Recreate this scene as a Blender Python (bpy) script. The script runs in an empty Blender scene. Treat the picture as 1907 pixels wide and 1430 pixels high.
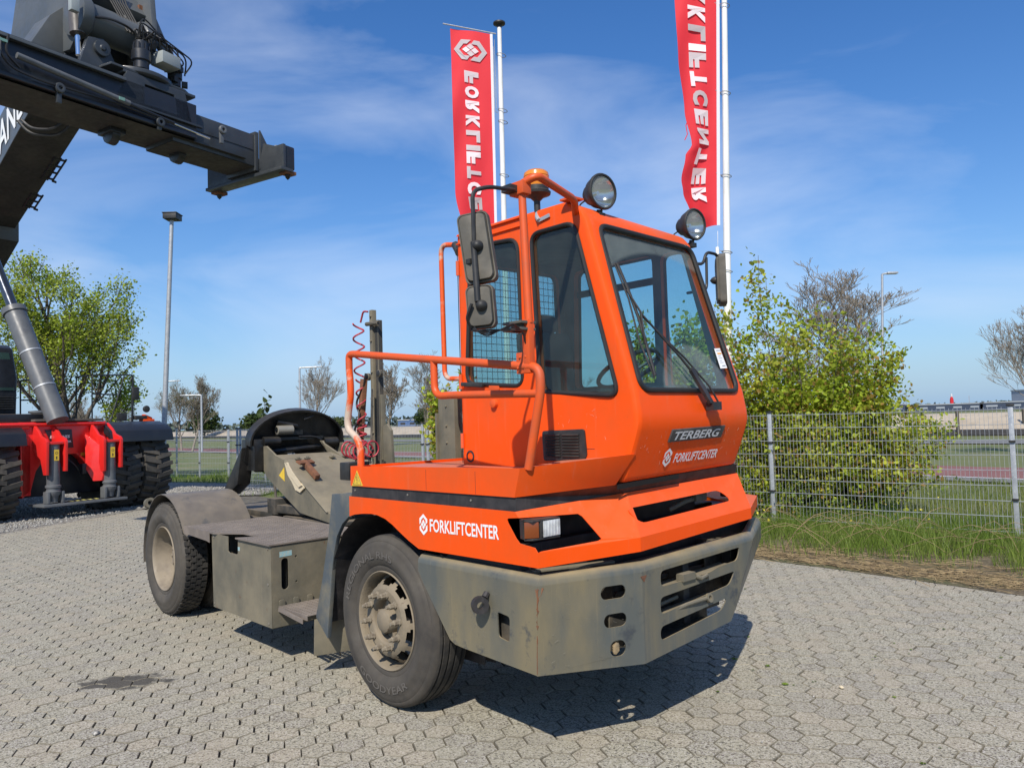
import bpy, bmesh, math, random
import numpy as np
from mathutils import Vector, Matrix, noise
from mathutils.geometry import tessellate_polygon
random.seed(7)
rng = np.random.default_rng(7)
S = bpy.context.scene
COL = S.collection
PI = math.pi

# ------------------------------------------------------------------ camera
cam_d = bpy.data.cameras.new('camera')
cam_d.sensor_width = 36.0
cam_d.lens = 1424.93 / 1907 * 36.0
cam_d.clip_end = 4000
cam = bpy.data.objects.new('camera', cam_d)
COL.objects.link(cam)
pit, rol = .0463, -.0311
fw = Vector((0, math.cos(pit), math.sin(pit)))
up0 = Vector((0, -math.sin(pit), math.cos(pit)))
r0 = Vector((1, 0, 0))
rt = math.cos(rol) * r0 + math.sin(rol) * up0
up = -math.sin(rol) * r0 + math.cos(rol) * up0
cam.matrix_world = Matrix((
    (rt.x, up.x, -fw.x, 0), (rt.y, up.y, -fw.y, 0), (rt.z, up.z, -fw.z, 1.7834), (0, 0, 0, 1)))
S.camera = cam

# ------------------------------------------------------------------ light
SUN_TRAVEL = Vector((.20, 1.005, -1.0)).normalized()
sun_d = bpy.data.lights.new('sun', 'SUN')
sun_d.energy = 5.0
sun_d.angle = math.radians(.55)
sun_d.color = (1, .93, .82)
sun = bpy.data.objects.new('sun', sun_d)
COL.objects.link(sun)
sun.rotation_euler = SUN_TRAVEL.to_track_quat('-Z', 'Y').to_euler()
sun.location = (-2, -10, 20)
W = bpy.data.worlds.new('World')
S.world = W
W.use_nodes = True
nt = W.node_tree
nt.nodes.clear()
wo = nt.nodes.new('ShaderNodeOutputWorld')
bg = nt.nodes.new('ShaderNodeBackground')
sky = nt.nodes.new('ShaderNodeTexSky')
sky.sky_type = 'NISHITA'
sky.sun_disc = False
sky.sun_elevation = math.asin(-SUN_TRAVEL.z)
sky.sun_rotation = math.atan2(-SUN_TRAVEL.x, -SUN_TRAVEL.y)
sky.air_density = 1.15
sky.dust_density = .12
sky.ozone_density = 3.5
bg.inputs['Strength'].default_value = .108
tc = nt.nodes.new('ShaderNodeTexCoord')
# thin cirrus: noise on the direction, stretched
mp = nt.nodes.new('ShaderNodeMapping')
mp.inputs['Rotation'].default_value = (.25, .45, .35)
mp.inputs['Scale'].default_value = (1.5, 1.8, 5.2)
nz = nt.nodes.new('ShaderNodeTexNoise')
nz.inputs['Scale'].default_value = 1.25
nz.inputs['Detail'].default_value = 9
nz.inputs['Roughness'].default_value = .52
nz.inputs['Distortion'].default_value = .55
cr = nt.nodes.new('ShaderNodeValToRGB')
cr.color_ramp.elements[0].position = .415
cr.color_ramp.elements[1].position = .86
cr.color_ramp.elements[0].color = (0, 0, 0, 1)
cr.color_ramp.elements[1].color = (.62, .62, .62, 1)
mx = nt.nodes.new('ShaderNodeMixRGB')
mx.inputs['Color2'].default_value = (8.2, 8.9, 10.2, 1)
hs = nt.nodes.new('ShaderNodeHueSaturation')
hs.inputs['Saturation'].default_value = 1.24
nt.links.new(tc.outputs['Generated'], mp.inputs['Vector'])
nt.links.new(mp.outputs['Vector'], nz.inputs['Vector'])
nt.links.new(nz.outputs['Fac'], cr.inputs['Fac'])
nt.links.new(cr.outputs['Color'], mx.inputs['Fac'])
nt.links.new(sky.outputs['Color'], hs.inputs['Color'])
wb = nt.nodes.new('ShaderNodeMixRGB'); wb.blend_type = 'MULTIPLY'; wb.inputs['Fac'].default_value = 1
wb.inputs['Color2'].default_value = (.84, .96, 1.20, 1)
nt.links.new(hs.outputs['Color'], wb.inputs['Color1'])
nt.links.new(wb.outputs['Color'], mx.inputs['Color1'])
# pale blue air near the horizon
sx = nt.nodes.new('ShaderNodeSeparateXYZ'); nt.links.new(tc.outputs['Generated'], sx.inputs['Vector'])
ab = nt.nodes.new('ShaderNodeMath'); ab.operation = 'ABSOLUTE'; nt.links.new(sx.outputs['Z'], ab.inputs[0])
ml_ = nt.nodes.new('ShaderNodeMath'); ml_.operation = 'MULTIPLY'; ml_.inputs[1].default_value = -8.5; nt.links.new(ab.outputs[0], ml_.inputs[0])
ex = nt.nodes.new('ShaderNodeMath'); ex.operation = 'EXPONENT'; nt.links.new(ml_.outputs[0], ex.inputs[0])
m9 = nt.nodes.new('ShaderNodeMath'); m9.operation = 'MULTIPLY'; m9.inputs[1].default_value = .92; nt.links.new(ex.outputs[0], m9.inputs[0])
hz = nt.nodes.new('ShaderNodeMixRGB'); hz.inputs['Color2'].default_value = (2.6, 4.3, 6.6, 1)
nt.links.new(m9.outputs[0], hz.inputs['Fac']); nt.links.new(mx.outputs['Color'], hz.inputs['Color1'])
nt.links.new(hz.outputs['Color'], bg.inputs['Color'])
nt.links.new(bg.outputs['Background'], wo.inputs['Surface'])
S.view_settings.view_transform = 'Standard'
S.view_settings.look = 'None'
S.view_settings.exposure = 0.06
S.view_settings.gamma = 1
S.view_settings.use_curve_mapping = False
S.render.engine = 'CYCLES'
S.cycles.max_bounces = 8
S.cycles.transparent_max_bounces = 24
S.cycles.use_adaptive_sampling = True

# ------------------------------------------------------------------ helpers
def V(*a):
    return Vector(a[0]) if len(a) == 1 else Vector(a)

def tag(o, label=None, cat=None, group=None, kind=None):
    if label: o['label'] = label
    if cat: o['category'] = cat
    if group: o['group'] = group
    if kind: o['kind'] = kind
    return o

def empty(name, loc=(0, 0, 0), rz=0, parent=None):
    o = bpy.data.objects.new(name, None)
    COL.objects.link(o)
    o.location = loc
    o.rotation_euler = (0, 0, rz)
    o.empty_display_size = .2
    if parent: o.parent = parent
    return o

def fillet(path, r=.06, seg=4, closed=False):
    P = [Vector(p) for p in path]
    out = []
    n = len(P)
    for i, p in enumerate(P):
        if (i == 0 or i == n - 1) and not closed:
            out.append(p); continue
        a, b = P[i - 1], P[(i + 1) % n]
        da, db = (a - p), (b - p)
        rr = min(r, da.length * .48, db.length * .48)
        s, e = p + da.normalized() * rr, p + db.normalized() * rr
        for k in range(seg + 1):
            t = k / seg
            out.append(s * (1 - t) ** 2 + p * 2 * t * (1 - t) + e * t * t)
    return out

class MB:
    def __init__(self):
        self.v = []; self.f = []; self.m = []; self.mats = []
    def mi(self, mat):
        if mat not in self.mats: self.mats.append(mat)
        return self.mats.index(mat)
    def poly(self, pts, mat=None):
        n = len(self.v)
        self.v += [tuple(p) for p in pts]
        self.f.append(tuple(range(n, n + len(pts)))); self.m.append(self.mi(mat))
    def mesh(self, vs, fs, mat=None):
        n = len(self.v); k = self.mi(mat)
        self.v += [tuple(p) for p in vs]
        self.f += [tuple(i + n for i in f) for f in fs]
        self.m += [k] * len(fs)
        return self
    def box(self, c, s, rot=None, mat=None):
        hx, hy, hz = s[0] / 2, s[1] / 2, s[2] / 2
        R = rot if rot is not None else Matrix.Identity(3)
        vs = [Vector(c) + R @ Vector((x * hx, y * hy, z * hz)) for z in (-1, 1) for y in (-1, 1) for x in (-1, 1)]
        return self.mesh(vs, [(0, 2, 3, 1), (4, 5, 7, 6), (0, 1, 5, 4), (2, 6, 7, 3), (0, 4, 6, 2), (1, 3, 7, 5)], mat)
    def bb(self, x0, x1, y0, y1, z0, z1, mat=None):
        return self.box(((x0 + x1) / 2, (y0 + y1) / 2, (z0 + z1) / 2), (abs(x1 - x0), abs(y1 - y0), abs(z1 - z0)), None, mat)
    def prism(self, pts, ext, mat=None, holes=()):
        """closed loop of 3D points (planar-ish) extruded by vector ext"""
        loops = [[Vector(p) for p in pts]] + [[Vector(p) for p in h] for h in holes]
        e = Vector(ext)
        flat = [p for l in loops for p in l]
        tris = tessellate_polygon(loops)
        n = len(flat)
        fs = []
        nr = Vector((0, 0, 0))
        for t in tris:
            a, b, c = (flat[i] for i in t)
            nn = (b - a).cross(c - a)
            fl = nn.dot(e) > 0
            t = tuple(t)
            fs.append(t[::-1] if fl else t)
            fs.append(tuple(i + n for i in (t if fl else t[::-1])))
        k = 0
        for l in loops:
            m = len(l)
            for i in range(m):
                j = (i + 1) % m
                fs.append((k + i, k + j, n + k + j, n + k + i))
            k += m
        return self.mesh(flat + [p + e for p in flat], fs, mat)
    def tube(self, path, r, n=8, mat=None, caps=True, closed=False, r2=None):
        P = [Vector(p) for p in path]
        m = len(P)
        rings = []
        prev = None
        for i, p in enumerate(P):
            if closed: t = (P[(i + 1) % m] - P[i - 1])
            else: t = (P[min(i + 1, m - 1)] - P[max(i - 1, 0)])
            t.normalize()
            if prev is None:
                a = Vector((0, 0, 1)) if abs(t.z) < .9 else Vector((1, 0, 0))
                u = t.cross(a).normalized()
            else:
                u = (prev - t * prev.dot(t))
                u = u.normalized() if u.length > 1e-6 else t.orthogonal().normalized()
            prev = u
            w = t.cross(u)
            rr = r if r2 is None else r + (r2 - r) * i / (m - 1)
            rings.append([p + u * (rr * math.cos(2 * PI * k / n)) + w * (rr * math.sin(2 * PI * k / n)) for k in range(n)])
        vs = [q for rg in rings for q in rg]
        fs = []
        for i in range(m - (0 if closed else 1)):
            j = (i + 1) % m
            for k in range(n):
                l = (k + 1) % n
                fs.append((i * n + k, i * n + l, j * n + l, j * n + k))
        if caps and not closed:
            fs.append(tuple(range(n))[::-1]); fs.append(tuple((m - 1) * n + k for k in range(n)))
        return self.mesh(vs, fs, mat)
    def lathe(self, prof, org, ax, n=24, mat=None, closed=False):
        """profile [(radius, distance along axis)]"""
        ax = Vector(ax).normalized(); u = ax.orthogonal().normalized(); w = ax.cross(u)
        o = Vector(org)
        vs = []; fs = []
        for (r, h) in prof:
            for k in range(n):
                a = 2 * PI * k / n
                vs.append(o + ax * h + (u * math.cos(a) + w * math.sin(a)) * r)
        m = len(prof)
        for i in range(m - (0 if closed else 1)):
            j = (i + 1) % m
            for k in range(n):
                l = (k + 1) % n
                fs.append((i * n + k, i * n + l, j * n + l, j * n + k))
        return self.mesh(vs, fs, mat)
    def data(self, name, mat=None, smooth=38, bevel=0, seg=2, subdiv=0):
        me = bpy.data.meshes.new(name)
        me.from_pydata(self.v, [], self.f)
        mats = self.mats if self.mats else [mat]
        for q in mats: me.materials.append(q if q is not None else mat)
        if len(mats) > 1: me.polygons.foreach_set('material_index', self.m)
        bm = bmesh.new(); bm.from_mesh(me)
        bmesh.ops.remove_doubles(bm, verts=bm.verts, dist=1e-5)
        bmesh.ops.recalc_face_normals(bm, faces=bm.faces)
        if bevel:
            es = [e for e in bm.edges if len(e.link_faces) == 2 and e.calc_face_angle(0) > .5]
            if es: bmesh.ops.bevel(bm, geom=es, offset=bevel, segments=seg, profile=.6, affect='EDGES', clamp_overlap=True)
        if smooth:
            lim = math.radians(smooth)
            for f in bm.faces: f.smooth = True
            for e in bm.edges:
                e.smooth = not (len(e.link_faces) != 2 or e.calc_face_angle(0) > lim)
        bm.to_mesh(me); bm.free()
        return me
    def build(self, name, mat=None, parent=None, **k):
        me = self.data(name, mat, **k)
        o = bpy.data.objects.new(name, me)
        COL.objects.link(o)
        if parent: o.parent = parent
        return o

def copy_tree(o, parent=None):
    c = o.copy(); COL.objects.link(c)
    if parent is not None: c.parent = parent
    for ch in list(o.children): copy_tree(ch, c)
    return c

def slot2d(cx, cy, w, h, n=5, r=None):
    """rounded rectangle loop in 2D"""
    r = min(w, h) / 2 * .98 if r is None else min(r, w / 2 * .98, h / 2 * .98)
    out = []
    for sx, sy, a0 in ((1, 1, 0), (-1, 1, 90), (-1, -1, 180), (1, -1, 270)):
        for k in range(n + 1):
            a = math.radians(a0 + 90 * k / n)
            out.append((cx + sx * (w / 2 - r) + r * math.cos(a), cy + sy * (h / 2 - r) + r * math.sin(a)))
    return out

def round_poly(pts, r, n=4):
    return fillet([tuple(p) + (0,) * (3 - len(p)) for p in pts], r, n, closed=True)

def text_mesh(s, w, h, shear=0, bold=.0, ext=.0):
    """letters as a mesh fitted to w x h, origin at the lower left"""
    c = bpy.data.curves.new('letters', 'FONT')
    c.body = s; c.size = 1; c.shear = shear; c.offset = bold; c.extrude = 0; c.resolution_u = 3
    o = bpy.data.objects.new('letters', c); COL.objects.link(o)
    dg = bpy.context.evaluated_depsgraph_get()
    me = o.evaluated_get(dg).to_mesh()
    vs = np.array([v.co[:] for v in me.vertices]); fs = [tuple(p.vertices) for p in me.polygons]
    o.evaluated_get(dg).to_mesh_clear()
    bpy.data.objects.remove(o); bpy.data.curves.remove(c)
    mn, mxx = vs.min(0), vs.max(0)
    vs = (vs - mn) / np.maximum(mxx - mn, 1e-6)
    return [(v[0] * w, v[1] * h) for v in vs], fs

def put2d(mb, vs, fs, org, ux, uy, off=0, mat=None, fn=None):
    org, ux, uy = Vector(org), Vector(ux), Vector(uy)
    n = ux.cross(uy).normalized()
    out = []
    for p in vs:
        q = org + ux * p[0] + uy * p[1] + n * off
        out.append(fn(p, q) if fn else q)
    mb.mesh(out, fs, mat)

def logo_polys(vertical=True):
    """double chevron frame with a chequered diamond, about 1 high"""
    L = []
    t = .13
    a, b, c = .31, .27, .5      # half width, shoulder height, tip height
    top = [(-a, -.02), (-a, b), (0, c), (a, b), (a, -.02 + t), (a - t, .02 + .0), (a - t, b - .07), (0, c - t * 1.25), (-a + t, b - .07), (-a + t, .1)]
    L.append(top)
    L.append([(-x, -y) for x, y in top])
    for cx, cy in ((0, .13), (0, -.13), (.105, 0), (-.105, 0)):
        d = .092
        L.append([(cx - d, cy), (cx, cy - d * 1.25), (cx + d, cy), (cx, cy + d * 1.25)])
    if not vertical: L = [[(y, -x) for x, y in l] for l in L]
    return L

def put_logo(mb, size, org, ux, uy, off, mat, vertical=True, fn=None):
    for l in logo_polys(vertical):
        tr = tessellate_polygon([[Vector((x, y, 0)) for x, y in l]])
        put2d(mb, [(x * size, y * size) for x, y in l], [tuple(t) for t in tr], org, ux, uy, off, mat, fn)

def split_islands(o, gap=.003):
    """give every separate piece of a mesh an object of its own"""
    me = o.data; n = len(me.vertices); par = list(range(n))
    def fd(a):
        while par[a] != a: par[a] = par[par[a]]; a = par[a]
        return a
    for e in me.edges:
        a, b = fd(e.vertices[0]), fd(e.vertices[1])
        if a != b: par[a] = b
    isl = {}
    for i in range(n): isl.setdefault(fd(i), []).append(i)
    bb = [[k, [min(me.vertices[i].co[c] for i in v) - gap for c in range(3)], [max(me.vertices[i].co[c] for i in v) + gap for c in range(3)]] for k, v in isl.items()]
    grp = list(range(len(bb)))
    def fg(a):
        while grp[a] != a: a = grp[a]
        return a
    for i in range(len(bb)):
        for j in range(i):
            if all(bb[i][1][c] < bb[j][2][c] and bb[j][1][c] < bb[i][2][c] for c in range(3)): grp[fg(i)] = fg(j)
    owner = {}
    for i in range(len(bb)): owner[bb[i][0]] = fg(i)
    ks = sorted(set(owner.values()))
    if len(ks) < 2: return
    for g_ in ks[1:] + ks[:1]:
        bm = bmesh.new(); bm.from_mesh(me); bm.verts.ensure_lookup_table()
        bmesh.ops.delete(bm, geom=[v for v in bm.verts if owner[fd(v.index)] != g_], context='VERTS')
        m2 = bpy.data.meshes.new(me.name); bm.to_mesh(m2); bm.free()
        for q in me.materials: m2.materials.append(q)
        if g_ == ks[0]: o.data = m2
        else:
            c = o.copy(); c.data = m2; COL.objects.link(c)

# ------------------------------------------------------------------ materials
def newmat(name):
    m = bpy.data.materials.new(name); m.use_nodes = True
    nt = m.node_tree; nt.nodes.clear()
    out = nt.nodes.new('ShaderNodeOutputMaterial')
    return m, nt, out

def rgb(c): return (c[0], c[1], c[2], 1)

def mat(name, base, rough=.5, metal=0, c2=None, s2=6, lo2=.45, hi2=.7, c3=None, s3=30, lo3=.55, hi3=.62,
        stretch=(1, 1, 1), bump=0, bscale=60, coat=0, spec=.5, r2=None, up_dust=None, dust_col=(.33, .28, .22), detail=6, streak=0, sss=0):
    """painted / worn surface: base colour, broad second colour, spotted third colour, dust lying on upward faces"""
    m, nt, out = newmat(name)
    N = nt.nodes; Lk = nt.links
    b = N.new('ShaderNodeBsdfPrincipled')
    b.inputs['Metallic'].default_value = metal
    b.inputs['Roughness'].default_value = rough
    b.inputs['Specular IOR Level'].default_value = spec
    b.inputs['Coat Weight'].default_value = coat
    b.inputs['Coat Roughness'].default_value = .12
    t = N.new('ShaderNodeTexCoord')
    mp = N.new('ShaderNodeMapping'); mp.inputs['Scale'].default_value = stretch
    Lk.new(t.outputs['Object'], mp.inputs['Vector'])
    last = N.new('ShaderNodeRGB'); last.outputs[0].default_value = rgb(base)
    last = last.outputs[0]
    def layer(last, col, sc, lo, hi, vec, det=6, rgh=.6):
        n = N.new('ShaderNodeTexNoise'); n.inputs['Scale'].default_value = sc; n.inputs['Detail'].default_value = det
        n.inputs['Roughness'].default_value = rgh
        Lk.new(vec, n.inputs['Vector'])
        r = N.new('ShaderNodeMapRange'); r.inputs['From Min'].default_value = lo; r.inputs['From Max'].default_value = hi
        Lk.new(n.outputs['Fac'], r.inputs['Value'])
        x = N.new('ShaderNodeMixRGB'); x.inputs['Color2'].default_value = rgb(col)
        Lk.new(r.outputs['Result'], x.inputs['Fac']); Lk.new(last, x.inputs['Color1'])
        return x.outputs['Color'], r.outputs['Result']
    if c2: last, f2 = layer(last, c2, s2, lo2, hi2, mp.outputs['Vector'], detail)
    if streak:
        ms = N.new('ShaderNodeMapping'); ms.inputs['Scale'].default_value = (26, 26, 1.2)
        Lk.new(t.outputs['Object'], ms.inputs['Vector'])
        last, fs = layer(last, dust_col, 1.0, .58, .58 + .3 / streak, ms.outputs['Vector'], 5, .7)
    if c3: last, f3 = layer(last, c3, s3, lo3, hi3, t.outputs['Object'], 8, .7)
    if up_dust:
        g = N.new('ShaderNodeNewGeometry'); sp = N.new('ShaderNodeSeparateXYZ')
        Lk.new(g.outputs['Normal'], sp.inputs['Vector'])
        n = N.new('ShaderNodeTexNoise'); n.inputs['Scale'].default_value = 9; n.inputs['Detail'].default_value = 7
        Lk.new(t.outputs['Object'], n.inputs['Vector'])
        a = N.new('ShaderNodeMath'); a.operation = 'MULTIPLY'; a.use_clamp = True
        r = N.new('ShaderNodeMapRange'); r.inputs['From Min'].default_value = .35; r.inputs['From Max'].default_value = 1
        r.inputs['To Max'].default_value = up_dust * 1.5
        Lk.new(sp.outputs['Z'], r.inputs['Value']); Lk.new(r.outputs['Result'], a.inputs[0]); Lk.new(n.outputs['Fac'], a.inputs[1])
        x = N.new('ShaderNodeMixRGB'); x.inputs['Color2'].default_value = rgb(dust_col)
        Lk.new(a.outputs[0], x.inputs['Fac']); Lk.new(last, x.inputs['Color1']); last = x.outputs['Color']
    Lk.new(last, b.inputs['Base Color'])
    # roughness variation
    n = N.new('ShaderNodeTexNoise'); n.inputs['Scale'].default_value = 11; n.inputs['Detail'].default_value = 6
    Lk.new(t.outputs['Object'], n.inputs['Vector'])
    r = N.new('ShaderNodeMapRange'); r.inputs['From Min'].default_value = .3; r.inputs['From Max'].default_value = .7
    r.inputs['To Min'].default_value = rough * .8; r.inputs['To Max'].default_value = min(1, (r2 if r2 else rough * 1.25))
    Lk.new(n.outputs['Fac'], r.inputs['Value']); Lk.new(r.outputs['Result'], b.inputs['Roughness'])
    if bump:
        n = N.new('ShaderNodeTexNoise'); n.inputs['Scale'].default_value = bscale; n.inputs['Detail'].default_value = 5
        Lk.new(t.outputs['Object'], n.inputs['Vector'])
        bp = N.new('ShaderNodeBump'); bp.inputs['Strength'].default_value = bump; bp.inputs['Distance'].default_value = .01
        Lk.new(n.outputs['Fac'], bp.inputs['Height']); Lk.new(bp.outputs['Normal'], b.inputs['Normal'])
    Lk.new(b.outputs['BSDF'], out.inputs['Surface'])
    return m

ORANGE = mat('orange_paint', (.84, .082, .003), .45, c2=(.64, .088, .014), s2=1.7, coat=.05, up_dust=.35, spec=.25, dust_col=(.55, .27, .17),
             c3=(.30, .06, .02), s3=42, lo3=.67, hi3=.72, streak=.34, bump=.03, bscale=5)
ORANGE2 = mat('faded_orange_paint', (.62, .10, .03), .5, c2=(.55, .11, .05), s2=5, coat=.05, up_dust=.5, dust_col=(.52, .27, .18),
              c3=(.22, .07, .03), s3=50, lo3=.66, hi3=.72)
TUBEO = mat('chipped_orange_tube_paint', (.66, .088, .012), .5, c2=(.52, .09, .025), s2=8, c3=(.26, .10, .05), s3=28, lo3=.64, hi3=.7)
TUBEW = mat('worn_orange_tube_paint', (.70, .088, .008), .5, c2=(.52, .42, .33), s2=5.5, lo2=.50, hi2=.60, c3=(.18, .06, .03), s3=26, lo3=.62, hi3=.68)
MUD = mat('dusty_grey_green_steel', (.112, .104, .078), .62, c2=(.215, .185, .125), s2=3.5, lo2=.35, hi2=.75, c3=(.13, .07, .035), s3=20, lo3=.62, hi3=.70, streak=.5,
          up_dust=.6, dust_col=(.30, .25, .17), bump=.12, bscale=24)
BUMPM = mat('scuffed_grey_bumper_steel', (.092, .100, .092), .42, c2=(.195, .165, .100), s2=2.4, lo2=.42, hi2=.66, c3=(.055, .062, .068), s3=5, lo3=.57, hi3=.66,
            up_dust=.9, dust_col=(.33, .255, .145), stretch=(1, 1, .35), bump=.10, bscale=7, spec=.5, streak=.6, detail=9)
RUST = mat('rust', (.20, .085, .04), .85, c2=(.11, .05, .03), s2=14, bump=.3, bscale=80)
CHASSIS = mat('dark_chassis_steel', (.035, .034, .030), .7, c2=(.12, .10, .075), s2=6, up_dust=.7, dust_col=(.22, .18, .13), bump=.2, bscale=40)
PLATEM = mat('dusty_tread_plate', (.16, .135, .115), .75, c2=(.24, .20, .165), s2=6, up_dust=.2)
SOOT = mat('dusty_black_trim', (.022, .021, .022), .55, c2=(.05, .045, .045), s2=8, streak=.55, dust_col=(.16, .14, .13))
BLACKP = mat('black_plastic', (.020, .020, .020), .5, c2=(.042, .04, .037), s2=9, up_dust=.3, dust_col=(.13, .12, .10))
RUBBER = mat('seal_rubber', (.014, .014, .014), .55, up_dust=.2, dust_col=(.12, .11, .09))
MIRB = mat('weathered_mirror_shell', (.085, .079, .066), .65, c2=(.14, .125, .10), s2=7, bump=.1, bscale=40)
TYRE = mat('dusty_tyre_rubber', (.032, .029, .026), .8, c2=(.10, .088, .070), s2=3.2, lo2=.3, hi2=.75, c3=(.065, .056, .046), s3=18, lo3=.45, hi3=.7, bump=.12, bscale=30)
TYRET = mat('tyre_tread_rubber', (.026, .025, .024), .85, c2=(.07, .062, .052), s2=9, bump=.2, bscale=45)
RIM = mat('mud_coated_wheel_rim', (.22, .18, .125), .78, c2=(.17, .145, .105), s2=7, c3=(.12, .08, .05), s3=26, lo3=.62, hi3=.68, bump=.25, bscale=40)
BEIGE = mat('beige_rim_paint', (.25, .21, .155), .7, c2=(.17, .14, .105), s2=7, c3=(.14, .10, .07), s3=24, lo3=.62, hi3=.7, bump=.12, bscale=40)
NUTM = mat('dirty_wheel_nut_steel', (.24, .205, .15), .75, c2=(.12, .095, .07), s2=40)
CHROME = mat('silver_reflector', (.75, .76, .76), .12, metal=1)
STEEL = mat('galvanised_steel', (.42, .44, .46), .5, metal=.45, c2=(.33, .35, .38), s2=8, c3=(.55, .57, .58), s3=40)
WHITEP = mat('white_paint', (.78, .78, .76), .4, c2=(.66, .66, .63), s2=1.5)
DECW = mat('white_lettering', (.80, .80, .79), .5)
BADGE = mat('badge_letter_silver', (.60, .61, .61), .45)
YEL = mat('yellow_sticker', (.75, .50, .04), .5, c2=(.55, .38, .06), s2=60)
AMBER = mat('amber_lens', (.75, .24, .02), .25, coat=.4)
AMBER2 = mat('orange_indicator_lens', (.20, .05, .012), .3, coat=.3)
REDH = mat('red_hose', (.42, .03, .045), .5, c2=(.26, .03, .04), s2=20)
BLKH = mat('black_hose', (.015, .015, .016), .5)
CREAM = mat('broken_beige_wood', (.55, .47, .33), .8, bump=.3, bscale=60)
BLUEST = mat('faded_blue_sticker', (.25, .42, .45), .6, c2=(.45, .42, .33), s2=40)
GLASSLENS = mat('lamp_glass', (.62, .64, .64), .15, c2=(.30, .31, .31), s2=12, coat=.6)
SEATM = mat('dark_seat_fabric', (.03, .032, .035), .8)
DASHM = mat('grey_dashboard_plastic', (.06, .065, .07), .6)
MATW = mat('white_sticker', (.82, .82, .82), .5)
PRINT = mat('sticker_print', (.30, .33, .36), .6)
ORP = mat('sticker_orange_print', (.80, .40, .10), .6)

def glass(name, tint, film=0.0, filmcol=(.30, .31, .28), arc=None, refl=.9):
    """thin tinted pane: see-through tint, fresnel reflection, dirt film; arc=(centre, r) wiped clean in object space"""
    m, nt, out = newmat(name); N = nt.nodes; L = nt.links
    tr = N.new('ShaderNodeBsdfTransparent'); tr.inputs['Color'].default_value = rgb(tint)
    gl = N.new('ShaderNodeBsdfGlossy'); gl.inputs['Roughness'].default_value = .02
    gl.inputs['Color'].default_value = (refl, refl, refl, 1)
    fr = N.new('ShaderNodeFresnel'); fr.inputs['IOR'].default_value = 1.5
    mx = N.new('ShaderNodeMixShader')
    ge = N.new('ShaderNodeNewGeometry'); om = N.new('ShaderNodeMath'); om.operation = 'SUBTRACT'; om.inputs[0].default_value = 1; L.new(ge.outputs['Backfacing'], om.inputs[1])
    fm = N.new('ShaderNodeMath'); fm.operation = 'MULTIPLY'; L.new(fr.outputs['Fac'], fm.inputs[0]); L.new(om.outputs[0], fm.inputs[1])
    L.new(fm.outputs[0], mx.inputs['Fac']); L.new(tr.outputs[0], mx.inputs[1]); L.new(gl.outputs[0], mx.inputs[2])
    df = N.new('ShaderNodeBsdfDiffuse'); df.inputs['Color'].default_value = rgb(filmcol)
    t = N.new('ShaderNodeTexCoord')
    n = N.new('ShaderNodeTexNoise'); n.inputs['Scale'].default_value = 7; n.inputs['Detail'].default_value = 8
    L.new(t.outputs['Object'], n.inputs['Vector'])
    r = N.new('ShaderNodeMapRange'); r.inputs['From Min'].default_value = .25; r.inputs['From Max'].default_value = .75
    r.inputs['To Min'].default_value = film * .55; r.inputs['To Max'].default_value = film * 1.4
    L.new(n.outputs['Fac'], r.inputs['Value'])
    fac = r.outputs['Result']
    if arc:
        d = N.new('ShaderNodeVectorMath'); d.operation = 'DISTANCE'; d.inputs[1].default_value = arc[0]
        L.new(t.outputs['Object'], d.inputs[0])
        a = N.new('ShaderNodeMapRange'); a.inputs['From Min'].default_value = arc[1] - .012; a.inputs['From Max'].default_value = arc[1] + .012
        L.new(d.outputs['Value'], a.inputs['Value'])
        a2 = N.new('ShaderNodeMapRange'); a2.inputs['From Min'].default_value = arc[2] + .01; a2.inputs['From Max'].default_value = arc[2] - .01
        L.new(d.outputs['Value'], a2.inputs['Value'])
        s = N.new('ShaderNodeMath'); s.operation = 'MAXIMUM'; L.new(a.outputs[0], s.inputs[0]); L.new(a2.outputs[0], s.inputs[1])
        q = N.new('ShaderNodeMapRange'); q.inputs['To Min'].default_value = .10; q.inputs['To Max'].default_value = 1
        L.new(s.outputs[0], q.inputs['Value'])
        mu = N.new('ShaderNodeMath'); mu.operation = 'MULTIPLY'; L.new(q.outputs[0], mu.inputs[0]); L.new(fac, mu.inputs[1]); fac = mu.outputs[0]
    m2 = N.new('ShaderNodeMixShader')
    L.new(fac, m2.inputs['Fac']); L.new(mx.outputs[0], m2.inputs[1]); L.new(df.outputs[0], m2.inputs[2])
    L.new(m2.outputs[0], out.inputs['Surface'])
    return m
GL_SIDE = glass('tinted_side_glass', (.58, .74, .75), .05)
GL_FRONT = glass('tinted_windscreen_glass', (.74, .87, .88), .22, (.30, .32, .30), arc=((1.61, 1.25, 1.86), .98, .36))
GL_FAR = glass('tinted_far_glass', (.84, .94, .94), .02)
GL_CLEAR = glass('clear_glass', (.8, .84, .84), .22, (.5, .5, .48))
# ================================================================== terminal tractor
AL = .7521
TX = Vector((math.sin(AL), -math.cos(AL), 0)); TY = Vector((math.cos(AL), math.sin(AL), 0))
TO = Vector((-.8674, 4.9025, 0))
truck = empty('terminal_tractor', TO, AL - PI / 2)
tag(truck, 'orange single-seat terminal tractor with dusty grey bumper standing on the pavers', 'tractor unit')
def P3(x, y, z): return Vector((x, y, z))

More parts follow.
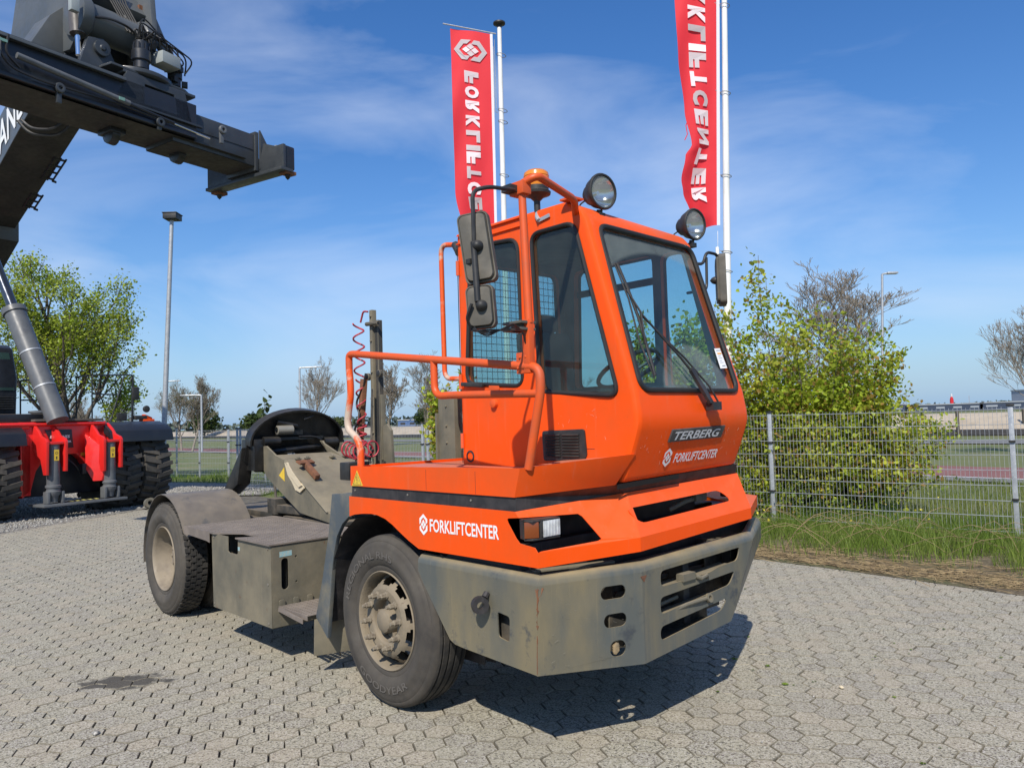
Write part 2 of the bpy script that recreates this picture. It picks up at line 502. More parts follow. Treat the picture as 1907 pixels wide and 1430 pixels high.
# ---- wheels
def tyre(x, y0, w, sgn, name_nut=True, tread=1):
    """outer face at y0, body towards sgn*y"""
    R = .535
    o = (x, y0, R); ax = (0, sgn, 0)
    mb = MB()
    pr = [(.290, .06), (.300, .035), (.318, .028), (.335, .022), (.345, .024), (.36, .010), (.40, -.002), (.425, -.004), (.43, -.001),
          (.455, .002), (.462, .006), (.468, .006), (.49, .014), (.497, .02), (.503, .019), (.521, .032), (.528, .042)]
    gr = []
    nG = 4
    for g in range(nG):
        c = .075 + (w - .15) * g / (nG - 1)
        gr += [(.536, c - .008), (.522, c - .006), (.522, c + .006), (.536, c + .008)]
    pr2 = [(r, w - h) for r, h in pr[::-1]]
    mb.lathe(pr + [(.533, .05)], o, ax, 72, TYRE)
    mb.lathe([(.533, .05)] + gr + [(.533, w - .05)], o, ax, 72, TYRET)
    mb.lathe([(.533, w - .05)] + pr2, o, ax, 72, TYRE)
    # tread lugs: sipes cut across the shoulders
    return mb

def arc_text(mb, s, x, y, z, r, h, a0, a1, m, flip=False):
    w = abs(a1 - a0) * r
    vs, fs = text_mesh(s, w, h, bold=.01)
    def fn(p, q):
        a = a0 + (a1 - a0) * p[0] / w
        rr = r + (p[1] if not flip else -p[1])
        return Vector((x + rr * math.cos(a), y, z + rr * math.sin(a)))
    mb2 = MB(); put2d(mb2, vs, fs, (0, 0, 0), (1, 0, 0), (0, 0, 1), 0, m, fn)
    n = len(mb2.v)
    mb.mesh(mb2.v, mb2.f, m)

def circle_pts(c, r, n, a0=0):
    return [(c[0] + r * math.cos(a0 + 2 * PI * k / n), c[1] + r * math.sin(a0 + 2 * PI * k / n)) for k in range(n)]

TYRELET = mat('moulded_tyre_lettering', (.11, .10, .088), .85)
def front_wheel(y0, sgn):
    mb = tyre(0, y0, .30, sgn)
    w = mb.build('wheel', TYRE, truck, smooth=50)
    if sgn > 0:
        t = MB()
        arc_text(t, 'REGIONAL RHS', 0, y0 - .0055, .535, .392, .045, math.radians(168), math.radians(72), TYRELET)
        arc_text(t, 'GOODYEAR', 0, y0 - .0055, .535, .442, .045, math.radians(232), math.radians(308), TYRELET, True)
        t.build('lettering', TYRELET, w, smooth=0)
    o = Vector((0, y0, .535)); ax = Vector((0, sgn, 0))
    r = MB()
    r.lathe([(.309, .036), (.312, .026), (.306, .020), (.298, .028), (.293, .05), (.287, .07), (.284, .16), (.30, .24)], o, ax, 60)
    # ventilated dish: faces left out for the ten hand holes
    rings = [(.284, .115), (.272, .100), (.262, .085), (.238, .048), (.224, .032), (.208, .022), (.196, .018)]
    n = 80
    vs = []; fs = []
    u = Vector((1, 0, 0)); v = Vector((0, 0, 1))
    for (rr, h) in rings:
        for k in range(n):
            a = 2 * PI * k / n
            vs.append(o + ax * h + (u * math.cos(a) + v * math.sin(a)) * rr)
    for i in range(len(rings) - 1):
        for k in range(n):
            q = k % 8
            if (i == 1 and q in (2, 3, 4, 5)) or (i == 2 and q in (1, 2, 3, 4, 5, 6)) or (i == 3 and q in (2, 3, 4, 5)): continue
            l = (k + 1) % n
            fs.append((i * n + k, i * n + l, (i + 1) * n + l, (i + 1) * n + k))
    r.mesh(vs, fs)
    r.lathe([(.196, .018), (.148, .018), (.140, .022), (.132, .034), (.128, .085), (.082, .088)], o, ax, 40)
    r.build('rim', RIM, w, smooth=40)
    h = MB()
    h.lathe([(.10, .10), (.082, .085), (.076, .02), (.070, .006), (.058, .000), (.052, -.004), (.0, -.006)], o, ax, 28)
    for k in range(5):
        a = 2 * PI * k / 5 + .3
        h.box(o + ax * .07 + Vector((math.cos(a), 0, math.sin(a))) * .105, (.03, .05, .03))
    h.build('hub', RIM, w, smooth=40)
    for k in range(10):
        a = 2 * PI * k / 10 + .12
        c = o + Vector((math.cos(a), 0, math.sin(a))) * .1675
        q = MB()
        q.lathe([(.024, .018), (.024, .008), (.0185, .006), (.0185, -.028), (.013, -.031), (.0115, -.050), (0, -.052)], c, ax, 6)
        q.build('wheel_nut', NUTM, w, smooth=25)
    return w

def rear_wheel(x, y0, sgn, outer):
    mb = tyre(x, y0, .285, sgn)
    # cross cuts of the drive tread
    R = .537
    for row in range(4):
        c = .065 + (.285 - .13) * row / 3 + .0
        for k in range(54):
            a = 2 * PI * (k + .5 * (row % 2)) / 54
            p = Vector((x + R * math.cos(a), y0 + sgn * c, .535 + R * math.sin(a)))
            Rm = Matrix.Rotation(-a, 3, 'Y')
            mb.box(p, (.010, .046, .040), Rm, TYRET)
    w = mb.build('wheel', TYRE, truck, smooth=50)
    o = Vector((x, y0, .535)); ax = Vector((0, sgn, 0))
    r = MB()
    if outer:
        r.lathe([(.309, .036), (.312, .024), (.305, .018), (.297, .028), (.288, .05), (.280, .12), (.262, .15), (.255, .20), (.205, .225), (.165, .22), (.158, .165)], o, ax, 60)
        r.build('rim', BEIGE, w, smooth=45)
        h = MB()
        h.lathe([(.16, .20), (.150, .16), (.142, .152), (.128, .150), (.06, .150), (.052, .146), (.046, .135), (0, .134)], o, ax, 36)
        for k in range(10):
            a = 2 * PI * k / 10
            c = o + Vector((math.cos(a), 0, math.sin(a))) * .118
            h.lathe([(.014, .150), (.014, .140), (.009, .138), (0, .138)], c, ax, 6)
        h.lathe([(.024, .135), (.022, .126), (0, .124)], o, ax, 12)
        h.build('hub', BEIGE, w, smooth=40)
    else:
        r.lathe([(.309, .036), (.30, .1), (.1, .12), (0, .12)], o, ax, 32)
        r.build('rim', BEIGE, w, smooth=40)
    return w
front_wheel(0, 1)
front_wheel(2.45, -1)
RX = -3.69
rear_wheel(RX, -.113, 1, True); rear_wheel(RX, .235, 1, False)
rear_wheel(RX, 2.563, -1, True); rear_wheel(RX, 2.215, -1, False)
ax_ = MB()
ax_.tube([(0, .3, .52), (0, 2.15, .52)], .07, 10)
ax_.tube([(RX, .3, .535), (RX, 2.15, .535)], .11, 12)
ax_.lathe([(.0, -.22), (.14, -.2), (.23, -.08), (.25, 0), (.23, .08), (.14, .2), (0, .22)], (RX, 1.22, .535), (1, 0, 0), 20)
ax_.build('axle', CHASSIS, truck)

# ---- frame rails, cross members
for y in (.78, 1.62):
    m = MB(); m.bb(-4.35, 1.30, y - .04, y + .04, .58, .86)
    m.build('frame_rail', CHASSIS, truck, bevel=.006)
m = MB()
for x in (-4.3, -3.1, -2.2, -1.2, -.35, .55): m.bb(x - .05, x + .05, .82, 1.58, .62, .82)
m.build('cross_member', CHASSIS, truck, bevel=.006)
m = MB()   # engine bay block, keeps the inside of the body dark
m.bb(-.30, 1.10, .36, 2.09, .60, 1.15); m.bb(-.30, 1.15, .30, 1.80, 1.1, 1.47); m.bb(.60, 1.22, .06, 2.38, .85, 1.12)
m.bb(-.30, .58, .34, .36, .3, 1.47)
m.build('engine_housing', SOOT, truck, bevel=.01)
m = MB()
for z, x in ((.70, 1.38), (.80, 1.36), (.62, 1.40)): m.tube([(x, .75, z), (x + .02, 1.2, z + .02), (x, 1.62, z)], .018, 8)
m.bb(1.24, 1.34, .66, 1.75, .52, .92)
for z in (.60, .68, .76, .84): m.bb(1.34, 1.352, .68, 1.72, z, z + .03)
m.bb(1.34, 1.50, 1.12, 1.18, .55, .90)
m.build('radiator', CHASSIS, truck, bevel=.005)

# ---- rear wheel mudguards
def arch_sheet(y0, y1, name, rad=.625, a0=18, a1=188, m=MUD, t=.006, cx=RX):
    mb = MB(); n = 16
    prof = []
    for k in range(n + 1):
        a = math.radians(a0 + (a1 - a0) * k / n)
        prof.append((cx + rad * math.cos(a) * (1.04 if math.cos(a) > 0 else .90), .535 + rad * math.sin(a)))
    prof[0] = (cx + rad * 1.09, .535 + rad * math.sin(math.radians(a0)) + .08)
    o = [(x, y0, z) for x, z in prof]; i_ = [(x * 1 + (cx - x) * .012, y0, z - t) for x, z in prof]
    vs = []
    fs = []
    for p in o: vs += [p, (p[0], y1, p[2])]
    for p in i_: vs += [p, (p[0], y1, p[2])]
    k2 = 2 * (n + 1)
    for k in range(n):
        a = 2 * k
        fs += [(a, a + 1, a + 3, a + 2), (k2 + a, k2 + a + 2, k2 + a + 3, k2 + a + 1), (a, a + 2, k2 + a + 2, k2 + a), (a + 1, k2 + a + 1, k2 + a + 3, a + 3)]
    mb.mesh(vs, fs)
    return mb.build(name, m, truck, smooth=30)
GUARD = mat('brown_grey_mudguard_steel', (.10, .088, .075), .55, c2=(.16, .135, .10), s2=4, c3=(.045, .05, .055), s3=6, lo3=.58, hi3=.66, up_dust=.35, bump=.1, bscale=14)
arch_sheet(-.10, .56, 'mudguard', m=GUARD)
arch_sheet(1.89, 2.55, 'mudguard', m=GUARD)
for s in (1, -1):   # rear hook at the tail of each mudguard
    y = .02 if s == 1 else 2.43
    m = MB()
    m.tube(fillet([(RX - .55, y, .86), (RX - .70, y, .86), (RX - .74, y, .93), (RX - .72, y, 1.0)], .05), .022, 8)
    m.lathe([(.045, -.03), (.055, -.03), (.055, .03), (.045, .03), (.028, .03), (.028, -.03)], (RX - .73, y, 1.02), (1, 0, .2), 16, closed=True)
    m.bb(RX - .6, RX - .55, y - .05, y + .03, .42, .95)
    m.build('rear_hook', MUD, truck)

# ---- side box between the axles with tread-plate top and steps
bx = MB()
side = [(-2.406, -.113, .276), (-1.310, -.113, .283), (-1.312, -.113, .887), (-1.896, -.113, .893), (-1.900, -.113, .777), (-1.93, -.113, .765), (-2.07, -.113, .765), (-2.100, -.113, .775), (-2.096, -.113, .893), (-2.43, -.113, .893)]
bx.prism(side, (0, .008, 0))
slot = [(-1.31, y, z) for y, z in slot2d(-.003, .672, .058, .235, 6)]
fr = [(-1.31, -.105, .283), (-1.31, .70, .29), (-1.31, .70, .895), (-1.31, -.105, .887)]
holes = [slot, [(-1.31, y, z) for y, z in circle_pts((.09, .79), .009, 8)], [(-1.31, y, z) for y, z in circle_pts((.09, .60), .009, 8)]]
bx.prism(fr, (-.008, 0, 0), holes=holes)
bx.bb(-2.406, -2.398, -.105, .70, .28, .893)
bx.bb(-2.398, -1.32, -.105, .70, .276, .284)
bx.build('side_box', MUD, truck, bevel=.003, seg=1)
m = MB(); m.tube([(-1.5, .03, .45), (-1.5, .03, .8)], .07, 12); m.bb(-2.06, -1.94, .0, .1, .72, .80); m.build('battery', BLACKP, truck)
m = MB(); m.prism([(-1.3095, -.045, .80), (-1.3095, .055, .803), (-1.3095, .055, .842), (-1.3095, -.045, .84)], (.001, 0, 0))
m.prism([(-1.895, -.1135, .80), (-1.86, -.1135, .80), (-1.86, -.1135, .83), (-1.895, -.1135, .83)], (0, -.001, 0))
m.build('faded_label', BLUEST, truck, smooth=0)
m = MB()    # cover plate
top = [(-3.02, -.135, .884), (-1.30, -.135, .892), (-1.30, .72, .905), (-3.02, .72, .905)]
cut = [(-3.02, -.135, .894), (-2.34, -.135, .894), (-2.10, .02, .894), (-1.79, .02, .894), (-1.90, -.135, .894), (-1.30, -.135, .894), (-1.30, .75, .894), (-3.05, .75, .894)]
m.prism(cut, (0, 0, .012))
m.prism([(-3.02, -.135, .894), (-2.43, -.135, .894), (-2.43, -.135, .815), (-2.5, -.135, .825), (-3.0, -.135, .845)], (0, .006, 0))
tp = m.build('step_plate', PLATEM, truck, smooth=0)
# raised lozenges of the tread plate
m = MB()
for i in range(42):
    for j in range(21):
        x, y = -2.98 + i * .04, -.12 + j * .04
        if -2.32 < x < -1.80 and y < .04: continue
        d = .012; a = .7 if (i + j) % 2 else -.7
        c, s = math.cos(a) * d, math.sin(a) * d
        c2, s2 = -math.sin(a) * .004, math.cos(a) * .004
        z = .9063
        m.poly([(x - c, y - s, z), (x + c2, y + s2, z + .0022), (x + c, y + s, z), (x - c2, y - s2, z + .0022)])
o = m.build('tread_pattern', PLATEM, tp, smooth=0); o['kind'] = 'stuff'
def grating(x0, x1, y0, y1, z, name='step'):
    mb = MB()
    hl = []
    nx, ny = max(2, int((x1 - x0) / .032)), max(2, int((y1 - y0) / .04))
    for i in range(nx):
        for j in range(ny):
            cx = x0 + (i + .5) * (x1 - x0) / nx; cy = y0 + (j + .5) * (y1 - y0) / ny
            r = .009
            hl.append([(cx + r * math.cos(k * PI / 3), cy + r * 1.3 * math.sin(k * PI / 3), z) for k in range(6)])
    mb.prism([(x0, y0, z), (x1, y0, z), (x1, y1, z), (x0, y1, z)], (0, 0, -.004), holes=hl)
    mb.bb(x0, x1, y0 - .004, y0, z - .035, z)
    return mb
m = grating(-1.30, -.86, -.06, .33, .44); m.prism([(-1.30, -.062, .437), (-.86, -.10, .425), (-.86, -.10, .39), (-1.30, -.07, .405)], (0, .004, 0))
m.build('step', PLATEM, truck, smooth=0)
m = grating(-1.20, -.80, .28, .60, .74)
m.build('step', PLATEM, truck, smooth=0)
m = MB()
for k in range(4):
    y = -.06 + k * .115
    m.prism([(-1.302, y, .42), (-1.302, y + .05, .42), (-1.302, y + .05, .475), (-1.302, y + .04, .485), (-1.302, y + .01, .485), (-1.302, y, .475)], (.006, 0, 0))
m.build('step_bracket', MUD, truck, bevel=.002)

# ---- front arch sheet (dark) and mud flap
m = MB()
out = [(-.600, 0, 1.305), (-.350, 0, 1.320), (-.350, 0, 1.165), (-.385, 0, 1.165), (-.47, 0, 1.11), (-.545, 0, 1.02), (-.59, 0, .90), (-.62, 0, .78), (-.645, 0, .62), (-.675, 0, .46), (-.70, 0, .30), (-.86, 0, .42), (-.75, 0, .72), (-.66, 0, 1.02)]
m.prism([(x, .004, z) for x, y, z in out], (0, .03, 0))
m.bb(-.62, -.34, .03, .42, 1.295, 1.30)
m.build('arch_trim', mat('dark_blue_grey_arch_steel', (.075, .09, .10), .55, c2=(.17, .155, .115), s2=5, c3=(.12, .06, .03), s3=30, lo3=.66, hi3=.72), truck, bevel=.004)
m = MB()
pth = [(.62, 1.01), (.52, 1.08), (.36, 1.14), (.15, 1.19), (-.05, 1.20), (-.30, 1.16), (-.47, 1.05), (-.60, .86), (-.66, .62), (-.72, .40)]
for (a, b) in zip(pth, pth[1:]):
    m.poly([(a[0], .01, a[1]), (b[0], .01, b[1]), (b[0], .42, b[1]), (a[0], .42, a[1])])
m.poly([(x, .42, z) for x, z in pth] + [(-.7, .42, .3), (.6, .42, .3)])
m.build('wheel_arch_liner', SOOT, truck, smooth=30)
m = MB(); m.prism([(-.87, .0, .40), (-.885, .0, .14), (-.66, .36, .17), (-.60, .36, .50)], (-.008, 0, 0)); m.build('mud_flap', MUD, truck, bevel=.002)

# ---- front fascia (lower orange belt)
L1, L2, L3, L4 = V(1.42, 0, 1.112), V(1.6, .6, 1.13), V(1.6, 1.75, 1.172), V(1.25, 2.45, 1.17)
B1, B2, B3, B4 = V(1.42, 0, 1.036), V(1.6, .6, 1.055), V(1.6, 1.75, 1.105), V(1.25, 2.45, 1.10)
T1, T2, T3 = V(1.262, 0, 1.307), V(1.454, .68, 1.356), V(1.464, 1.83, 1.384)
T4 = V(1.0, 1.90, 1.36)
def fas(name='front_fascia'):
    mb = MB(); t = Vector((0, 0, 0))
    sd = [(-.366, 0, 1.303), (-.366, 0, 1.170), (-.30, 0, 1.186), (-.2, 0, 1.198), (-.10, 0, 1.204), (-.03, 0, 1.201), (.06, 0, 1.183), (.14, 0, 1.152), (.22, 0, 1.112), (.31, 0, 1.070), (.412, 0, 1.031), B1, L1, (1.4, 0, 1.136), (1.291, 0, 1.147), (1.265, 0, 1.17), (1.206, 0, 1.245), (1.199, 0, 1.262), (1.21, 0, 1.27), (1.300, 0, 1.279 - .02), T1]
    # notch where the headlight opening wraps round the corner
    sd[-2] = (1.288, 0, 1.277)
    mb.prism(sd, (0, .004, 0))
    ch = [L1, L2, T2, T1, (1.2885, .004, 1.277), (1.40, .33, 1.272), (1.416, .345, 1.258), (1.512, .385, 1.143), (1.505, .36, 1.134), (1.424, .02, 1.118)]
    n1 = (L2 - L1).cross(T1 - L1).normalized() * -.004
    if n1.x > 0: n1 = -n1
    mb.prism(ch, n1)
    hole = round_poly([(1.507, .600, 1.276), (1.505, 1.53, 1.300), (1.557, 1.60, 1.232), (1.560, .66, 1.195)], .05, 4)
    mb.prism([L2, L3, T3, T2], (-.004, 0, -.001), holes=[hole])
    mb.prism([B1, B2, L2, L1], (-.004, .001, 0)); mb.prism([B2, B3, L3, L2], (-.004, 0, 0))
    mb.prism([B3, B4, L4, L3], (-.004, 0, 0)); mb.prism([L3, L4, (1.0, 2.45, 1.19), (1.0, 1.9, 1.24)], (-.004, 0, -.004))
    mb.prism([(1.51, 1.80, 1.305), L3, T3], (-.004, 0, 0))
    mb.prism([(-.366, 2.45, 1.19), (-.366, 2.45, 1.17), (.4, 2.45, 1.03), B4, L4], (0, -.004, 0)); mb.prism([(-.366, 1.9, 1.24), (-.366, 1.9, 1.35), T4, (1.0, 1.9, 1.24)], (0, -.004, 0))
    return mb.build(name, ORANGE, truck, smooth=0)
fascia = fas()
# dark strip between the belts
m = MB()
s1, s2, s3, s4 = V(1.262, .010, 1.378), V(1.49, .53, 1.412), V(1.49, 1.79, 1.447), V(1.0, 1.86, 1.45)
m.prism([(-.345, .010, 1.300), (-.342, .010, 1.376), s1, V(1.258, .010, 1.300)], (0, .006, 0))
m.prism([V(1.258, .010, 1.300), T2 + V(-.01, -.01, -.01), s2, s1], (-.01, .003, 0))
ss = round_poly([(1.486, .56, 1.387), (1.486, 1.10, 1.402), (1.489, 1.10, 1.428), (1.489, .56, 1.414)], .012, 3)
m.prism([T2 + V(-.01, 0, -.01), T3 + V(-.01, 0, -.01), s3, s2], (-.01, 0, 0))
m.prism([T3 + V(-.01, 0, -.01), T4, s4, s3], (-.01, 0, 0))
m.build('black_strip', SOOT, truck, smooth=0)
m = MB(); m.prism([(1.495, .55, 1.385), (1.497, 1.12, 1.402), (1.500, 1.12, 1.430), (1.498, .55, 1.412)], (-.003, 0, 0)); m.build('air_slot', mat('painted_slot_shade', (.004, .004, .004), .9), truck, smooth=0)  # solid near-black plate: shade of the slot opening put into its colour
# band round the deck
m = MB()
b1t, b1b = V(1.308, 0, 1.532), V(1.262, 0, 1.380)
b2t, b2b = V(1.567, .63, 1.576), V(1.50, .53, 1.412)
m.prism([(-.340, 0, 1.505), (-.344, 0, 1.374), b1b, b1t], (0, .005, 0))
m.prism([b1t, b1b, b2b, b2t], (-.004, .004, 0))
m.prism([(-.340, .005, 1.505), (-.344, .005, 1.374), (-.344, 1.86, 1.374), (-.340, 1.86, 1.505)], (.005, 0, 0))
m.prism([(-.340, 1.86, 1.505), (-.344, 1.86, 1.374), (1.262, 1.86, 1.40), (1.30, 1.86, 1.50)], (0, -.005, 0))
m.build('deck_band', ORANGE, truck, bevel=.002, seg=1)
m = MB()
m.prism([(-.335, .005, 1.488), (1.05, .005, 1.488), (1.05, .62, 1.488), (-.335, .62, 1.488)], (0, 0, -.004))
m.prism([(1.05, .005, 1.488), (1.29, .005, 1.500), (1.555, .64, 1.572), (1.05, .62, 1.535)], (0, 0, -.004))
m.prism([(-.335, .62, 1.486), (1.4, .62, 1.486), (1.3, 1.85, 1.486), (-.335, 1.85, 1.486)], (0, 0, -.004))
m.build('deck_floor', ORANGE2, truck, smooth=0)

# headlight unit in the corner opening
def headlight(sg, yo):
    h = MB()
    def q(x, y, z): return V(x, yo + sg * y, z)
    h.prism([q(1.345, -.02, 1.172), q(1.345, -.022, 1.272), q(1.33, .21, 1.268), q(1.33, .21, 1.17)], (-.05, .02, 0))
    h.prism([q(1.345, -.022, 1.262), q(1.39, -.0, 1.258), q(1.40, .19, 1.262), q(1.33, .20, 1.262)], (0, 0, .010))
    h.prism([q(1.345, -.022, 1.176), q(1.39, -.0, 1.178), q(1.40, .19, 1.176), q(1.33, .20, 1.17)], (0, 0, -.010))
    h.prism([q(1.345, .04, 1.175), q(1.395, .055, 1.178), q(1.395, .055, 1.262), q(1.345, .04, 1.272)], (0, .012 * sg, 0))
    o = h.build('headlight', BLACKP, truck, bevel=.004)
    a = MB(); a.prism([q(1.352, -.025, 1.18), q(1.39, .04, 1.18), q(1.39, .04, 1.260), q(1.352, -.025, 1.262)], (.006, -.002, 0)); a.build('indicator_lens', AMBER2, o, bevel=.003)
    a = MB(); a.prism([q(1.36, .07, 1.18), q(1.36, .19, 1.18), q(1.36, .19, 1.262), q(1.36, .07, 1.262)], (.004, 0, 0)); a.build('reflector', CHROME, o)
    a = MB(); a.prism([q(1.395, .068, 1.18), q(1.395, .19, 1.18), q(1.395, .19, 1.262), q(1.395, .068, 1.262)], (.005, 0, 0))
    for k in range(5): a.bb(1.3992, 1.402, min(yo + sg * (.08 + k * .022), yo + sg * (.084 + k * .022)), max(yo + sg * (.08 + k * .022), yo + sg * (.084 + k * .022)), 1.183, 1.26)
    a.build('lens', GLASSLENS, o, bevel=.002)
headlight(1, 0)
m = MB(); m.box((1.30, 1.97, 1.27), (.06, .1, .12)); m.build('side_marker', BLACKP, truck, bevel=.01)
m = MB(); m.tube(fillet([(1.36, 1.2, 1.20), (1.42, 1.3, 1.25), (1.40, 1.4, 1.25), (1.42, 1.5, 1.27)], .04), .016, 8); m.box((1.41, 1.45, 1.26), (.05, .12, .05))
m.build('cable_bundle', MUD, truck, bevel=.006)

# ---- bumper
m = MB()
side = [(.400, 0, .950), (1.41, 0, .945), (1.388, 0, .500), (.803, 0, .526), (.735, 0, .532), (.69, 0, .55), (.655, 0, .59), (.46, 0, .82), (.40, 0, .90)]
hole = round_poly([(1.103, 0, .642), (1.190, 0, .628), (1.197, 0, .760), (1.100, 0, .772)], .02, 3)
m.prism(side, (0, .008, 0), holes=[hole])
C1, C2 = V(1.41, 0, 0), V(1.6, .6, 0)
cd = (C2 - C1).normalized()
def CH(d, z): p = C1 + cd * d; return (p.x, p.y, z)
hs_ = []
for (u, z, w, h) in ((.445, .862, .155, .068), (.452, .716, .140, .070), (.462, .570, .10, .082)):
    hs_.append([CH(a, b) for a, b in slot2d(u, z, w, h, 6)])
m.prism([(1.388, 0, .498), (1.6, .6, .462), (1.6, .6, .945), (1.41, 0, .945)], (-.007, .003, 0), holes=hs_)
def X6(pts): return [(1.6, y, z) for y, z in pts]
sl1 = round_poly(X6([(.765, .925), (1.60, .945), (1.56, .868), (1.35, .86), (1.25, .842), (.765, .838)]), .035, 4)
sl2 = round_poly(X6([(.755, .782), (1.53, .808), (1.46, .735), (.755, .690)]), .035, 4)
sl3 = round_poly(X6([(.748, .625), (1.43, .662), (1.36, .600), (.745, .550)]), .035, 4)
m.prism(X6([(.6, .462), (1.46, .515), (1.75, .965), (.6, .945)]), (-.008, 0, 0), holes=[sl1, sl2, sl3])
fc = [(1.6, 1.46, .515), (1.27, 2.45, .87), (1.27, 2.45, .965), (1.6, 1.75, .965)]
m.prism(fc, (-.007, -.003, 0))
m.prism([(.4, 2.45, .95), (1.27, 2.45, .965), (1.27, 2.45, .87), (.8, 2.45, .55), (.65, 2.45, .6)], (0, -.008, 0))
# rolled top edge swept round the corners
pth = [((.400, 0), (0, 1), .950), ((1.41, 0), None, .945), ((1.6, .6), None, .945), ((1.6, 1.75), None, .965), ((1.27, 2.45), None, .965), ((.4, 2.45), (0, -1), .95)]
inw = [V(0, 1), V(-.60, .78) * .98, V(-1, -.0 + .14), V(-1, -.12), V(-.75, -.8), V(0, -1)]
inw[2] = V(-1.0, .15)
vs = []; fs = []; ns = 7; Rr = .050
for (p, _, z), n_ in zip(pth, inw):
    for k in range(ns):
        a = PI / 2 * k / (ns - 1) * 1.25
        d = Rr * (1 - math.cos(a)); h = Rr * math.sin(a)
        vs.append((p[0] + n_.x * d, p[1] + n_.y * d, z + h))
for i in range(len(pth) - 1):
    for k in range(ns - 1):
        fs.append((i * ns + k, (i + 1) * ns + k, (i + 1) * ns + k + 1, i * ns + k + 1))
m.mesh(vs, fs)
bump = m.build('bumper', BUMPM, truck, smooth=35)
m = MB()   # inner ledge, corner weld, added dark plates blocking light through the slots
m.bb(.45, 1.3, .09, .13, .93, .985)
m.prism([(1.30, .08, .985), (1.46, .55, .985), (1.42, .57, .985), (1.26, .10, .985)], (0, 0, .012))
m.bb(1.34, 1.575, .66, 1.45, .50, .512, CHASSIS); m.bb(1.395, 1.405, .55, 1.50, .50, .72, CHASSIS); m.bb(1.395, 1.405, 1.50, 1.70, .60, .95, CHASSIS); m.bb(1.30, 1.40, 1.80, 2.05, .76, .95, CHASSIS); m.bb(.95, 1.30, .06, .10, .56, .85, CHASSIS); m.bb(1.12, 1.20, .12, 1.70, .50, .97, CHASSIS); m.bb(1.12, 1.20, 1.70, 2.35, .86, .97, CHASSIS); m.bb(1.15, 1.47, 1.70, 1.76, .64, .95, CHASSIS)
m.prism([(1.54, .65, .94), (1.54, 1.75, .96), (1.40, 1.75, .96), (1.40, .65, .94)], (0, 0, -.012))
for z in (.825, .672): m.prism([(1.592, .75, z), (1.592, 1.50, z + .03), (1.50, 1.50, z + .03), (1.50, .75, z)], (0, 0, -.01))
m.build('bumper_ledge_backing', MUD, bump, bevel=.002)
m = MB()
rz_ = random.Random(3)
for k in range(26):
    t = rz_.random() ** 1.6; zc = .935 - t * .42; xc = 1.41 - (.945 - zc) * .0495; w = rz_.uniform(.002, .010) * (1.2 - t); h = rz_.uniform(.008, .035); sd = rz_.choice((0, 1))
    if sd: m.prism([(xc + .0006, .0, zc), (xc + .31 * w * 1.2, w, zc - h * .3), (xc + .0006, .0, zc - h)], (.0012, -.0004, 0))
    else: m.prism([(xc, -.0008, zc), (xc - w, -.0008, zc - h * .4), (xc, -.0008, zc - h)], (0, -.0008, 0))
m.tube([(1.4105, -.0005, .93), (1.4035, -.001, .82)], .003, 6); m.tube([(1.397, -.0005, .70), (1.389, -.0005, .51)], .002, 5)
m.prism([(1.395, -.002, .93), (1.424, .03, .935), (1.415, .02, .90), (1.407, -.002, .88)], (0, -.001, 0))
m.prism([(1.6015, .585, .925), (1.6015, .64, .925), (1.6015, .615, .89)], (.001, 0, 0))
m.build('rust_patch', RUST, bump)
m = MB()   # tow pin on the side with its pull ring
m.tube([(1.03, -.006, .86), (1.035, -.03, .84)], .018, 8)
m.lathe([(.020, -.022), (.045, -.022), (.048, 0), (.045, .022), (.020, .022)], (1.025, -.055, .805), (1, -.5, 0), 20, closed=True)
m.build('pull_ring', SOOT, truck)
m = MB()
m.tube([(1.60, 1.10, .845), (1.62, 1.13, .83), (1.61, 1.2, .835), (1.60, 1.22, .82)], .012, 8); m.box((1.59, 1.02, .855), (.05, .12, .04))
m.tube([(1.57, .78, .665), (1.60, 1.0, .70), (1.61, 1.13, .705), (1.605, 1.20, .70)], .012, 8)
m.lathe([(.014, -.008), (.028, -.008), (.028, .008), (.014, .008)], (1.61, 1.22, .70), (1, 0, .3), 14, closed=True)
m.tube([(1.5, .78, .70), (1.5, 1.05, .72)], .012, 6)
m.build('tow_pin', MUD, truck)
m = MB()
for k in range(6): m.lathe([(.0, 0), (.014, .004), (.016, .016), (0, .022)], (1.53, .43 + .012 * (k % 2), .555 + k * .006), (1, -.3, 0), 6)
m.tube([(1.50, .40, .60), (1.52, .44, .61), (1.52, .47, .59)], .010, 6); m.build('air_coupling', mat('brass_fitting', (.30, .22, .12), .6, c2=(.15, .12, .08), s2=30), truck)
# catch step behind the bumper corner seen from above
# ---- cab shell by boolean of hulls
def hull(near, far, mt):
    mb = MB(); n = len(near)
    mb.mesh(list(near) + list(far), [tuple(range(n))[::-1], tuple(range(n, 2 * n))] + [(i, (i + 1) % n, n + (i + 1) % n, n + i) for i in range(n)], mt)
    return mb
NR = [(.105, .6, 1.44), (1.50, .575, 1.412), (1.562, .6, 1.58), (1.606, .6, 1.695), (1.619, .6, 1.745), (1.617, .6, 1.80), (1.60, .6, 1.92), (1.297, .6, 2.93), (1.245, .6, 3.015), (1.12, .6, 3.070), (.105, .6, 3.075)]
FR = [(.105, 1.74, 1.44), (1.50, 1.76, 1.445), (1.562, 1.75, 1.58), (1.606, 1.75, 1.695), (1.619, 1.747, 1.745), (1.617, 1.745, 1.80), (1.60, 1.735, 1.92), (1.297, 1.665, 2.91), (1.245, 1.66, 2.975), (1.12, 1.66, 3.02), (.105, 1.70, 3.03)]
cab_ = hull(NR, FR, ORANGE).build('cab_shell', ORANGE, None, bevel=.04, seg=4, smooth=0)
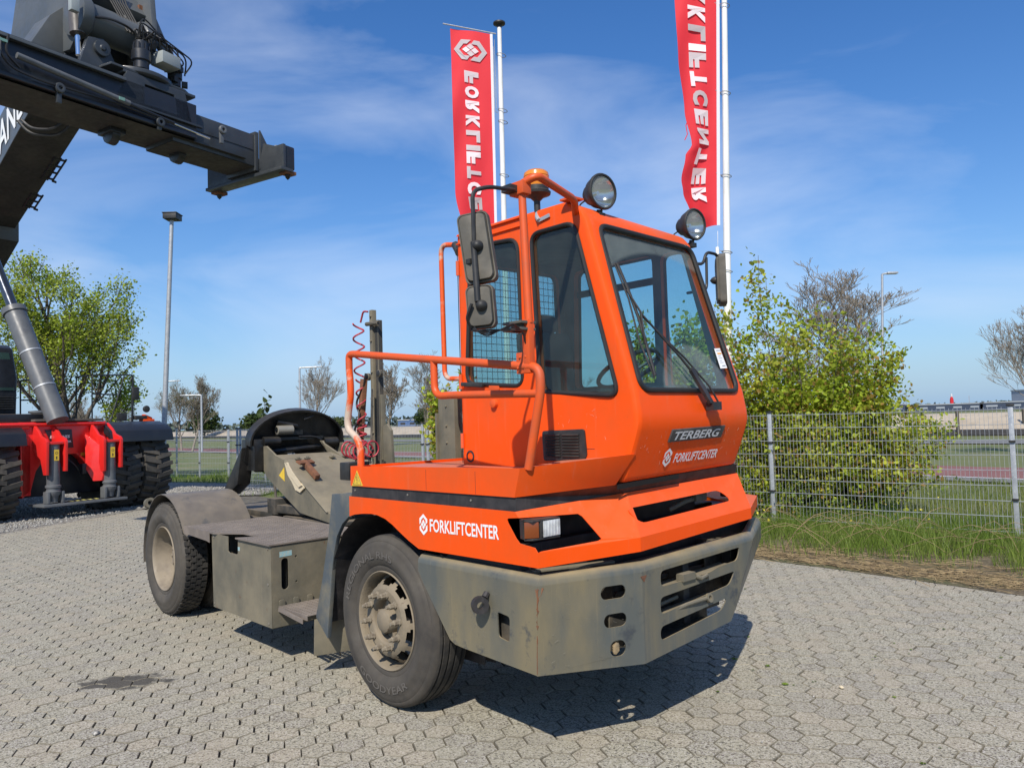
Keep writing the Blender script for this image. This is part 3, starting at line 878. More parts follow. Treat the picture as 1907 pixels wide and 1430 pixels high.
def inset(pts, d, yn):
    c = Vector((.85, 0, 2.2)); out = []
    for p in pts:
        x = p[0] + (d if p[0] < .5 else -d); z = p[2] + (d if p[2] < 2 else -d)
        out.append((x, yn, z))
    return out
INM = mat('grey_cab_lining', (.05, .053, .058), .8)
inn = hull(inset(NR, .035, .64), inset(FR, .035, 1.64), INM).build('cab_lining', INM, None, smooth=0)
WIN1 = round_poly([(.268, .6, 2.955), (.66, .6, 2.925), (.742, .6, 2.00), (.725, .6, 1.985), (.30, .6, 2.025), (.186, .6, 2.10)], .07, 5)
WIN1 = round_poly([(.262, .6, 2.955), (.722, .6, 2.922), (.742, .6, 1.988), (.186, .6, 2.035)], .085, 6)
WIN2 = round_poly([(.846, .6, 2.925), (1.205, .6, 2.925), (1.492, .6, 1.895), (.886, .6, 1.945)], .075, 6)
PWn = V(.973, 0, .298).normalized()
GWS = round_poly([(1.296, .70, 2.905), (1.300, 1.640, 2.885), (1.598, 1.655, 1.918), (1.600, .655, 1.922)], .075, 6)
FW1 = [(x, 1.6, z) for x, z in ((.25, 2.90), (.985, 2.90), (.985, 2.0), (.22, 2.0))]
FW2 = [(x, 1.6, z) for x, z in ((1.055, 2.89), (1.225, 2.89), (1.47, 1.95), (1.055, 1.95))]
RW = [(.0, y, z) for y, z in ((.70, 2.88), (1.58, 2.88), (1.60, 2.02), (.70, 2.02))]
cut = MB()
def grow(l, c, s): c = sum((Vector(p) for p in l), Vector()) / len(l); return [c + (Vector(p) - c) * s for p in l]
def addcut(pts, ext): cut.prism(pts, ext)
cut.prism([p + V(0, -.1, 0) for p in WIN1], (0, .147, 0)); cut.prism([p + V(0, -.1, 0) for p in WIN2], (0, .147, 0))
cut.prism([p + PWn * .1 for p in GWS], PWn * -.15)
cut.prism([p + V(0, .035, 0) for p in round_poly(FW1, .06)], (0, .3, 0)); cut.prism([p + V(0, .035, 0) for p in round_poly(FW2, .06)], (0, .3, 0)); cut.prism(round_poly(RW, .06), (.25, 0, 0))
cut_ = cut.build('window_cutter', ORANGE, None, smooth=0)
for tool in (inn, cut_):
    b = cab_.modifiers.new('b', 'BOOLEAN'); b.operation = 'DIFFERENCE'; b.object = tool; b.solver = 'EXACT'
    if tool is inn: b.material_mode = 'TRANSFER'
dg = bpy.context.evaluated_depsgraph_get()
me = bpy.data.meshes.new_from_object(cab_.evaluated_get(dg))
cab_.modifiers.clear(); cab_.data = me
bpy.data.objects.remove(inn); bpy.data.objects.remove(cut_)
bm = bmesh.new(); bm.from_mesh(me)
for f in bm.faces: f.smooth = True
for e in bm.edges: e.smooth = not (len(e.link_faces) != 2 or e.calc_face_angle(0) > .45)
bm.to_mesh(me); bm.free()
cab_.parent = truck
cab_.name = 'cab'
def win(name, loop, off, gm, extra=None, seal=.013):
    w = MB(); n = Vector(off)
    w.prism([Vector(p) + n for p in grow(loop, 0, .985)], n.normalized() * .005)
    g = w.build(name, gm, cab_, smooth=0)
    s = MB(); s.tube([Vector(p) - n.normalized() * .004 for p in loop], seal, 8, closed=True); s.build('window_seal', RUBBER, g)
    return g
win('side_window', WIN1, (0, .012, 0), GL_SIDE); win('side_window', WIN2, (0, .012, 0), GL_SIDE)
win('windscreen', GWS, PWn * -.012, GL_FRONT, seal=.016)
win('far_side_window', [p + V(0, .10, 0) for p in round_poly(FW1, .06)], (0, -.012, 0), GL_FAR); win('far_side_window', [p + V(0, .085, 0) for p in round_poly(FW2, .06)], (0, -.012, 0), GL_FAR)
win('rear_window', [p + V(.105, 0, 0) for p in round_poly(RW, .06)], (.012, 0, 0), GL_FAR)
# door seams
m = MB()
for x in (.115, .79): m.bb(x, x + .006, .5975, .5998, 1.50, 3.0)
m.build('door_seam', RUBBER, cab_, smooth=0)
m = MB(); m.prism([(.13, .585, 3.045), (.80, .585, 3.045), (.80, .60, 3.055), (.13, .60, 3.055)], (0, 0, .012)); m.bb(.12, .82, .586, .598, 2.992, 3.0)
m.build('rain_gutter', ORANGE, cab_, bevel=.003)
# far-side glazing bars
m = MB(); m.bb(.22, 1.0, 1.675, 1.70, 2.70, 2.75); m.build('glazing_bar', SOOT, cab_, bevel=.004)
# rear window guard: wires
gd = MB()
for k in range(20): y = .68 + k * .05; gd.tube([(.075, y, 1.98), (.075, y, 2.93)], .0025, 4, caps=False)
for k in range(20): z = 1.98 + k * .05; gd.tube([(.070, .68, z), (.070, 1.63, z)], .0025, 4, caps=False)
gd.build('rear_window_guard', SOOT, cab_, smooth=0)
# interior
m = MB(); m.box((.62, 1.20, 1.86), (.5, .5, .14)); m.build('seat', SEATM, truck, bevel=.04)
m = MB(); m.box((.36, 1.20, 2.12), (.12, .46, .56), Matrix.Rotation(-.12, 3, 'Y')); m.box((.33, 1.2, 2.46), (.09, .24, .13)); m.build('backrest', SEATM, truck, bevel=.04)
m = MB(); m.prism([(1.46, .66, 1.50), (1.55, .66, 1.80), (1.55, .66, 1.88), (1.30, .66, 1.95), (1.20, .66, 1.88), (1.22, .66, 1.5)], (0, 1.0, 0)); m.bb(.14, 1.2, .65, .72, 1.5, 1.86); m.bb(.14, 1.25, 1.56, 1.64, 1.5, 1.98)
m.build('dashboard', DASHM, truck, bevel=.02)
m = MB(); sw = V(1.13, 1.15, 2.08); sa = V(-.5, 0, .86).normalized(); su = sa.orthogonal().normalized(); sv = sa.cross(su)
m.tube([sw + (su * math.cos(2 * PI * k / 28) + sv * math.sin(2 * PI * k / 28)) * .21 for k in range(28)], .014, 8, closed=True)
for k in range(3): a = 2 * PI * k / 3; m.tube([sw - sa * .03, sw + (su * math.cos(a) + sv * math.sin(a)) * .21], .012, 6)
m.tube([sw - sa * .03, sw - sa * .3], .03, 8); m.build('steering_wheel', BLACKP, truck)
m = MB(); m.bb(.2, 1.15, .66, 1.62, 2.93, 2.975); m.box((1.10, .85, 2.86), (.12, .2, .1)); m.bb(.95, 1.2, 1.0, 1.4, 2.84, 2.93); m.build('roof_lining', DASHM, truck, bevel=.01)

# ---- vent grille
v = MB()
vo = [(.893, .6, 1.708), (1.232, .6, 1.716), (1.246, .6, 1.552), (1.20, .6, 1.535), (.90, .6, 1.528)]
v.prism([(x, .588, z) for x, y, z in round_poly(vo, .02, 3)], (0, .014, 0))
grille = v.build('vent_grille', BLACKP, truck, bevel=.004)
for (xa, xb) in ((.925, 1.045), (1.065, 1.195)):
    for k in range(8):
        z = 1.556 + k * .0175; q = MB()
        q.box(((xa + xb) / 2 + .002 * 0, .583, z + .003), (xb - xa, .012, .0085), Matrix.Rotation(.5, 3, 'X'))
        q.build('louvre', BLACKP, grille, smooth=0)
# badge + lettering on the front: frame of the lower front panel
fo = V(1.5795, .905, 1.629); fu = V(0, 1, .014).normalized(); fv = V(.355, 0, .935).normalized()
m = MB(); bo = [(0, 0), (.545, .002), (.560, .078), (.012, .076)]
fnrm = fu.cross(fv).normalized()
m.prism([fo + fu * a + fv * b for a, b in bo], fnrm * .012)
badge = m.build('name_badge', mat('badge_black', (.05, .05, .05), .5, c2=(.10, .10, .095), s2=12), truck, bevel=.003)
m = MB(); vs, fs = text_mesh('TERBERG', .475, .052, shear=.25, bold=.022); put2d(m, vs, fs, fo + fu * .035 + fv * .012, fu, fv, .0145, BADGE)
m.build('badge_lettering', BADGE, badge, smooth=0)
# black letter sides for depth
m = MB(); vs, fs = text_mesh('FORKLIFTCENTER', .455, .058, shear=.22, bold=.018)
put2d(m, vs, fs, V(1.5355, 1.005, 1.505) + fnrm * .0, fu, fv, .0055, DECW)
put_logo(m, .115, V(1.5475, .938, 1.540), fu, fv, .0065, DECW)
m.build('front_lettering', DECW, truck, smooth=0)
m = MB(); vs, fs = text_mesh('FORKLIFTCENTER', .605, .075, bold=.02)
put2d(m, vs, fs, (.530, -.0025, 1.143), (1, 0, .013), (0, 0, 1), 0, DECW)
put_logo(m, .125, (.468, -.0025, 1.180), (1, 0, 0), (0, 0, 1), 0, DECW)
m.build('side_lettering', DECW, truck, smooth=0)
m = MB(); m.prism([(-.259, -.001, 1.480), (-.324, -.001, 1.374), (-.190, -.001, 1.380)], (0, -.001, 0)); tri = m.build('warning_triangle', YEL, truck, smooth=0)
m = MB()
T_ = [(-.259, -.0025, 1.462), (-.306, -.0025, 1.383), (-.208, -.0025, 1.387)]
for a, b in ((0, 1), (1, 2), (2, 0)): m.tube([T_[a], T_[b]], .0016, 4)
m.tube([(-.259, -.0025, 1.44), (-.259, -.0025, 1.41)], .003, 4); m.box((-.259, -.003, 1.398), (.006, .001, .006)); m.build('triangle_print', SOOT, tri, smooth=0)

# ---- handrails
m = MB()
m.tube(fillet([(-.291, .05, 1.49), (-.288, .05, 1.62), (-.33, .05, 1.69), (-.435, .05, 1.745), (-.45, .05, 1.80), (-.427, .05, 1.90), (-.403, .05, 1.97), (-.400, .05, 2.05), (-.413, .05, 2.16)], .05), .024, 10, TUBEW)
m.tube(fillet([(-.413, .05, 2.15), (-.413, .05, 2.262), (-.35, .05, 2.262), (1.425, .05, 2.045), (1.43, .05, 1.93), (1.322, .05, 1.525)], .10, 6), .024, 10, TUBEO)
m.build('handrail', TUBEO, truck, smooth=60)
m = MB(); m.tube(fillet([(.541, .05, 2.150), (.541, .05, 1.935), (.70, .05, 1.935), (1.42, .05, 1.912)], .11, 6), .022, 10, TUBEO); m.build('lower_rail', TUBEO, truck, smooth=60)
m = MB(); m.tube(fillet([(.0, .68, 3.03), (-.165, .68, 3.06), (-.16, .68, 2.09), (.10, .68, 2.075)], .07, 6), .018, 10, TUBEW); m.tube([(.10, .63, 2.95), (.06, .66, 2.97), (.0, .68, 3.03)], .03, 8, BLACKP)
m.build('grab_rail', TUBEW, truck, smooth=60)
# mirror post with top bracket and brace to the roof
m = MB()
m.tube([(1.338, .05, 2.965), (1.359, .05, 2.28)], .021, 10); m.build('mirror_post', TUBEO, truck, smooth=60)
m = MB(); m.tube(fillet([(1.345, .05, 3.015), (1.42, .08, 3.045), (1.30, .50, 3.02), (1.20, .62, 2.975)], .05, 5), .021, 10); m.box((1.19, .60, 3.06), (.10, .10, .012)); m.build('roof_brace', TUBEO, truck, smooth=60)
m = MB(); m.bb(1.27, 1.375, .02, .085, 2.955, 3.025); m.build('mirror_bracket', TUBEO, truck, bevel=.008)
m = MB(); m.bb(1.33, 1.375, .03, .07, 2.02, 2.30); m.bb(1.27, 1.36, .035, .06, 2.02, 2.13)
for z, x in ((2.05, 1.285), (2.05, 1.345), (2.105, 1.345), (2.105, 1.30)): m.lathe([(.008, 0), (.008, -.008), (0, -.009)], (x, .035, z), (0, 1, 0), 6)
m.build('post_foot', TUBEO, truck, bevel=.004)
m = MB(); m.bb(1.23, 1.37, -.02, .09, 2.275, 2.290); m.bb(1.23, 1.37, -.02, .09, 2.240, 2.255); m.tube([(1.30, .04, 2.24), (1.30, .04, 2.29)], .045, 12)
m.build('lamp_bracket', MIRB, truck, bevel=.004)
m = MB(); m.tube(fillet([(1.33, .0, 2.975), (1.40, -.24, 2.93), (1.400, -.345, 2.89), (1.402, -.345, 2.80), (1.402, -.345, 2.64)], .06, 6), .0105, 8)
m.tube([(1.402, -.348, 2.64), (1.420, -.348, 2.35)], .015, 10); m.box((1.30, .0, 2.985), (.07, .06, .035)); m.box((1.37, -.348, 2.55), (.035, .03, .022))
m.build('mirror_arm', BLACKP, truck)
def mirror(c, w, h, tilt, yaw, name='side_mirror', r=.03):
    mb = MB()
    R = Matrix.Rotation(yaw, 3, 'Z') @ Matrix.Rotation(tilt, 3, 'Y')
    lp = slot2d(0, 0, w, h, 5, r)
    def q(p, d): return Vector(c) + R @ Vector((p[0], d, p[1]))
    def ring(s, d): return [q((p[0] * s, p[1] * (1 - (1 - s) * w / h)), d) for p in lp]
    rs = [ring(1, .035), ring(1, 0), ring(.97, -.012), ring(.90, -.012), ring(.86, -.006), ring(.80, -.028), ring(.3, -.034)]
    n = len(lp); vs = [p for r_ in rs for p in r_]; fs = []
    for i in range(len(rs) - 1):
        for k in range(n): l = (k + 1) % n; fs.append((i * n + k, i * n + l, (i + 1) * n + l, (i + 1) * n + k))
    fs.append(tuple((len(rs) - 1) * n + k for k in range(n)))
    mb.mesh(vs, fs)
    o = mb.build(name, MIRB, truck, smooth=50)
    g = MB(); g.mesh(ring(.97, .030), [tuple(range(n))]); g.build('mirror_glass', CHROME, o)
    k = MB(); k.lathe([(0, -.075), (.020, -.060), (.027, -.045), (.030, -.02), (.030, .0)], Vector(c) + R @ Vector((.012, 0, .0)), R @ Vector((0, 1, 0)), 16); k.build('mirror_knuckle', BLACKP, o)
    return o
mirror((1.382, -.31, 2.620), .158, .350, -.125, .62)
mirror((1.398, -.31, 2.330), .140, .212, -.06, .62, r=.03)
m = MB()
for k in range(4):
    a = .012 * k
    m.tube(fillet([(1.34, -.33, 2.25 + a), (1.37 + a, -.35, 2.21), (1.42, -.26 - a, 2.22 - a), (1.42, -.12, 2.225 + a), (1.36, .0, 2.235), (1.35, .03, 2.21 - a)], .03), .004, 5)
m.tube(fillet([(1.402, -.37, 2.34), (1.37, -.38, 2.27), (1.37, -.35, 2.23)], .03), .008, 6)
m.build('mirror_cable', BLKH, truck)
# door handle and catch
m = MB(); m.box((.27, .575, 2.022), (.22, .03, .028), Matrix.Rotation(.09, 3, 'Y')); m.bb(.20, .24, .575, .60, 2.01, 2.03); m.build('door_handle', BLACKP, truck, bevel=.008)
m = MB(); m.bb(.42, .52, .585, .60, 1.975, 2.01); m.lathe([(.03, 0), (.028, -.03), (0, -.034)], (.47, .60, 1.89), (0, 1, 0), 12); m.build('door_lock', TUBEO, truck, bevel=.003)
m = MB(); m.lathe([(.040, .0), (.040, -.004), (.030, -.006), (.028, .02), (0, .02)], (.20, .598, 1.545), (0, 1, 0), 20); m.build('drain_port', SOOT, truck)
# beacon
m = MB(); b0 = (.885, .62, 3.095)
m.lathe([(.016, -.06), (.02, -.02), (.02, .03), (.045, .055), (.085, .07), (.088, .085), (.075, .095), (.075, .118), (0, .118)], b0, (0, 0, 1), 24)
m.tube([(.885, .62, 3.06), (.90, .60, 3.02), (.93, .585, 2.99)], .014, 8, STEEL); m.box((.97, .592, 3.0), (.09, .008, .022), Matrix.Rotation(-.15, 3, 'Y'), STEEL)
bc = m.build('beacon', BLACKP, truck)
m = MB(); m.lathe([(.074, .118), (.078, .135), (.080, .155), (.080, .178), (.076, .180), (.080, .183), (.076, .205), (.060, .218), (0, .220)], b0, (0, 0, 1), 24); m.build('amber_dome', AMBER, bc)
# work lamps
def worklamp(c, aim, r=.105):
    mb = MB(); c = Vector(c); aim = Vector(aim).normalized()
    mb.lathe([(.0, -.125), (.045, -.12), (.060, -.10), (.066, -.075), (.088, -.05), (r * .98, -.01), (r * 1.03, .0), (r * 1.05, .012), (r * 1.0, .022), (r * .93, .022), (r * .90, .012)], c, aim, 32)
    mb.tube([c + V(0, 0, -r) - aim * .02, c + V(0, 0, -r - .05) - aim * .03], .018, 8); mb.box(c + V(0, 0, -r - .035) - aim * .03, (.06, .05, .03))
    mb.tube(fillet([c - aim * .11 + V(0, -.03, -.03), c - aim * .15 + V(0, -.06, -.06), c - aim * .13 + V(0, -.05, -.11), c - aim * .10 + V(0, -.02, -.16)], .03), .005, 6)
    o = mb.build('work_lamp', BLACKP, truck)
    q = MB(); q.lathe([(r * .90, .008), (r * .7, -.035), (r * .4, -.06), (.012, -.066), (.012, -.03), (0, -.03)], c, aim, 32); q.build('reflector', CHROME, o)
    g = MB(); g.lathe([(r * .92, .010), (r * .6, .017), (r * .3, .021), (0, .022)], c, aim, 32); g.build('lens', GL_CLEAR, o)
worklamp((1.26, .79, 3.125), (1, -.12, -.03)); worklamp((1.26, 1.755, 3.075), (1, -.12, -.05))
# far mirror
m = MB(); m.tube(fillet([(1.25, 1.70, 2.80), (1.22, 1.92, 2.83), (1.22, 1.96, 2.92), (1.22, 2.10, 2.92), (1.22, 2.13, 2.85), (1.22, 2.15, 2.66)], .05, 5), .011, 8)
m.tube(fillet([(1.24, 1.68, 2.60), (1.22, 1.95, 2.65), (1.22, 1.96, 2.88)], .05, 5), .010, 8)
m.build('mirror_arm', BLACKP, truck)
fm = mirror((1.22, 2.13, 2.735), .20, .36, .0, -.95, 'side_mirror')
# wiper
m = MB()
def WP(y, z, off=.03):   # point just off the windscreen plane
    x = (2.146 - .298 / .973 * 0 - 0) if False else (1.6 - (z - 1.92) * .3 / .98)
    return V(x, y, z) + PWn * off
piv = WP(1.245, 1.845, .04)
m.tube([piv, WP(1.20, 1.93, .05), WP(1.05, 2.10, .05), WP(.80, 2.36, .04)], .010, 8, r2=.006)
m.tube([WP(1.33, 1.835, .035), WP(1.27, 1.93, .045), WP(1.10, 2.10, .045), WP(.83, 2.34, .03)], .006, 8)
m.prism([piv + V(0, -.03, -.02), piv + V(0, .02, -.03), WP(1.13, 2.04, .045), WP(1.10, 2.02, .045)], PWn * .02)
m.box(piv + V(0, .03, -.03), (.05, .09, .05))
m.tube([WP(.745, 2.66, .022), WP(.775, 2.50, .024), WP(.795, 2.33, .024), WP(.80, 2.0, .018)], .009, 6)
m.tube([WP(.735, 2.66, .012), WP(.77, 2.45, .012), WP(.755, 2.2, .012), WP(.795, 1.985, .012)], .005, 6)
m.tube([WP(.765, 2.50, .02), WP(.80, 2.36, .045), WP(.79, 2.18, .02)], .007, 6)
m.build('wiper', SOOT, truck)
m = MB(); st = [WP(1.545, 2.195, 0), WP(1.612, 2.20, 0), WP(1.625, 2.07, 0), WP(1.545, 2.065, 0)]
m.prism([p - PWn * .006 for p in st], PWn * .0012); stk = m.build('windscreen_sticker', MATW, truck, smooth=0)
m = MB()
def sp(a, b): return st[3] + (st[2] - st[3]) * a + (st[0] - st[3]) * b - PWn * .0035
m.poly([sp(.2, .70), sp(.8, .70), sp(.8, .78), sp(.2, .78)], ORP)
for b, a0, a1, h in ((.88, .15, .8, .035), (.60, .2, .6, .02), (.50, .2, .7, .02), (.38, .2, .55, .02), (.28, .2, .7, .02), (.10, .35, .85, .05)):
    m.poly([sp(a0, b), sp(a1, b), sp(a1, b + h), sp(a0, b + h)], PRINT)
m.build('sticker_print', PRINT, stk, smooth=0)
# box and frame behind the cab
m = MB(); m.bb(-.60, -.40, .95, 1.25, 1.25, 1.96); m.bb(-.62, -.60, .93, 1.0, 1.25, 1.85)
for z in (1.45, 1.62, 1.75, 1.9): m.lathe([(.010, 0), (.010, -.01), (0, -.011)], (-.5, .95, z), (0, 1, 0), 6)
m.tube(fillet([(-.38, 1.0, 1.85), (-.34, 1.0, 1.75), (-.38, 1.0, 1.6), (-.3, 1.0, 1.4)], .05), .012, 6, BLKH)
m.bb(-.40, -.1, 1.0, 1.5, 1.3, 1.75, CHASSIS)
m.build('air_filter_housing', MUD, truck, bevel=.006)
# hose mast
mast = MB()
mast.bb(-1.90, -1.855, 1.17, 1.22, .86, 2.84); mast.bb(-1.83, -1.79, 1.19, 1.24, .86, 2.74, CHASSIS)
mast.bb(-1.845, -1.815, 1.19, 1.21, .9, 2.70, CHASSIS); mast.bb(-1.86, -1.78, 1.20, 1.25, 1.45, 2.05)
mast.prism([(-1.76, 1.2, 1.40), (-1.62, 1.2, 1.42), (-1.64, 1.2, 1.72), (-1.70, 1.2, 1.78), (-1.76, 1.2, 1.76)], (0, .03, 0))
mast.tube([(-1.92, 1.15, 2.71), (-1.72, 1.15, 2.70)], .02, 8, BLACKP)
mast.lathe([(.0, -.02), (.035, -.01), (.035, .02), (0, .03)], (-1.74, 1.16, 2.24), (0, 1, 0), 10, BLACKP); mast.lathe([(.0, -.02), (.035, -.01), (.035, .02), (0, .03)], (-1.93, 1.16, 2.22), (0, 1, 0), 10, BLACKP)
for z in (2.78, 2.55, 2.26, 1.95, 1.7): mast.lathe([(.012, 0), (.012, -.015), (0, -.016)], (-1.87, 1.17, z), (0, 1, 0), 6)
mast.build('hose_mast', MUD, truck, bevel=.004)
m = MB(); m.box((-2.0, 1.12, 1.78), (.05, .05, .85), Matrix.Rotation(.16, 3, 'Y')); m.build('rusty_stay', RUST, truck, bevel=.003)
def coil(mb, ctrl, turns, r, tr, mt, n=14):
    C_ = [Vector(c) for c in ctrl]; N = int(turns * n); pts = []
    for k in range(N + 1):
        t = k / N * (len(C_) - 1); i = min(int(t), len(C_) - 2); f = t - i
        c = C_[i].lerp(C_[i + 1], f); d = (C_[i + 1] - C_[i]).normalized(); u = d.orthogonal().normalized(); w = d.cross(u)
        a = 2 * PI * k / n
        pts.append(c + (u * math.cos(a) + w * math.sin(a)) * r)
    mb.tube(pts, tr, 6, mt)
m = MB()
coil(m, [(-1.98, 1.10, 2.72), (-1.97, 1.10, 2.20)], 3.5, .050, .0085, REDH)
coil(m, [(-1.97, 1.10, 2.20), (-1.95, 1.10, 1.80)], 3, .040, .0085, REDH)
coil(m, [(-1.95, 1.10, 1.80), (-1.93, 1.08, 1.58)], 3, .042, .0085, REDH)
coil(m, [(-2.15, 1.05, 1.56), (-2.0, 1.05, 1.53), (-1.80, 1.02, 1.53), (-1.58, 1.00, 1.575)], 6.5, .066, .0085, REDH)
m.tube(fillet([(-1.87, 1.14, 2.82), (-1.92, 1.12, 2.83), (-1.97, 1.12, 2.73)], .04), .009, 6, REDH)
m.build('red_coiled_hose', REDH, truck, smooth=60)
m = MB()
m.tube(fillet([(-1.90, 1.12, 2.25), (-1.93, 1.1, 2.10), (-2.03, 1.08, 1.98), (-1.93, 1.08, 1.85), (-2.05, 1.08, 1.75), (-2.04, 1.06, 1.62), (-1.92, 1.05, 1.50), (-1.75, 1.04, 1.47), (-1.68, 1.04, 1.55)], .1, 5), .011, 6)
m.tube(fillet([(-1.80, 1.12, 2.10), (-1.79, 1.1, 1.80), (-1.77, 1.08, 1.60), (-1.75, 1.05, 1.44), (-1.85, 1.05, 1.40)], .1, 5), .011, 6, CHASSIS)
m.tube(fillet([(-1.95, 1.06, 1.66), (-1.98, 1.02, 1.54), (-1.85, 1.0, 1.46), (-1.72, 1.0, 1.50), (-1.66, 1.0, 1.44)], .06, 5), .010, 6)
m.build('black_hose', BLKH, truck, smooth=60)

# ---- lifting boom and fifth wheel
m = MB()
nb = [(-3.42, .80, 1.585), (-3.50, .80, 1.47), (-3.30, .80, 1.27), (-2.60, .80, .955), (-2.05, .80, .90), (-1.95, .80, .96), (-2.07, .80, 1.0), (-2.877, .80, 1.44), (-3.10, .80, 1.50), (-3.30, .80, 1.59)]
m.prism(nb, (0, .02, 0)); m.prism([V(p) + V(0, .88, 0) for p in nb], (0, .02, 0))
m.prism([(-3.12, .80, 1.500), (-2.87, .80, 1.452), (-2.87, 1.70, 1.452), (-3.12, 1.70, 1.500)], (0, 0, -.012))
m.prism([(-2.875, .78, 1.452), (-2.07, .78, 1.005), (-2.07, 1.72, 1.005), (-2.875, 1.72, 1.452)], (0, 0, -.012))
boom = m.build('lifting_boom', MUD, truck, bevel=.003, seg=1)
m = MB()
for y in (.92, 1.02, 1.30, 1.45, 1.52): m.tube([(-2.86, y, 1.45), (-2.84, y, 1.48)], .016, 8); m.box((-2.85, y, 1.46), (.05, .05, .012))
m.prism([(-2.9, 1.44, 1.46), (-3.2, 1.44, 1.50), (-3.3, 1.44, 1.62), (-3.36, 1.44, 1.62)], (0, .02, 0))
m.build('boom_bolt', MUD, boom, bevel=.002)
m = MB(); m.box((-1.98, 1.03, 1.36), (.16, .22, .16)); m.build('rubber_buffer', BLACKP, truck, bevel=.01)
m = MB(); m.box((-2.72, .93, 1.43), (.06, .22, .02), Matrix.Rotation(.4, 3, 'Z') @ Matrix.Rotation(.5, 3, 'Y')); m.box((-2.62, .93, 1.36), (.30, .05, .05), Matrix.Rotation(.5, 3, 'Y')); m.build('rusty_angle_iron', RUST, boom, bevel=.003)
m = MB()
cr_ = [(-2.86, .792, 1.42), (-2.80, .792, 1.43), (-2.74, .792, 1.37), (-2.66, .792, 1.32), (-2.58, .792, 1.25), (-2.50, .792, 1.24), (-2.47, .792, 1.19), (-2.55, .792, 1.16), (-2.64, .792, 1.18), (-2.72, .792, 1.24), (-2.80, .792, 1.32)]
rz_ = random.Random(8); m.prism([(x + rz_.uniform(-.012, .012), y, z + rz_.uniform(-.012, .012)) for x, y, z in cr_], (0, -.012, 0)); m.prism([(-2.78, .785, 1.41), (-2.70, .785, 1.35), (-2.50, .785, 1.22), (-2.56, .785, 1.20), (-2.72, .785, 1.30)], (0, -.02, .004)); m.build('splintered_wood_chock', CREAM, boom, smooth=0)
m = MB(); m.prism([(-3.02, .798, 1.30), (-2.90, .798, 1.245), (-2.905, .798, 1.385)], (0, -.0015, 0)); m.build('warning_triangle', YEL, boom, smooth=0)
# coupling plate: thick horseshoe disc tipped up, seen from below
fwc = V(-3.45, 1.20, 1.67); fy_ = V(0, 1, 0); fz_ = V(.22, 0, .97).normalized(); fn_ = fy_.cross(fz_)
loop = []
for k in range(21):
    a = math.radians(-8 + 196 * k / 20); loop.append((.54 * math.cos(a), .33 * math.sin(a) - .02))
loop += [(-.54, -.24), (-.42, -.36), (-.12, -.38), (-.07, -.18), (.03, -.18), (.07, -.38), (.42, -.36), (.54, -.22)]
m = MB(); L_ = [fwc + fy_ * a + fz_ * b for a, b in loop]
m.prism(L_, fn_ * -.035)
for k in range(21): pass
rim = [fwc + fy_ * loop[k][0] + fz_ * loop[k][1] for k in range(21)]
for a, b in zip(rim, rim[1:]):
    m.mesh([a, b, b + fn_ * .09, a + fn_ * .09, a * 1 - (a - fwc).normalized() * .02, b - (b - fwc).normalized() * .02, b - (b - fwc).normalized() * .02 + fn_ * .09, a - (a - fwc).normalized() * .02 + fn_ * .09],
           [(0, 1, 2, 3), (4, 7, 6, 5), (3, 2, 6, 7)])
GREASE = mat('greasy_black_steel', (.010, .010, .010), .38, c2=(.03, .028, .025), s2=8, bump=.2, bscale=30, up_dust=.5, dust_col=(.09, .08, .065))
fwp = m.build('coupling_plate', GREASE, truck, smooth=30)
m = MB()
def fq(a, b, d): return fwc + fy_ * a + fz_ * b + fn_ * d
m.tube([fq(-.40, -.02, .08), fq(-.22, -.02, .08)], .05, 12); m.tube([fq(.30, -.05, .08), fq(.46, -.05, .08)], .05, 12)
m.box(fq(-.02, .0, .06), (.05, .62, .03)); m.tube([fq(-.25, .18, .06), fq(-.02, .13, .06)], .022, 8); m.tube([fq(.05, .20, .06), fq(.16, .24, .06)], .012, 8)
m.tube([fq(-.3, -.14, .05), fq(.3, -.10, .05)], .03, 8); m.box(fq(-.1, .06, .04), (.05, .3, .05))
m.tube(fillet([fq(.0, .02, .08), fq(.2, .02, .1), fq(.33, -.08, .1), fq(.30, -.22, .1)], .08), .012, 6)
m.build('locking_gear', GREASE, fwp)
m = MB(); m.lathe([(.032, -.09), (.048, -.085), (.048, .085), (.032, .09)], fq(-.17, .10, .08), (0, 1, 0), 12); m.build('air_cylinder', mat('dusty_aluminium', (.32, .30, .25), .5, metal=.4), fwp)
m = MB(); m.prism([V(-3.55, .62, 1.52), V(-3.48, .62, 1.58), V(-3.60, .62, 1.20), V(-3.85, .62, 1.08), V(-3.95, .62, 1.12)], (0, .14, 0))
m.bb(-3.66, -3.36, .70, .80, 1.34, 1.66); m.bb(-3.62, -3.42, 1.70, 1.78, 1.40, 1.62)
m.build('plate_ramp', GREASE, fwp, bevel=.006)
# clutter on the frame behind the step plate
m = MB()
m.bb(-3.30, -3.12, .80, 1.05, .90, 1.06); m.bb(-3.0, -2.0, .82, 1.58, .86, .90)
m.tube([(-3.3, 1.1, .88), (-2.75, 1.05, 1.12), (-2.6, 1.05, 1.16)], .05, 10); m.tube([(-2.9, 1.5, .90), (-3.4, 1.5, 1.35)], .05, 10)
m.box((-2.9, .95, .96), (.5, .22, .08), Matrix.Rotation(.1, 3, 'Z')); m.bb(-4.3, -3.2, .80, 1.60, .86, .92)
m.build('frame_bracket', CHASSIS, truck, bevel=.01)
m = MB(); m.tube([(-4.35, .3, .52), (-4.35, 2.15, .52)], .04, 10); m.bb(-4.38, -4.33, .7, 1.7, .5, .86); m.build('rear_crossbar', CHASSIS, truck)

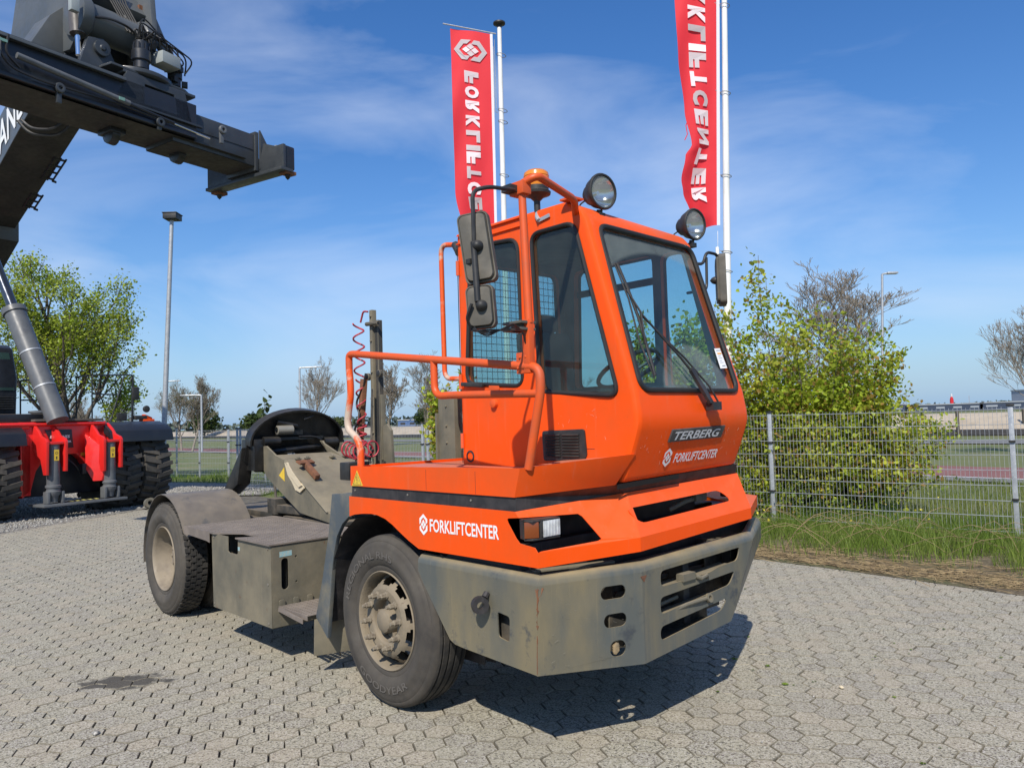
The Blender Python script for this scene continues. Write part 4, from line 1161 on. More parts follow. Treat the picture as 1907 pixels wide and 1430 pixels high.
# ---- small fittings, seams and fixings
m = MB()
for x in (.50, .95): m.bb(x, x + .002, -.0006, .0, 1.383, 1.505)
m.bb(1.2, 1.3, .5985, .5999, 1.60, 1.6025)
m.build('panel_seam', SOOT, truck, smooth=0)
m = MB(); m.tube([(.128, .590, 2.00), (.128, .590, 2.10)], .012, 8); m.tube([(.128, .590, 2.78), (.128, .590, 2.88)], .012, 8); m.tube([(.128, .590, 1.60), (.128, .590, 1.70)], .012, 8)
m.build('door_hinge', ORANGE2, truck)
FIX = mat('plated_bolt_steel', (.30, .28, .24), .55, metal=.5, c2=(.16, .11, .07), s2=60)
m = MB()
for (x, z) in ((-.30, 1.345), (.30, 1.345), (.90, 1.345)): m.lathe([(.007, 0), (.007, -.004), (0, -.005)], (x, .009, z), (0, 1, 0), 6)
for (x, z) in ((-2.38, .865), (-1.36, .865), (-2.38, .31), (-1.36, .31), (-1.36, .60)): m.lathe([(.009, 0), (.009, -.005), (0, -.006)], (x, -.113, z), (0, 1, 0), 6)
m.build('bolt', FIX, truck, smooth=0)
m = MB()   # dents and scrapes: bare scratch marks on the bumper
rz_ = random.Random(21)
for k in range(60):
    t = rz_.random(); z = rz_.uniform(.52, .92); L_ = rz_.uniform(.006, .035)
    if k % 2:
        p = V(*CH(.05 + t * .5, z)); q_ = V(*CH(.05 + t * .5 + L_ * .8, z + rz_.uniform(-.4, .3) * L_))
    else:
        xx = .55 + t * .8; p = V(xx, -.0008, z); q_ = V(xx + L_, -.0008, z + rz_.uniform(-.4, .3) * L_)
    m.tube([p, q_], .0005, 3, caps=False)
o = m.build('scratch_marks', mat('bare_scratched_steel', (.20, .185, .15), .5), bump, smooth=0); o['kind'] = 'stuff'
m = MB()   # streaked lime marks and scratches on the lower front panel
for k in range(50):
    y = rz_.uniform(.66, 1.70); z = rz_.uniform(1.50, 1.70); L_ = rz_.uniform(.004, .02)
    def FP(y, z): return V(1.562 + (z - 1.58) * (.375 if z > 1.58 else .369) + .002, y, z)
    m.tube([FP(y, z), FP(y + rz_.uniform(-.006, .006), z - L_)], .0004, 3, caps=False)
for k in range(14):
    x = rz_.uniform(.84, 1.40); z = rz_.uniform(1.56, 1.86); m.tube([(x, .5985, z), (x + rz_.uniform(-.03, .03), .5985, z - rz_.uniform(.004, .03))], .0004, 3, caps=False)
o = m.build('paint_scratches', mat('pale_scratched_primer', (.62, .42, .32), .7), truck, smooth=0); o['kind'] = 'stuff'
m = MB(); m.tube(fillet([(1.30, .04, 2.25), (1.345, .055, 2.22), (1.335, .08, 2.16)], .02), .007, 6); m.build('lamp_cable', BLKH, truck)
# ================================================================== ground and setting
GRASSG = mat('rough_grass_ground', (.105, .135, .035), .95, c2=(.16, .155, .06), s2=.35, lo2=.4, hi2=.65, c3=(.16, .13, .07), s3=2.5, lo3=.60, hi3=.72, bump=.6, bscale=8)
SOILM = mat('dry_soil', (.13, .10, .065), .95, c2=(.07, .055, .04), s2=5, bump=.5, bscale=20)
def speckle(name, base, dark, light, cell=420, lohi=(.5, .62), bump=.5, rough=.92, c2=None, stain=None):
    """exposed-aggregate concrete: fine dark pits and pale grains, broad tone shifts, a few stains"""
    m, nt, out = newmat(name); N = nt.nodes; L = nt.links
    b = N.new('ShaderNodeBsdfPrincipled'); b.inputs['Roughness'].default_value = rough; b.inputs['Specular IOR Level'].default_value = .25
    g = N.new('ShaderNodeNewGeometry')
    v = N.new('ShaderNodeTexVoronoi'); v.inputs['Scale'].default_value = cell; L.new(g.outputs['Position'], v.inputs['Vector'])
    n = N.new('ShaderNodeTexNoise'); n.inputs['Scale'].default_value = cell * .45; n.inputs['Detail'].default_value = 4; n.inputs['Roughness'].default_value = .7
    L.new(g.outputs['Position'], n.inputs['Vector'])
    r = N.new('ShaderNodeMapRange'); r.inputs['From Min'].default_value = lohi[0]; r.inputs['From Max'].default_value = lohi[1]; L.new(n.outputs['Fac'], r.inputs['Value'])
    x1 = N.new('ShaderNodeMixRGB'); x1.inputs['Color1'].default_value = rgb(base); x1.inputs['Color2'].default_value = rgb(dark); L.new(r.outputs[0], x1.inputs['Fac'])
    sp = N.new('ShaderNodeSeparateColor'); L.new(v.outputs['Color'], sp.inputs['Color'])
    r2 = N.new('ShaderNodeMapRange'); r2.inputs['From Min'].default_value = .70; r2.inputs['From Max'].default_value = .9; r2.inputs['To Max'].default_value = .7; L.new(sp.outputs[0], r2.inputs['Value'])
    x2 = N.new('ShaderNodeMixRGB'); x2.inputs['Color2'].default_value = rgb(light); L.new(r2.outputs[0], x2.inputs['Fac']); L.new(x1.outputs[0], x2.inputs['Color1'])
    n2 = N.new('ShaderNodeTexNoise'); n2.inputs['Scale'].default_value = .9; n2.inputs['Detail'].default_value = 8; n2.inputs['Roughness'].default_value = .62; L.new(g.outputs['Position'], n2.inputs['Vector'])
    r3 = N.new('ShaderNodeMapRange'); r3.inputs['From Min'].default_value = .38; r3.inputs['From Max'].default_value = .66; r3.inputs['To Min'].default_value = 0; r3.inputs['To Max'].default_value = .75; L.new(n2.outputs['Fac'], r3.inputs['Value'])
    x3 = N.new('ShaderNodeMixRGB'); x3.blend_type = 'MIX'; x3.inputs['Color2'].default_value = rgb(c2 or base); L.new(r3.outputs[0], x3.inputs['Fac']); L.new(x2.outputs[0], x3.inputs['Color1'])
    # keep the speckle under the tone shift
    x4 = N.new('ShaderNodeMixRGB'); x4.inputs['Fac'].default_value = .55; L.new(x2.outputs[0], x4.inputs['Color1']); L.new(x3.outputs[0], x4.inputs['Color2'])
    last = x4.outputs[0]
    if stain:
        d = N.new('ShaderNodeMapping'); d.vector_type = 'POINT'
        d.inputs['Location'].default_value = (-stain[0][0], -stain[0][1], 0)
        L.new(g.outputs['Position'], d.inputs['Vector'])
        e = N.new('ShaderNodeMapping'); e.inputs['Rotation'].default_value = (0, 0, stain[2]); e.inputs['Scale'].default_value = (1 / stain[1][0], 1 / stain[1][1], 0)
        L.new(d.outputs[0], e.inputs['Vector'])
        nn = N.new('ShaderNodeTexNoise'); nn.inputs['Scale'].default_value = 9; nn.inputs['Detail'].default_value = 6; L.new(g.outputs['Position'], nn.inputs['Vector'])
        le = N.new('ShaderNodeVectorMath'); le.operation = 'LENGTH'; L.new(e.outputs[0], le.inputs[0])
        a = N.new('ShaderNodeMath'); a.operation = 'MULTIPLY_ADD'; a.inputs[1].default_value = 1.6; L.new(nn.outputs['Fac'], a.inputs[0]); L.new(le.outputs['Value'], a.inputs[2])
        q = N.new('ShaderNodeMapRange'); q.inputs['From Min'].default_value = 1.75; q.inputs['From Max'].default_value = 1.5; q.inputs['To Max'].default_value = .85; L.new(a.outputs[0], q.inputs['Value'])
        x5 = N.new('ShaderNodeMixRGB'); x5.inputs['Color2'].default_value = (.045, .042, .04, 1); L.new(q.outputs[0], x5.inputs['Fac']); L.new(last, x5.inputs['Color1']); last = x5.outputs[0]
    L.new(last, b.inputs['Base Color'])
    bp = N.new('ShaderNodeBump'); bp.inputs['Strength'].default_value = bump; bp.inputs['Distance'].default_value = .004; L.new(n.outputs['Fac'], bp.inputs['Height']); L.new(bp.outputs[0], b.inputs['Normal'])
    L.new(b.outputs[0], out.inputs['Surface'])
    return m
PAVERS = [speckle('paver_concrete', (.345, .322, .248), (.06, .055, .045), (.56, .53, .46), 150, (.50, .60), c2=(.32, .29, .23), stain=((-2.84, 5.56), (.38, .17), 0.0))]
PAVERS.append(speckle('warm_paver_concrete', (.352, .322, .246), (.092, .072, .058), (.56, .52, .45), 150, (.51, .61), c2=(.33, .292, .228), stain=((-2.84, 5.56), (.38, .17), 0.0)))
PAVERS.append(speckle('grey_paver_concrete', (.335, .315, .248), (.085, .068, .058), (.54, .51, .46), 150, (.49, .59), c2=(.29, .268, .22), stain=((-2.84, 5.56), (.38, .17), 0.0)))
JOINT = mat('joint_sand', (.13, .115, .088), .95, c2=(.045, .04, .032), s2=6, c3=(.06, .09, .02), s3=3, lo3=.62, hi3=.68, bump=.4, bscale=80)
LITTER = 1
GRAV = speckle('loose_gravel', (.25, .238, .21), (.085, .08, .072), (.45, .43, .39), 60, (.45, .6), 1.0, c2=(.22, .20, .165))
ASPH = mat('grey_asphalt', (.16, .16, .155), .9, c2=(.20, .20, .19), s2=1, bump=.2, bscale=60)
REDASPH = mat('red_asphalt', (.20, .085, .075), .9, c2=(.24, .11, .095), s2=.8, bump=.2, bscale=60)
SANDM = mat('pale_sand_bank', (.44, .375, .285), .95, c2=(.35, .29, .21), s2=.6, c3=(.25, .21, .15), s3=2.2, lo3=.58, hi3=.7, bump=.6, bscale=3)

def sheet(name, pts, z, m, kind='structure'):
    mb = MB(); lp = [Vector((x, y, z)) for x, y in pts]
    mb.mesh(lp, [tuple(t) for t in tessellate_polygon([lp])])
    o = mb.build(name, m, smooth=0); o['kind'] = kind
    me = o.data
    if me.polygons[0].normal.z < 0: me.flip_normals()
    return o
sheet('ground', [(-1500, -60), (1500, -60), (1500, 2500), (-1500, 2500)], -.04, GRASSG)
EDGE_L = [(-12.6, -1), (-10.4, 9.0), (-9.32, 13.9), (-8.57, 17.3), (-8.0, 20.5)]
EDGE_R = [(-6.8, 20.3), (-2.0, 14.6), (1.0, 11.3), (3.0, 9.45), (3.5, 8.95), (4.1, 8.15), (4.75, 7.35), (6.6, 5.4), (9.5, 2.2), (12, -1)]
pave_poly = EDGE_L + EDGE_R
sheet('pavement', pave_poly, -.0235, JOINT)
pav = [o for o in COL.objects if o.name == 'pavement'][0]
sheet('gravel_bed', [(-40, -4), (-12.65, -4), (-12.65, -1), (-10.45, 9.0), (-9.36, 13.9), (-8.61, 17.3), (-8.04, 20.54), (-6.7, 20.4), (-6.6, 22.6), (-9.2, 25.0), (-13, 27.0), (-20, 30), (-45, 40)], -.004, GRAV)

# interlocking hexagonal pavers
def inpoly(x, y, P):
    c = False; j = len(P) - 1
    for i in range(len(P)):
        if (P[i][1] > y) != (P[j][1] > y) and x < (P[j][0] - P[i][0]) * (y - P[i][1]) / (P[j][1] - P[i][1]) + P[i][0]: c = not c
        j = i
    return c
HR = .099        # hexagon circumradius
ROT = -.227
ca, sa_ = math.cos(ROT), math.sin(ROT)
cells = []
px, py = 1.5 * HR, math.sqrt(3) * HR
for i in range(-120, 120):
    for j in range(-20, 130):
        x0 = i * px; y0 = j * py + (py / 2 if i % 2 else 0)
        x = x0 * ca - y0 * sa_; y = x0 * sa_ + y0 * ca
        if y < 2.7 or y > 17.5: continue
        d = Vector((x, y, -1.78)); z = d.dot(fw)
        if z < .3: continue
        u = d.dot(rt) / z; v = -d.dot(up) / z
        if abs(u) > .70 or v > .56: continue
        if not inpoly(x, y, pave_poly): continue
        cells.append((x, y))
def hexverts(s, seed):
    r_ = random.Random(seed)
    f = HR * .962
    top = [(f * .968 * math.cos(k * PI / 3), f * .968 * math.sin(k * PI / 3), 0) for k in range(6)]
    mid = [(f * math.cos(k * PI / 3), f * math.sin(k * PI / 3), -.005) for k in range(6)]
    bot = [(f * 1.0 * math.cos(k * PI / 3), f * 1.0 * math.sin(k * PI / 3), -.03) for k in range(6)]
    vs = top + mid + bot
    fs = [tuple(range(6))]
    for a in (0, 6):
        for k in range(6): l = (k + 1) % 6; fs.append((a + k, a + 6 + k, a + 6 + l, a + l))
    return vs, fs
hv, hf = hexverts(1, 1)
JOINT2 = mat('grimy_paver_edge', (.19, .172, .13), .95, c2=(.13, .115, .085), s2=2.2, c3=(.33, .30, .23), s3=14, lo3=.5, hi3=.6)
hmesh = []
for pm in PAVERS:
    q = MB(); q.mesh(hv, hf[:1], pm); q.mesh(hv, hf[1:], JOINT2); hmesh.append(q.data('paver', pm, smooth=0))
# not seen: cells under the truck body stay (they show in the shadow)
cells.sort(key=lambda c: c[1] ** 2 + c[0] ** 2 * .6)
near_c, far_c = cells[:300], cells[300:]
def tiltz(x, y):
    return .006 * noise.noise(Vector((x * .55, y * .55, 0))) - .004
for (x, y) in near_c:
    o = bpy.data.objects.new('paver', random.choices(hmesh, (5, 3, 3))[0])
    o.location = (x + random.gauss(0, .0015), y + random.gauss(0, .0015), tiltz(x, y) + random.uniform(-.002, .002))
    o.rotation_euler = (random.gauss(0, .009), random.gauss(0, .009), ROT + random.gauss(0, .012))
    COL.objects.link(o); o.parent = pav
# all further pavers in one mesh
A = np.array(hv); Rz = np.array([[ca, sa_, 0], [-sa_, ca, 0], [0, 0, 1]])
A = A @ Rz
n_ = len(far_c); k_ = len(hv)
tl = rng.normal(0, .010, (n_, 2)); zz = np.array([tiltz(x, y) for x, y in far_c]) + rng.uniform(-.002, .002, n_)
Vv = np.empty((n_, k_, 3)); xy = np.array(far_c) + rng.normal(0, .0015, (n_, 2))
Vv[:, :, 0] = A[None, :, 0] + xy[:, None, 0]; Vv[:, :, 1] = A[None, :, 1] + xy[:, None, 1]
Vv[:, :, 2] = A[None, :, 2] + zz[:, None] + A[None, :, 0] * tl[:, :1] + A[None, :, 1] * tl[:, 1:]
fsz = [len(f) for f in hf]; flat = np.array([i for f in hf for i in f])
def np_mesh(name, verts, loops, sizes, m, midx=None):
    me = bpy.data.meshes.new(name)
    me.vertices.add(len(verts)); me.vertices.foreach_set('co', np.asarray(verts, np.float32).ravel())
    me.loops.add(len(loops)); me.loops.foreach_set('vertex_index', np.asarray(loops, np.int32))
    me.polygons.add(len(sizes)); st = np.concatenate([[0], np.cumsum(sizes)[:-1]]).astype(np.int32)
    me.polygons.foreach_set('loop_start', st)
    for q in (m if isinstance(m, (list, tuple)) else [m]): me.materials.append(q)
    if midx is not None: me.polygons.foreach_set('material_index', np.asarray(midx, np.int32))
    me.update(calc_edges=True); me.validate()
    me.polygons.foreach_set('use_smooth', [False] * len(me.polygons))
    o = bpy.data.objects.new(name, me); COL.objects.link(o)
    return o
loops = (flat[None, :] + (np.arange(n_) * k_)[:, None]).ravel()
sizes = np.tile(fsz, n_)
mi = np.repeat(rng.choice(3, n_, p=(.46, .27, .27)), len(hf)).reshape(n_, len(hf)); mi[:, 1:] = 3; mi = mi.ravel()
o = np_mesh('paver_field', Vv.reshape(-1, 3), loops, sizes, PAVERS + [JOINT2], mi); o['kind'] = 'stuff'; o.parent = pav

# roads, cycle path, bank behind the fence
def strip(name, a, b, z, m):
    return sheet(name, a + b[::-1], z, m)
far1 = [(60, -60), (14.5, 13.2), (11.3, 17.4), (-5.4, 39.3), (-22, 57), (-120, 160)]
def off(poly, d):
    out = []
    for i, p in enumerate(poly):
        a = Vector(poly[max(i - 1, 0)]); b = Vector(poly[min(i + 1, len(poly) - 1)])
        t = (b - a).normalized(); n = Vector((t.y, -t.x))
        if n.x < 0 and n.y < 0: n = -n
        out.append((p[0] + n.x * d, p[1] + n.y * d))
    return out
strip('pavement_edge', far1, off(far1, 1.05), 0.0, ASPH)
strip('cycle_path', off(far1, .9), off(far1, 4.6), .004, REDASPH)
strip('painted_line', off(far1, .9), off(far1, 1.05), .008, WHITEP)
far2 = [(120, -30), (22.5, 34.5), (-10.4, 74), (-48, 118), (-200, 300)]
strip('road', far2, off(far2, 4.0), 0.0, ASPH)
far3 = [(200, -50), (28.7, 44), (-14, 95), (-70, 162), (-260, 380)]
def bankmesh(name, poly, d0, d1, z0, z1, m, cat=None):
    a = off(poly, d0); b = off(poly, d1); c = off(poly, d1 + 8)
    mb = MB()
    for i in range(len(a) - 1):
        mb.poly([(a[i][0], a[i][1], z0), (a[i + 1][0], a[i + 1][1], z0), (b[i + 1][0], b[i + 1][1], z1), (b[i][0], b[i][1], z1)])
        mb.poly([(b[i][0], b[i][1], z1), (b[i + 1][0], b[i + 1][1], z1), (c[i + 1][0], c[i + 1][1], z1), (c[i][0], c[i][1], z1)])
    return mb.build(name, m)
tag(bankmesh('sand_bank', far3, .2, 3.5, 0, 1.22, SANDM), kind='structure')
o = bankmesh('black_edging', far3, -.05, 0, 0, .32, SOOT); tag(o, 'low black kerb board along the foot of the pale sand bank', 'edging')

# ---- gravel stones on the bed nearest the camera and scattered pebbles
def scatter_stones(name, pts, smin, smax, m):
    P = np.array(pts); n = len(P)
    base = np.array([(1, 0, 0), (-1, 0, 0), (0, 1, 0), (0, -1, 0), (0, 0, 1), (0, 0, -1)], float)
    fc = np.array([(0, 2, 4), (2, 1, 4), (1, 3, 4), (3, 0, 4), (2, 0, 5), (1, 2, 5), (3, 1, 5), (0, 3, 5)])
    s = rng.uniform(smin, smax, (n, 1, 1)) * rng.uniform(.6, 1.2, (n, 1, 3))
    q = base[None] * s + rng.normal(0, smin * .25, (n, 6, 3))
    a = rng.uniform(0, 2 * PI, n); c, s_ = np.cos(a), np.sin(a)
    x = q[:, :, 0] * c[:, None] - q[:, :, 1] * s_[:, None]; y = q[:, :, 0] * s_[:, None] + q[:, :, 1] * c[:, None]
    q = np.stack([x + P[:, None, 0], y + P[:, None, 1], q[:, :, 2] + P[:, None, 2]], -1)
    lp = (fc.ravel()[None] + (np.arange(n) * 6)[:, None]).ravel()
    return np_mesh(name, q.reshape(-1, 3), lp, np.full(n * 8, 3), m)
pts = []
while len(pts) < 16000:
    y = random.uniform(9, 24); x = random.uniform(-17, -6.7)
    if inpoly(x, y, pave_poly): continue
    d = math.hypot(x, y)
    if x / y < -.80: continue
    if inpoly(x, y, [(-40, -4), (-12.65, -4), (-9.0, 16.5), (-8.04, 20.54), (-6.7, 20.4), (-6.6, 22.6), (-9.2, 25.0), (-45, 40)]): pts.append((x, y, .004))
STONE = mat('grey_gravel_stone', (.28, .27, .245), .9, c2=(.15, .145, .135), s2=16, lo2=.45, hi2=.6, c3=(.5, .48, .44), s3=25, lo3=.55, hi3=.6)
o = scatter_stones('gravel', pts, .012, .032, STONE); o['kind'] = 'stuff'
pts = [(random.uniform(-4, 4.5), random.uniform(3.3, 9), .004) for _ in range(130)]
o = scatter_stones('grit', [p for p in pts if inpoly(p[0], p[1], pave_poly)], .003, .009, STONE); o['kind'] = 'stuff'
for (x, y, s, lb, mt_) in ((-2.53, 4.62, .022, 'grey green pebble lying on the pavers at the lower left', STONE), (2.05, 4.99, .016, 'pale tan pebble lying on the pavers in front of the bumper shadow', CREAM)):
    q = MB(); b_ = bmesh.new(); bmesh.ops.create_icosphere(b_, subdivisions=2, radius=s)
    for v_ in b_.verts: v_.co *= 1 + .25 * noise.noise(v_.co * 60); v_.co.z *= .6
    me = bpy.data.meshes.new('pebble'); b_.to_mesh(me); b_.free(); me.materials.append(mt_)
    o = bpy.data.objects.new('pebble', me); o.location = (x, y, .008); COL.objects.link(o); tag(o, lb, 'pebble')

# ---- grass blades
def blades(name, P, h0, h1, w, m, lean=.35, seed=3):
    r = np.random.default_rng(seed); P = np.array(P); n = len(P)
    h = r.uniform(h0, h1, n) * P[:, 2]; a = r.uniform(0, 2 * PI, n); b = r.uniform(0, 2 * PI, n); ln = r.uniform(.1, lean * 2, n) * h
    dx, dy = np.cos(a) * w / 2, np.sin(a) * w / 2; lx, ly = np.cos(b) * ln, np.sin(b) * ln
    v = np.zeros((n, 5, 3))
    for k, (t, s, tz) in enumerate(((0, 1, 0), (0, -1, 0), (.35, .8, .55), (.35, -.8, .55), (1, 0, 1))):
        v[:, k, 0] = P[:, 0] + dx * s + lx * t; v[:, k, 1] = P[:, 1] + dy * s + ly * t; v[:, k, 2] = h * tz * (1 if k < 4 else 1) - .01
    lp = (np.array([0, 1, 3, 2, 2, 3, 4])[None] + (np.arange(n) * 5)[:, None]).ravel()
    o = np_mesh(name, v.reshape(-1, 3), lp, np.tile([4, 3], n), m)
    o['kind'] = 'stuff'
    return o
def leafmat(name, c1, c2, sc=3, tr=.35, rough=.5, c3=None):
    m, nt, out = newmat(name); N = nt.nodes; L = nt.links
    g = N.new('ShaderNodeNewGeometry')
    n = N.new('ShaderNodeTexNoise'); n.inputs['Scale'].default_value = sc; n.inputs['Detail'].default_value = 3; L.new(g.outputs['Position'], n.inputs['Vector'])
    r = N.new('ShaderNodeMapRange'); r.inputs['From Min'].default_value = .35; r.inputs['From Max'].default_value = .65; L.new(n.outputs['Fac'], r.inputs['Value'])
    x = N.new('ShaderNodeMixRGB'); x.inputs['Color1'].default_value = rgb(c1); x.inputs['Color2'].default_value = rgb(c2); L.new(r.outputs[0], x.inputs['Fac'])
    last = x.outputs[0]
    r3 = N.new('ShaderNodeMapRange'); r3.inputs['From Min'].default_value = 0; r3.inputs['From Max'].default_value = 1; r3.inputs['To Min'].default_value = .6; r3.inputs['To Max'].default_value = 1.35; L.new(g.outputs['Random Per Island'], r3.inputs['Value'])
    y = N.new('ShaderNodeVectorMath'); y.operation = 'SCALE'; L.new(last, y.inputs[0]); L.new(r3.outputs[0], y.inputs['Scale']); last = y.outputs[0]
    if c3:
        r4 = N.new('ShaderNodeMath'); r4.operation = 'FRACT'; mu = N.new('ShaderNodeMath'); mu.operation = 'MULTIPLY'; mu.inputs[1].default_value = 17.3
        L.new(g.outputs['Random Per Island'], mu.inputs[0]); L.new(mu.outputs[0], r4.inputs[0])
        gt = N.new('ShaderNodeMath'); gt.operation = 'GREATER_THAN'; gt.inputs[1].default_value = .86; L.new(r4.outputs[0], gt.inputs[0])
        z = N.new('ShaderNodeMixRGB'); z.inputs['Color2'].default_value = rgb(c3); L.new(gt.outputs[0], z.inputs['Fac']); L.new(last, z.inputs['Color1']); last = z.outputs[0]
    b = N.new('ShaderNodeBsdfPrincipled'); b.inputs['Roughness'].default_value = rough; b.inputs['Specular IOR Level'].default_value = .35
    t = N.new('ShaderNodeBsdfTranslucent'); s = N.new('ShaderNodeMixShader'); s.inputs['Fac'].default_value = tr
    L.new(last, b.inputs['Base Color']); L.new(last, t.inputs['Color']); L.new(b.outputs[0], s.inputs[1]); L.new(t.outputs[0], s.inputs[2]); L.new(s.outputs[0], out.inputs['Surface'])
    return m
GRASSM = leafmat('grass_blades', (.15, .24, .035), (.23, .30, .06), 1.5, .5)
GRASSY = leafmat('mown_grass_blades', (.17, .22, .045), (.24, .26, .08), .7, .5)
STRAW = leafmat('dry_straw', (.36, .27, .14), (.22, .16, .09), 8, .1, .7)
FA, FB = Vector((4.01, 11.98)), Vector((6.46, 9.95))
FD = (FA - FB).normalized(); FN = Vector((-FD.y, FD.x));
if FN.y > 0: FN = -FN            # towards the camera side
def infence(t, d): p = FA - FD * t + FN * d; return p.x, p.y
P = []
while len(P) < 26000:
    t = random.uniform(-3.5, 6.5); d = random.uniform(-1.2, 2.9)
    x, y = infence(t, d)
    if inpoly(x, y, pave_poly): continue
    nn = noise.noise(Vector((x * 1.3, y * 1.3, 0))) * .5 + .5
    e = 1.0
    # bare straw zone beside the paving
    if d > 1.3 and random.random() < min(1, (d - 1.2) * .8): continue
    if nn < .33 and d > .2 and random.random() < .8: continue
    P.append((x, y, .55 + .9 * nn))
blades('verge_grass', P, .13, .34, .007, GRASSM, seed=1)
P = []
while len(P) < 24000:
    u = random.uniform(-.34, .70); y = random.uniform(9.5, 19) if u > .2 else random.uniform(16, 42)
    x = u * y
    t = (Vector((x, y)) - FA).dot(-FD); d = (Vector((x, y)) - FA).dot(FN)
    if d > -.9 or u < .2 and y > 40: continue
    nn = noise.noise(Vector((x * .5, y * .5, 3))) * .5 + .5
    P.append((x, y, .5 + .8 * nn))
P = [p for p in P if (Vector(p[:2]) - Vector((11.3, 17.4))).dot(Vector((.795, .606))) < -.2 or p[0] < 2]
P = [p for p in P if not (p[0] < 2 and (Vector(p[:2]) - Vector((-5.4, 39.3))).dot(Vector((.795, .606))) > -.4)]
blades('field_grass', P, .08, .22, .012, GRASSY, seed=2)
P = []
while len(P) < 11000:   # verge left, behind the stacker and below the fifth wheel
    x = random.uniform(-16, -1.5); y = random.uniform(20, 29)
    if inpoly(x, y, pave_poly) or inpoly(x, y, [(-40, -4), (-8.04, 20.54), (-6.7, 20.4), (-6.6, 22.6), (-9.2, 25.0), (-13, 27.0), (-20, 30)]): continue
    P.append((x, y, .5 + noise.noise(Vector((x * .8, y * .8, 5)))))
blades('left_verge_grass'.replace('left_', 'far_'), P, .10, .42, .012, GRASSM, seed=4)
# straw litter along the paving edge
m = MB()
EP = [Vector(p) for p in EDGE_R[2:8]]
for k in range(1500):
    i = random.choices(range(len(EP) - 1), [(EP[q + 1] - EP[q]).length for q in range(len(EP) - 1)])[0]
    f = random.random(); p = EP[i].lerp(EP[i + 1], f); tt = (EP[i + 1] - EP[i]).normalized(); nn = Vector((-tt.y, tt.x));
    if nn.y < 0: nn = -nn
    p = p + nn * abs(random.gauss(.20, .42)) - nn * .06
    a = math.atan2(tt.y, tt.x) + random.gauss(0, .5); Ln = random.uniform(.08, .5); c = Vector((math.cos(a), math.sin(a), 0))
    o3 = Vector((p.x, p.y, random.uniform(.0, .035))); n3 = Vector((-c.y, c.x, 0)); bend = random.gauss(0, .05)
    m.tube([o3, o3 + c * Ln * .5 + n3 * bend + V(0, 0, random.uniform(0, .03)), o3 + c * Ln + V(0, 0, random.uniform(0, .02))], random.uniform(.002, .0045), 3, caps=False)
for k in range(44):   # long arching stalks
    t = random.uniform(-.5, 4.2); d = random.uniform(.3, 1.9); x, y = infence(t, d); a = random.choice((random.gauss(2.7, .4), random.gauss(-.3, .5), random.gauss(-.6, .4))); Ln = random.uniform(.5, 1.5); hh = random.uniform(.12, .45)
    c = Vector((math.cos(a), math.sin(a), 0)); o3 = Vector((x, y, .0))
    m.tube([o3 + c * Ln * s + V(0, 0, hh * 4 * s * (1 - s * .93)) for s in (0, .15, .35, .55, .75, .9, 1)], .0045, 4, r2=.002, caps=False)
o = m.build('straw_litter', STRAW, smooth=60); o['kind'] = 'stuff'
# soil under the verge
ver = [(.93, 11.24), (2.93, 9.36), (3.40, 8.85), (4.02, 8.10), (4.62, 7.30), (6.50, 5.30), (9.4, 2.1), (14, 3), (8.5, 10), (3.5, 13.5)]
sheet('verge_soil', ver, .001, mat('litter_covered_soil', (.11, .085, .05), .95, c2=(.085, .10, .035), s2=1.6, c3=(.26, .20, .12), s3=14, lo3=.52, hi3=.62, bump=.8, bscale=30))
YFL = leafmat('yellow_petals', (.75, .60, .03), (.8, .7, .1), 5, .3)
# small weeds in the joints
wl = ('green weed tuft in a paving joint closest to the bumper shadow tip', 'small weed just right of the bumper shadow, second of three tufts', 'lowest of the three weed tufts right of the bumper shadow')
allw = MB()
for k in range(34):
    if k < 3: x, y = ((1.55, 5.62), (1.73, 5.45), (1.72, 5.08))[k]
    else: x = random.uniform(.9, 4.0); y = random.uniform(3.6, 8)
    if not inpoly(x, y, pave_poly): continue
    m = MB() if k < 3 else allw; s = random.uniform(.006, .014) if k > 2 else .022
    o0 = V(0, 0, 0) if k < 3 else V(x, y, 0)
    for j in range(11):
        a = random.uniform(0, 2 * PI); c = V(math.cos(a), math.sin(a), 0); n3 = V(-c.y, c.x, 0)
        m.poly([o0, o0 + c * s * .6 + n3 * s * .3 + V(0, 0, s * .5), o0 + c * s * 1.2 + V(0, 0, s * .4), o0 + c * s * .6 - n3 * s * .3 + V(0, 0, s * .5)])
    if k < 3:
        o = m.build('weed', GRASSM, smooth=0); o.location = (x, y, .0); tag(o, wl[k], 'weed')
o = allw.build('joint_moss', GRASSM, smooth=0); o['kind'] = 'stuff'

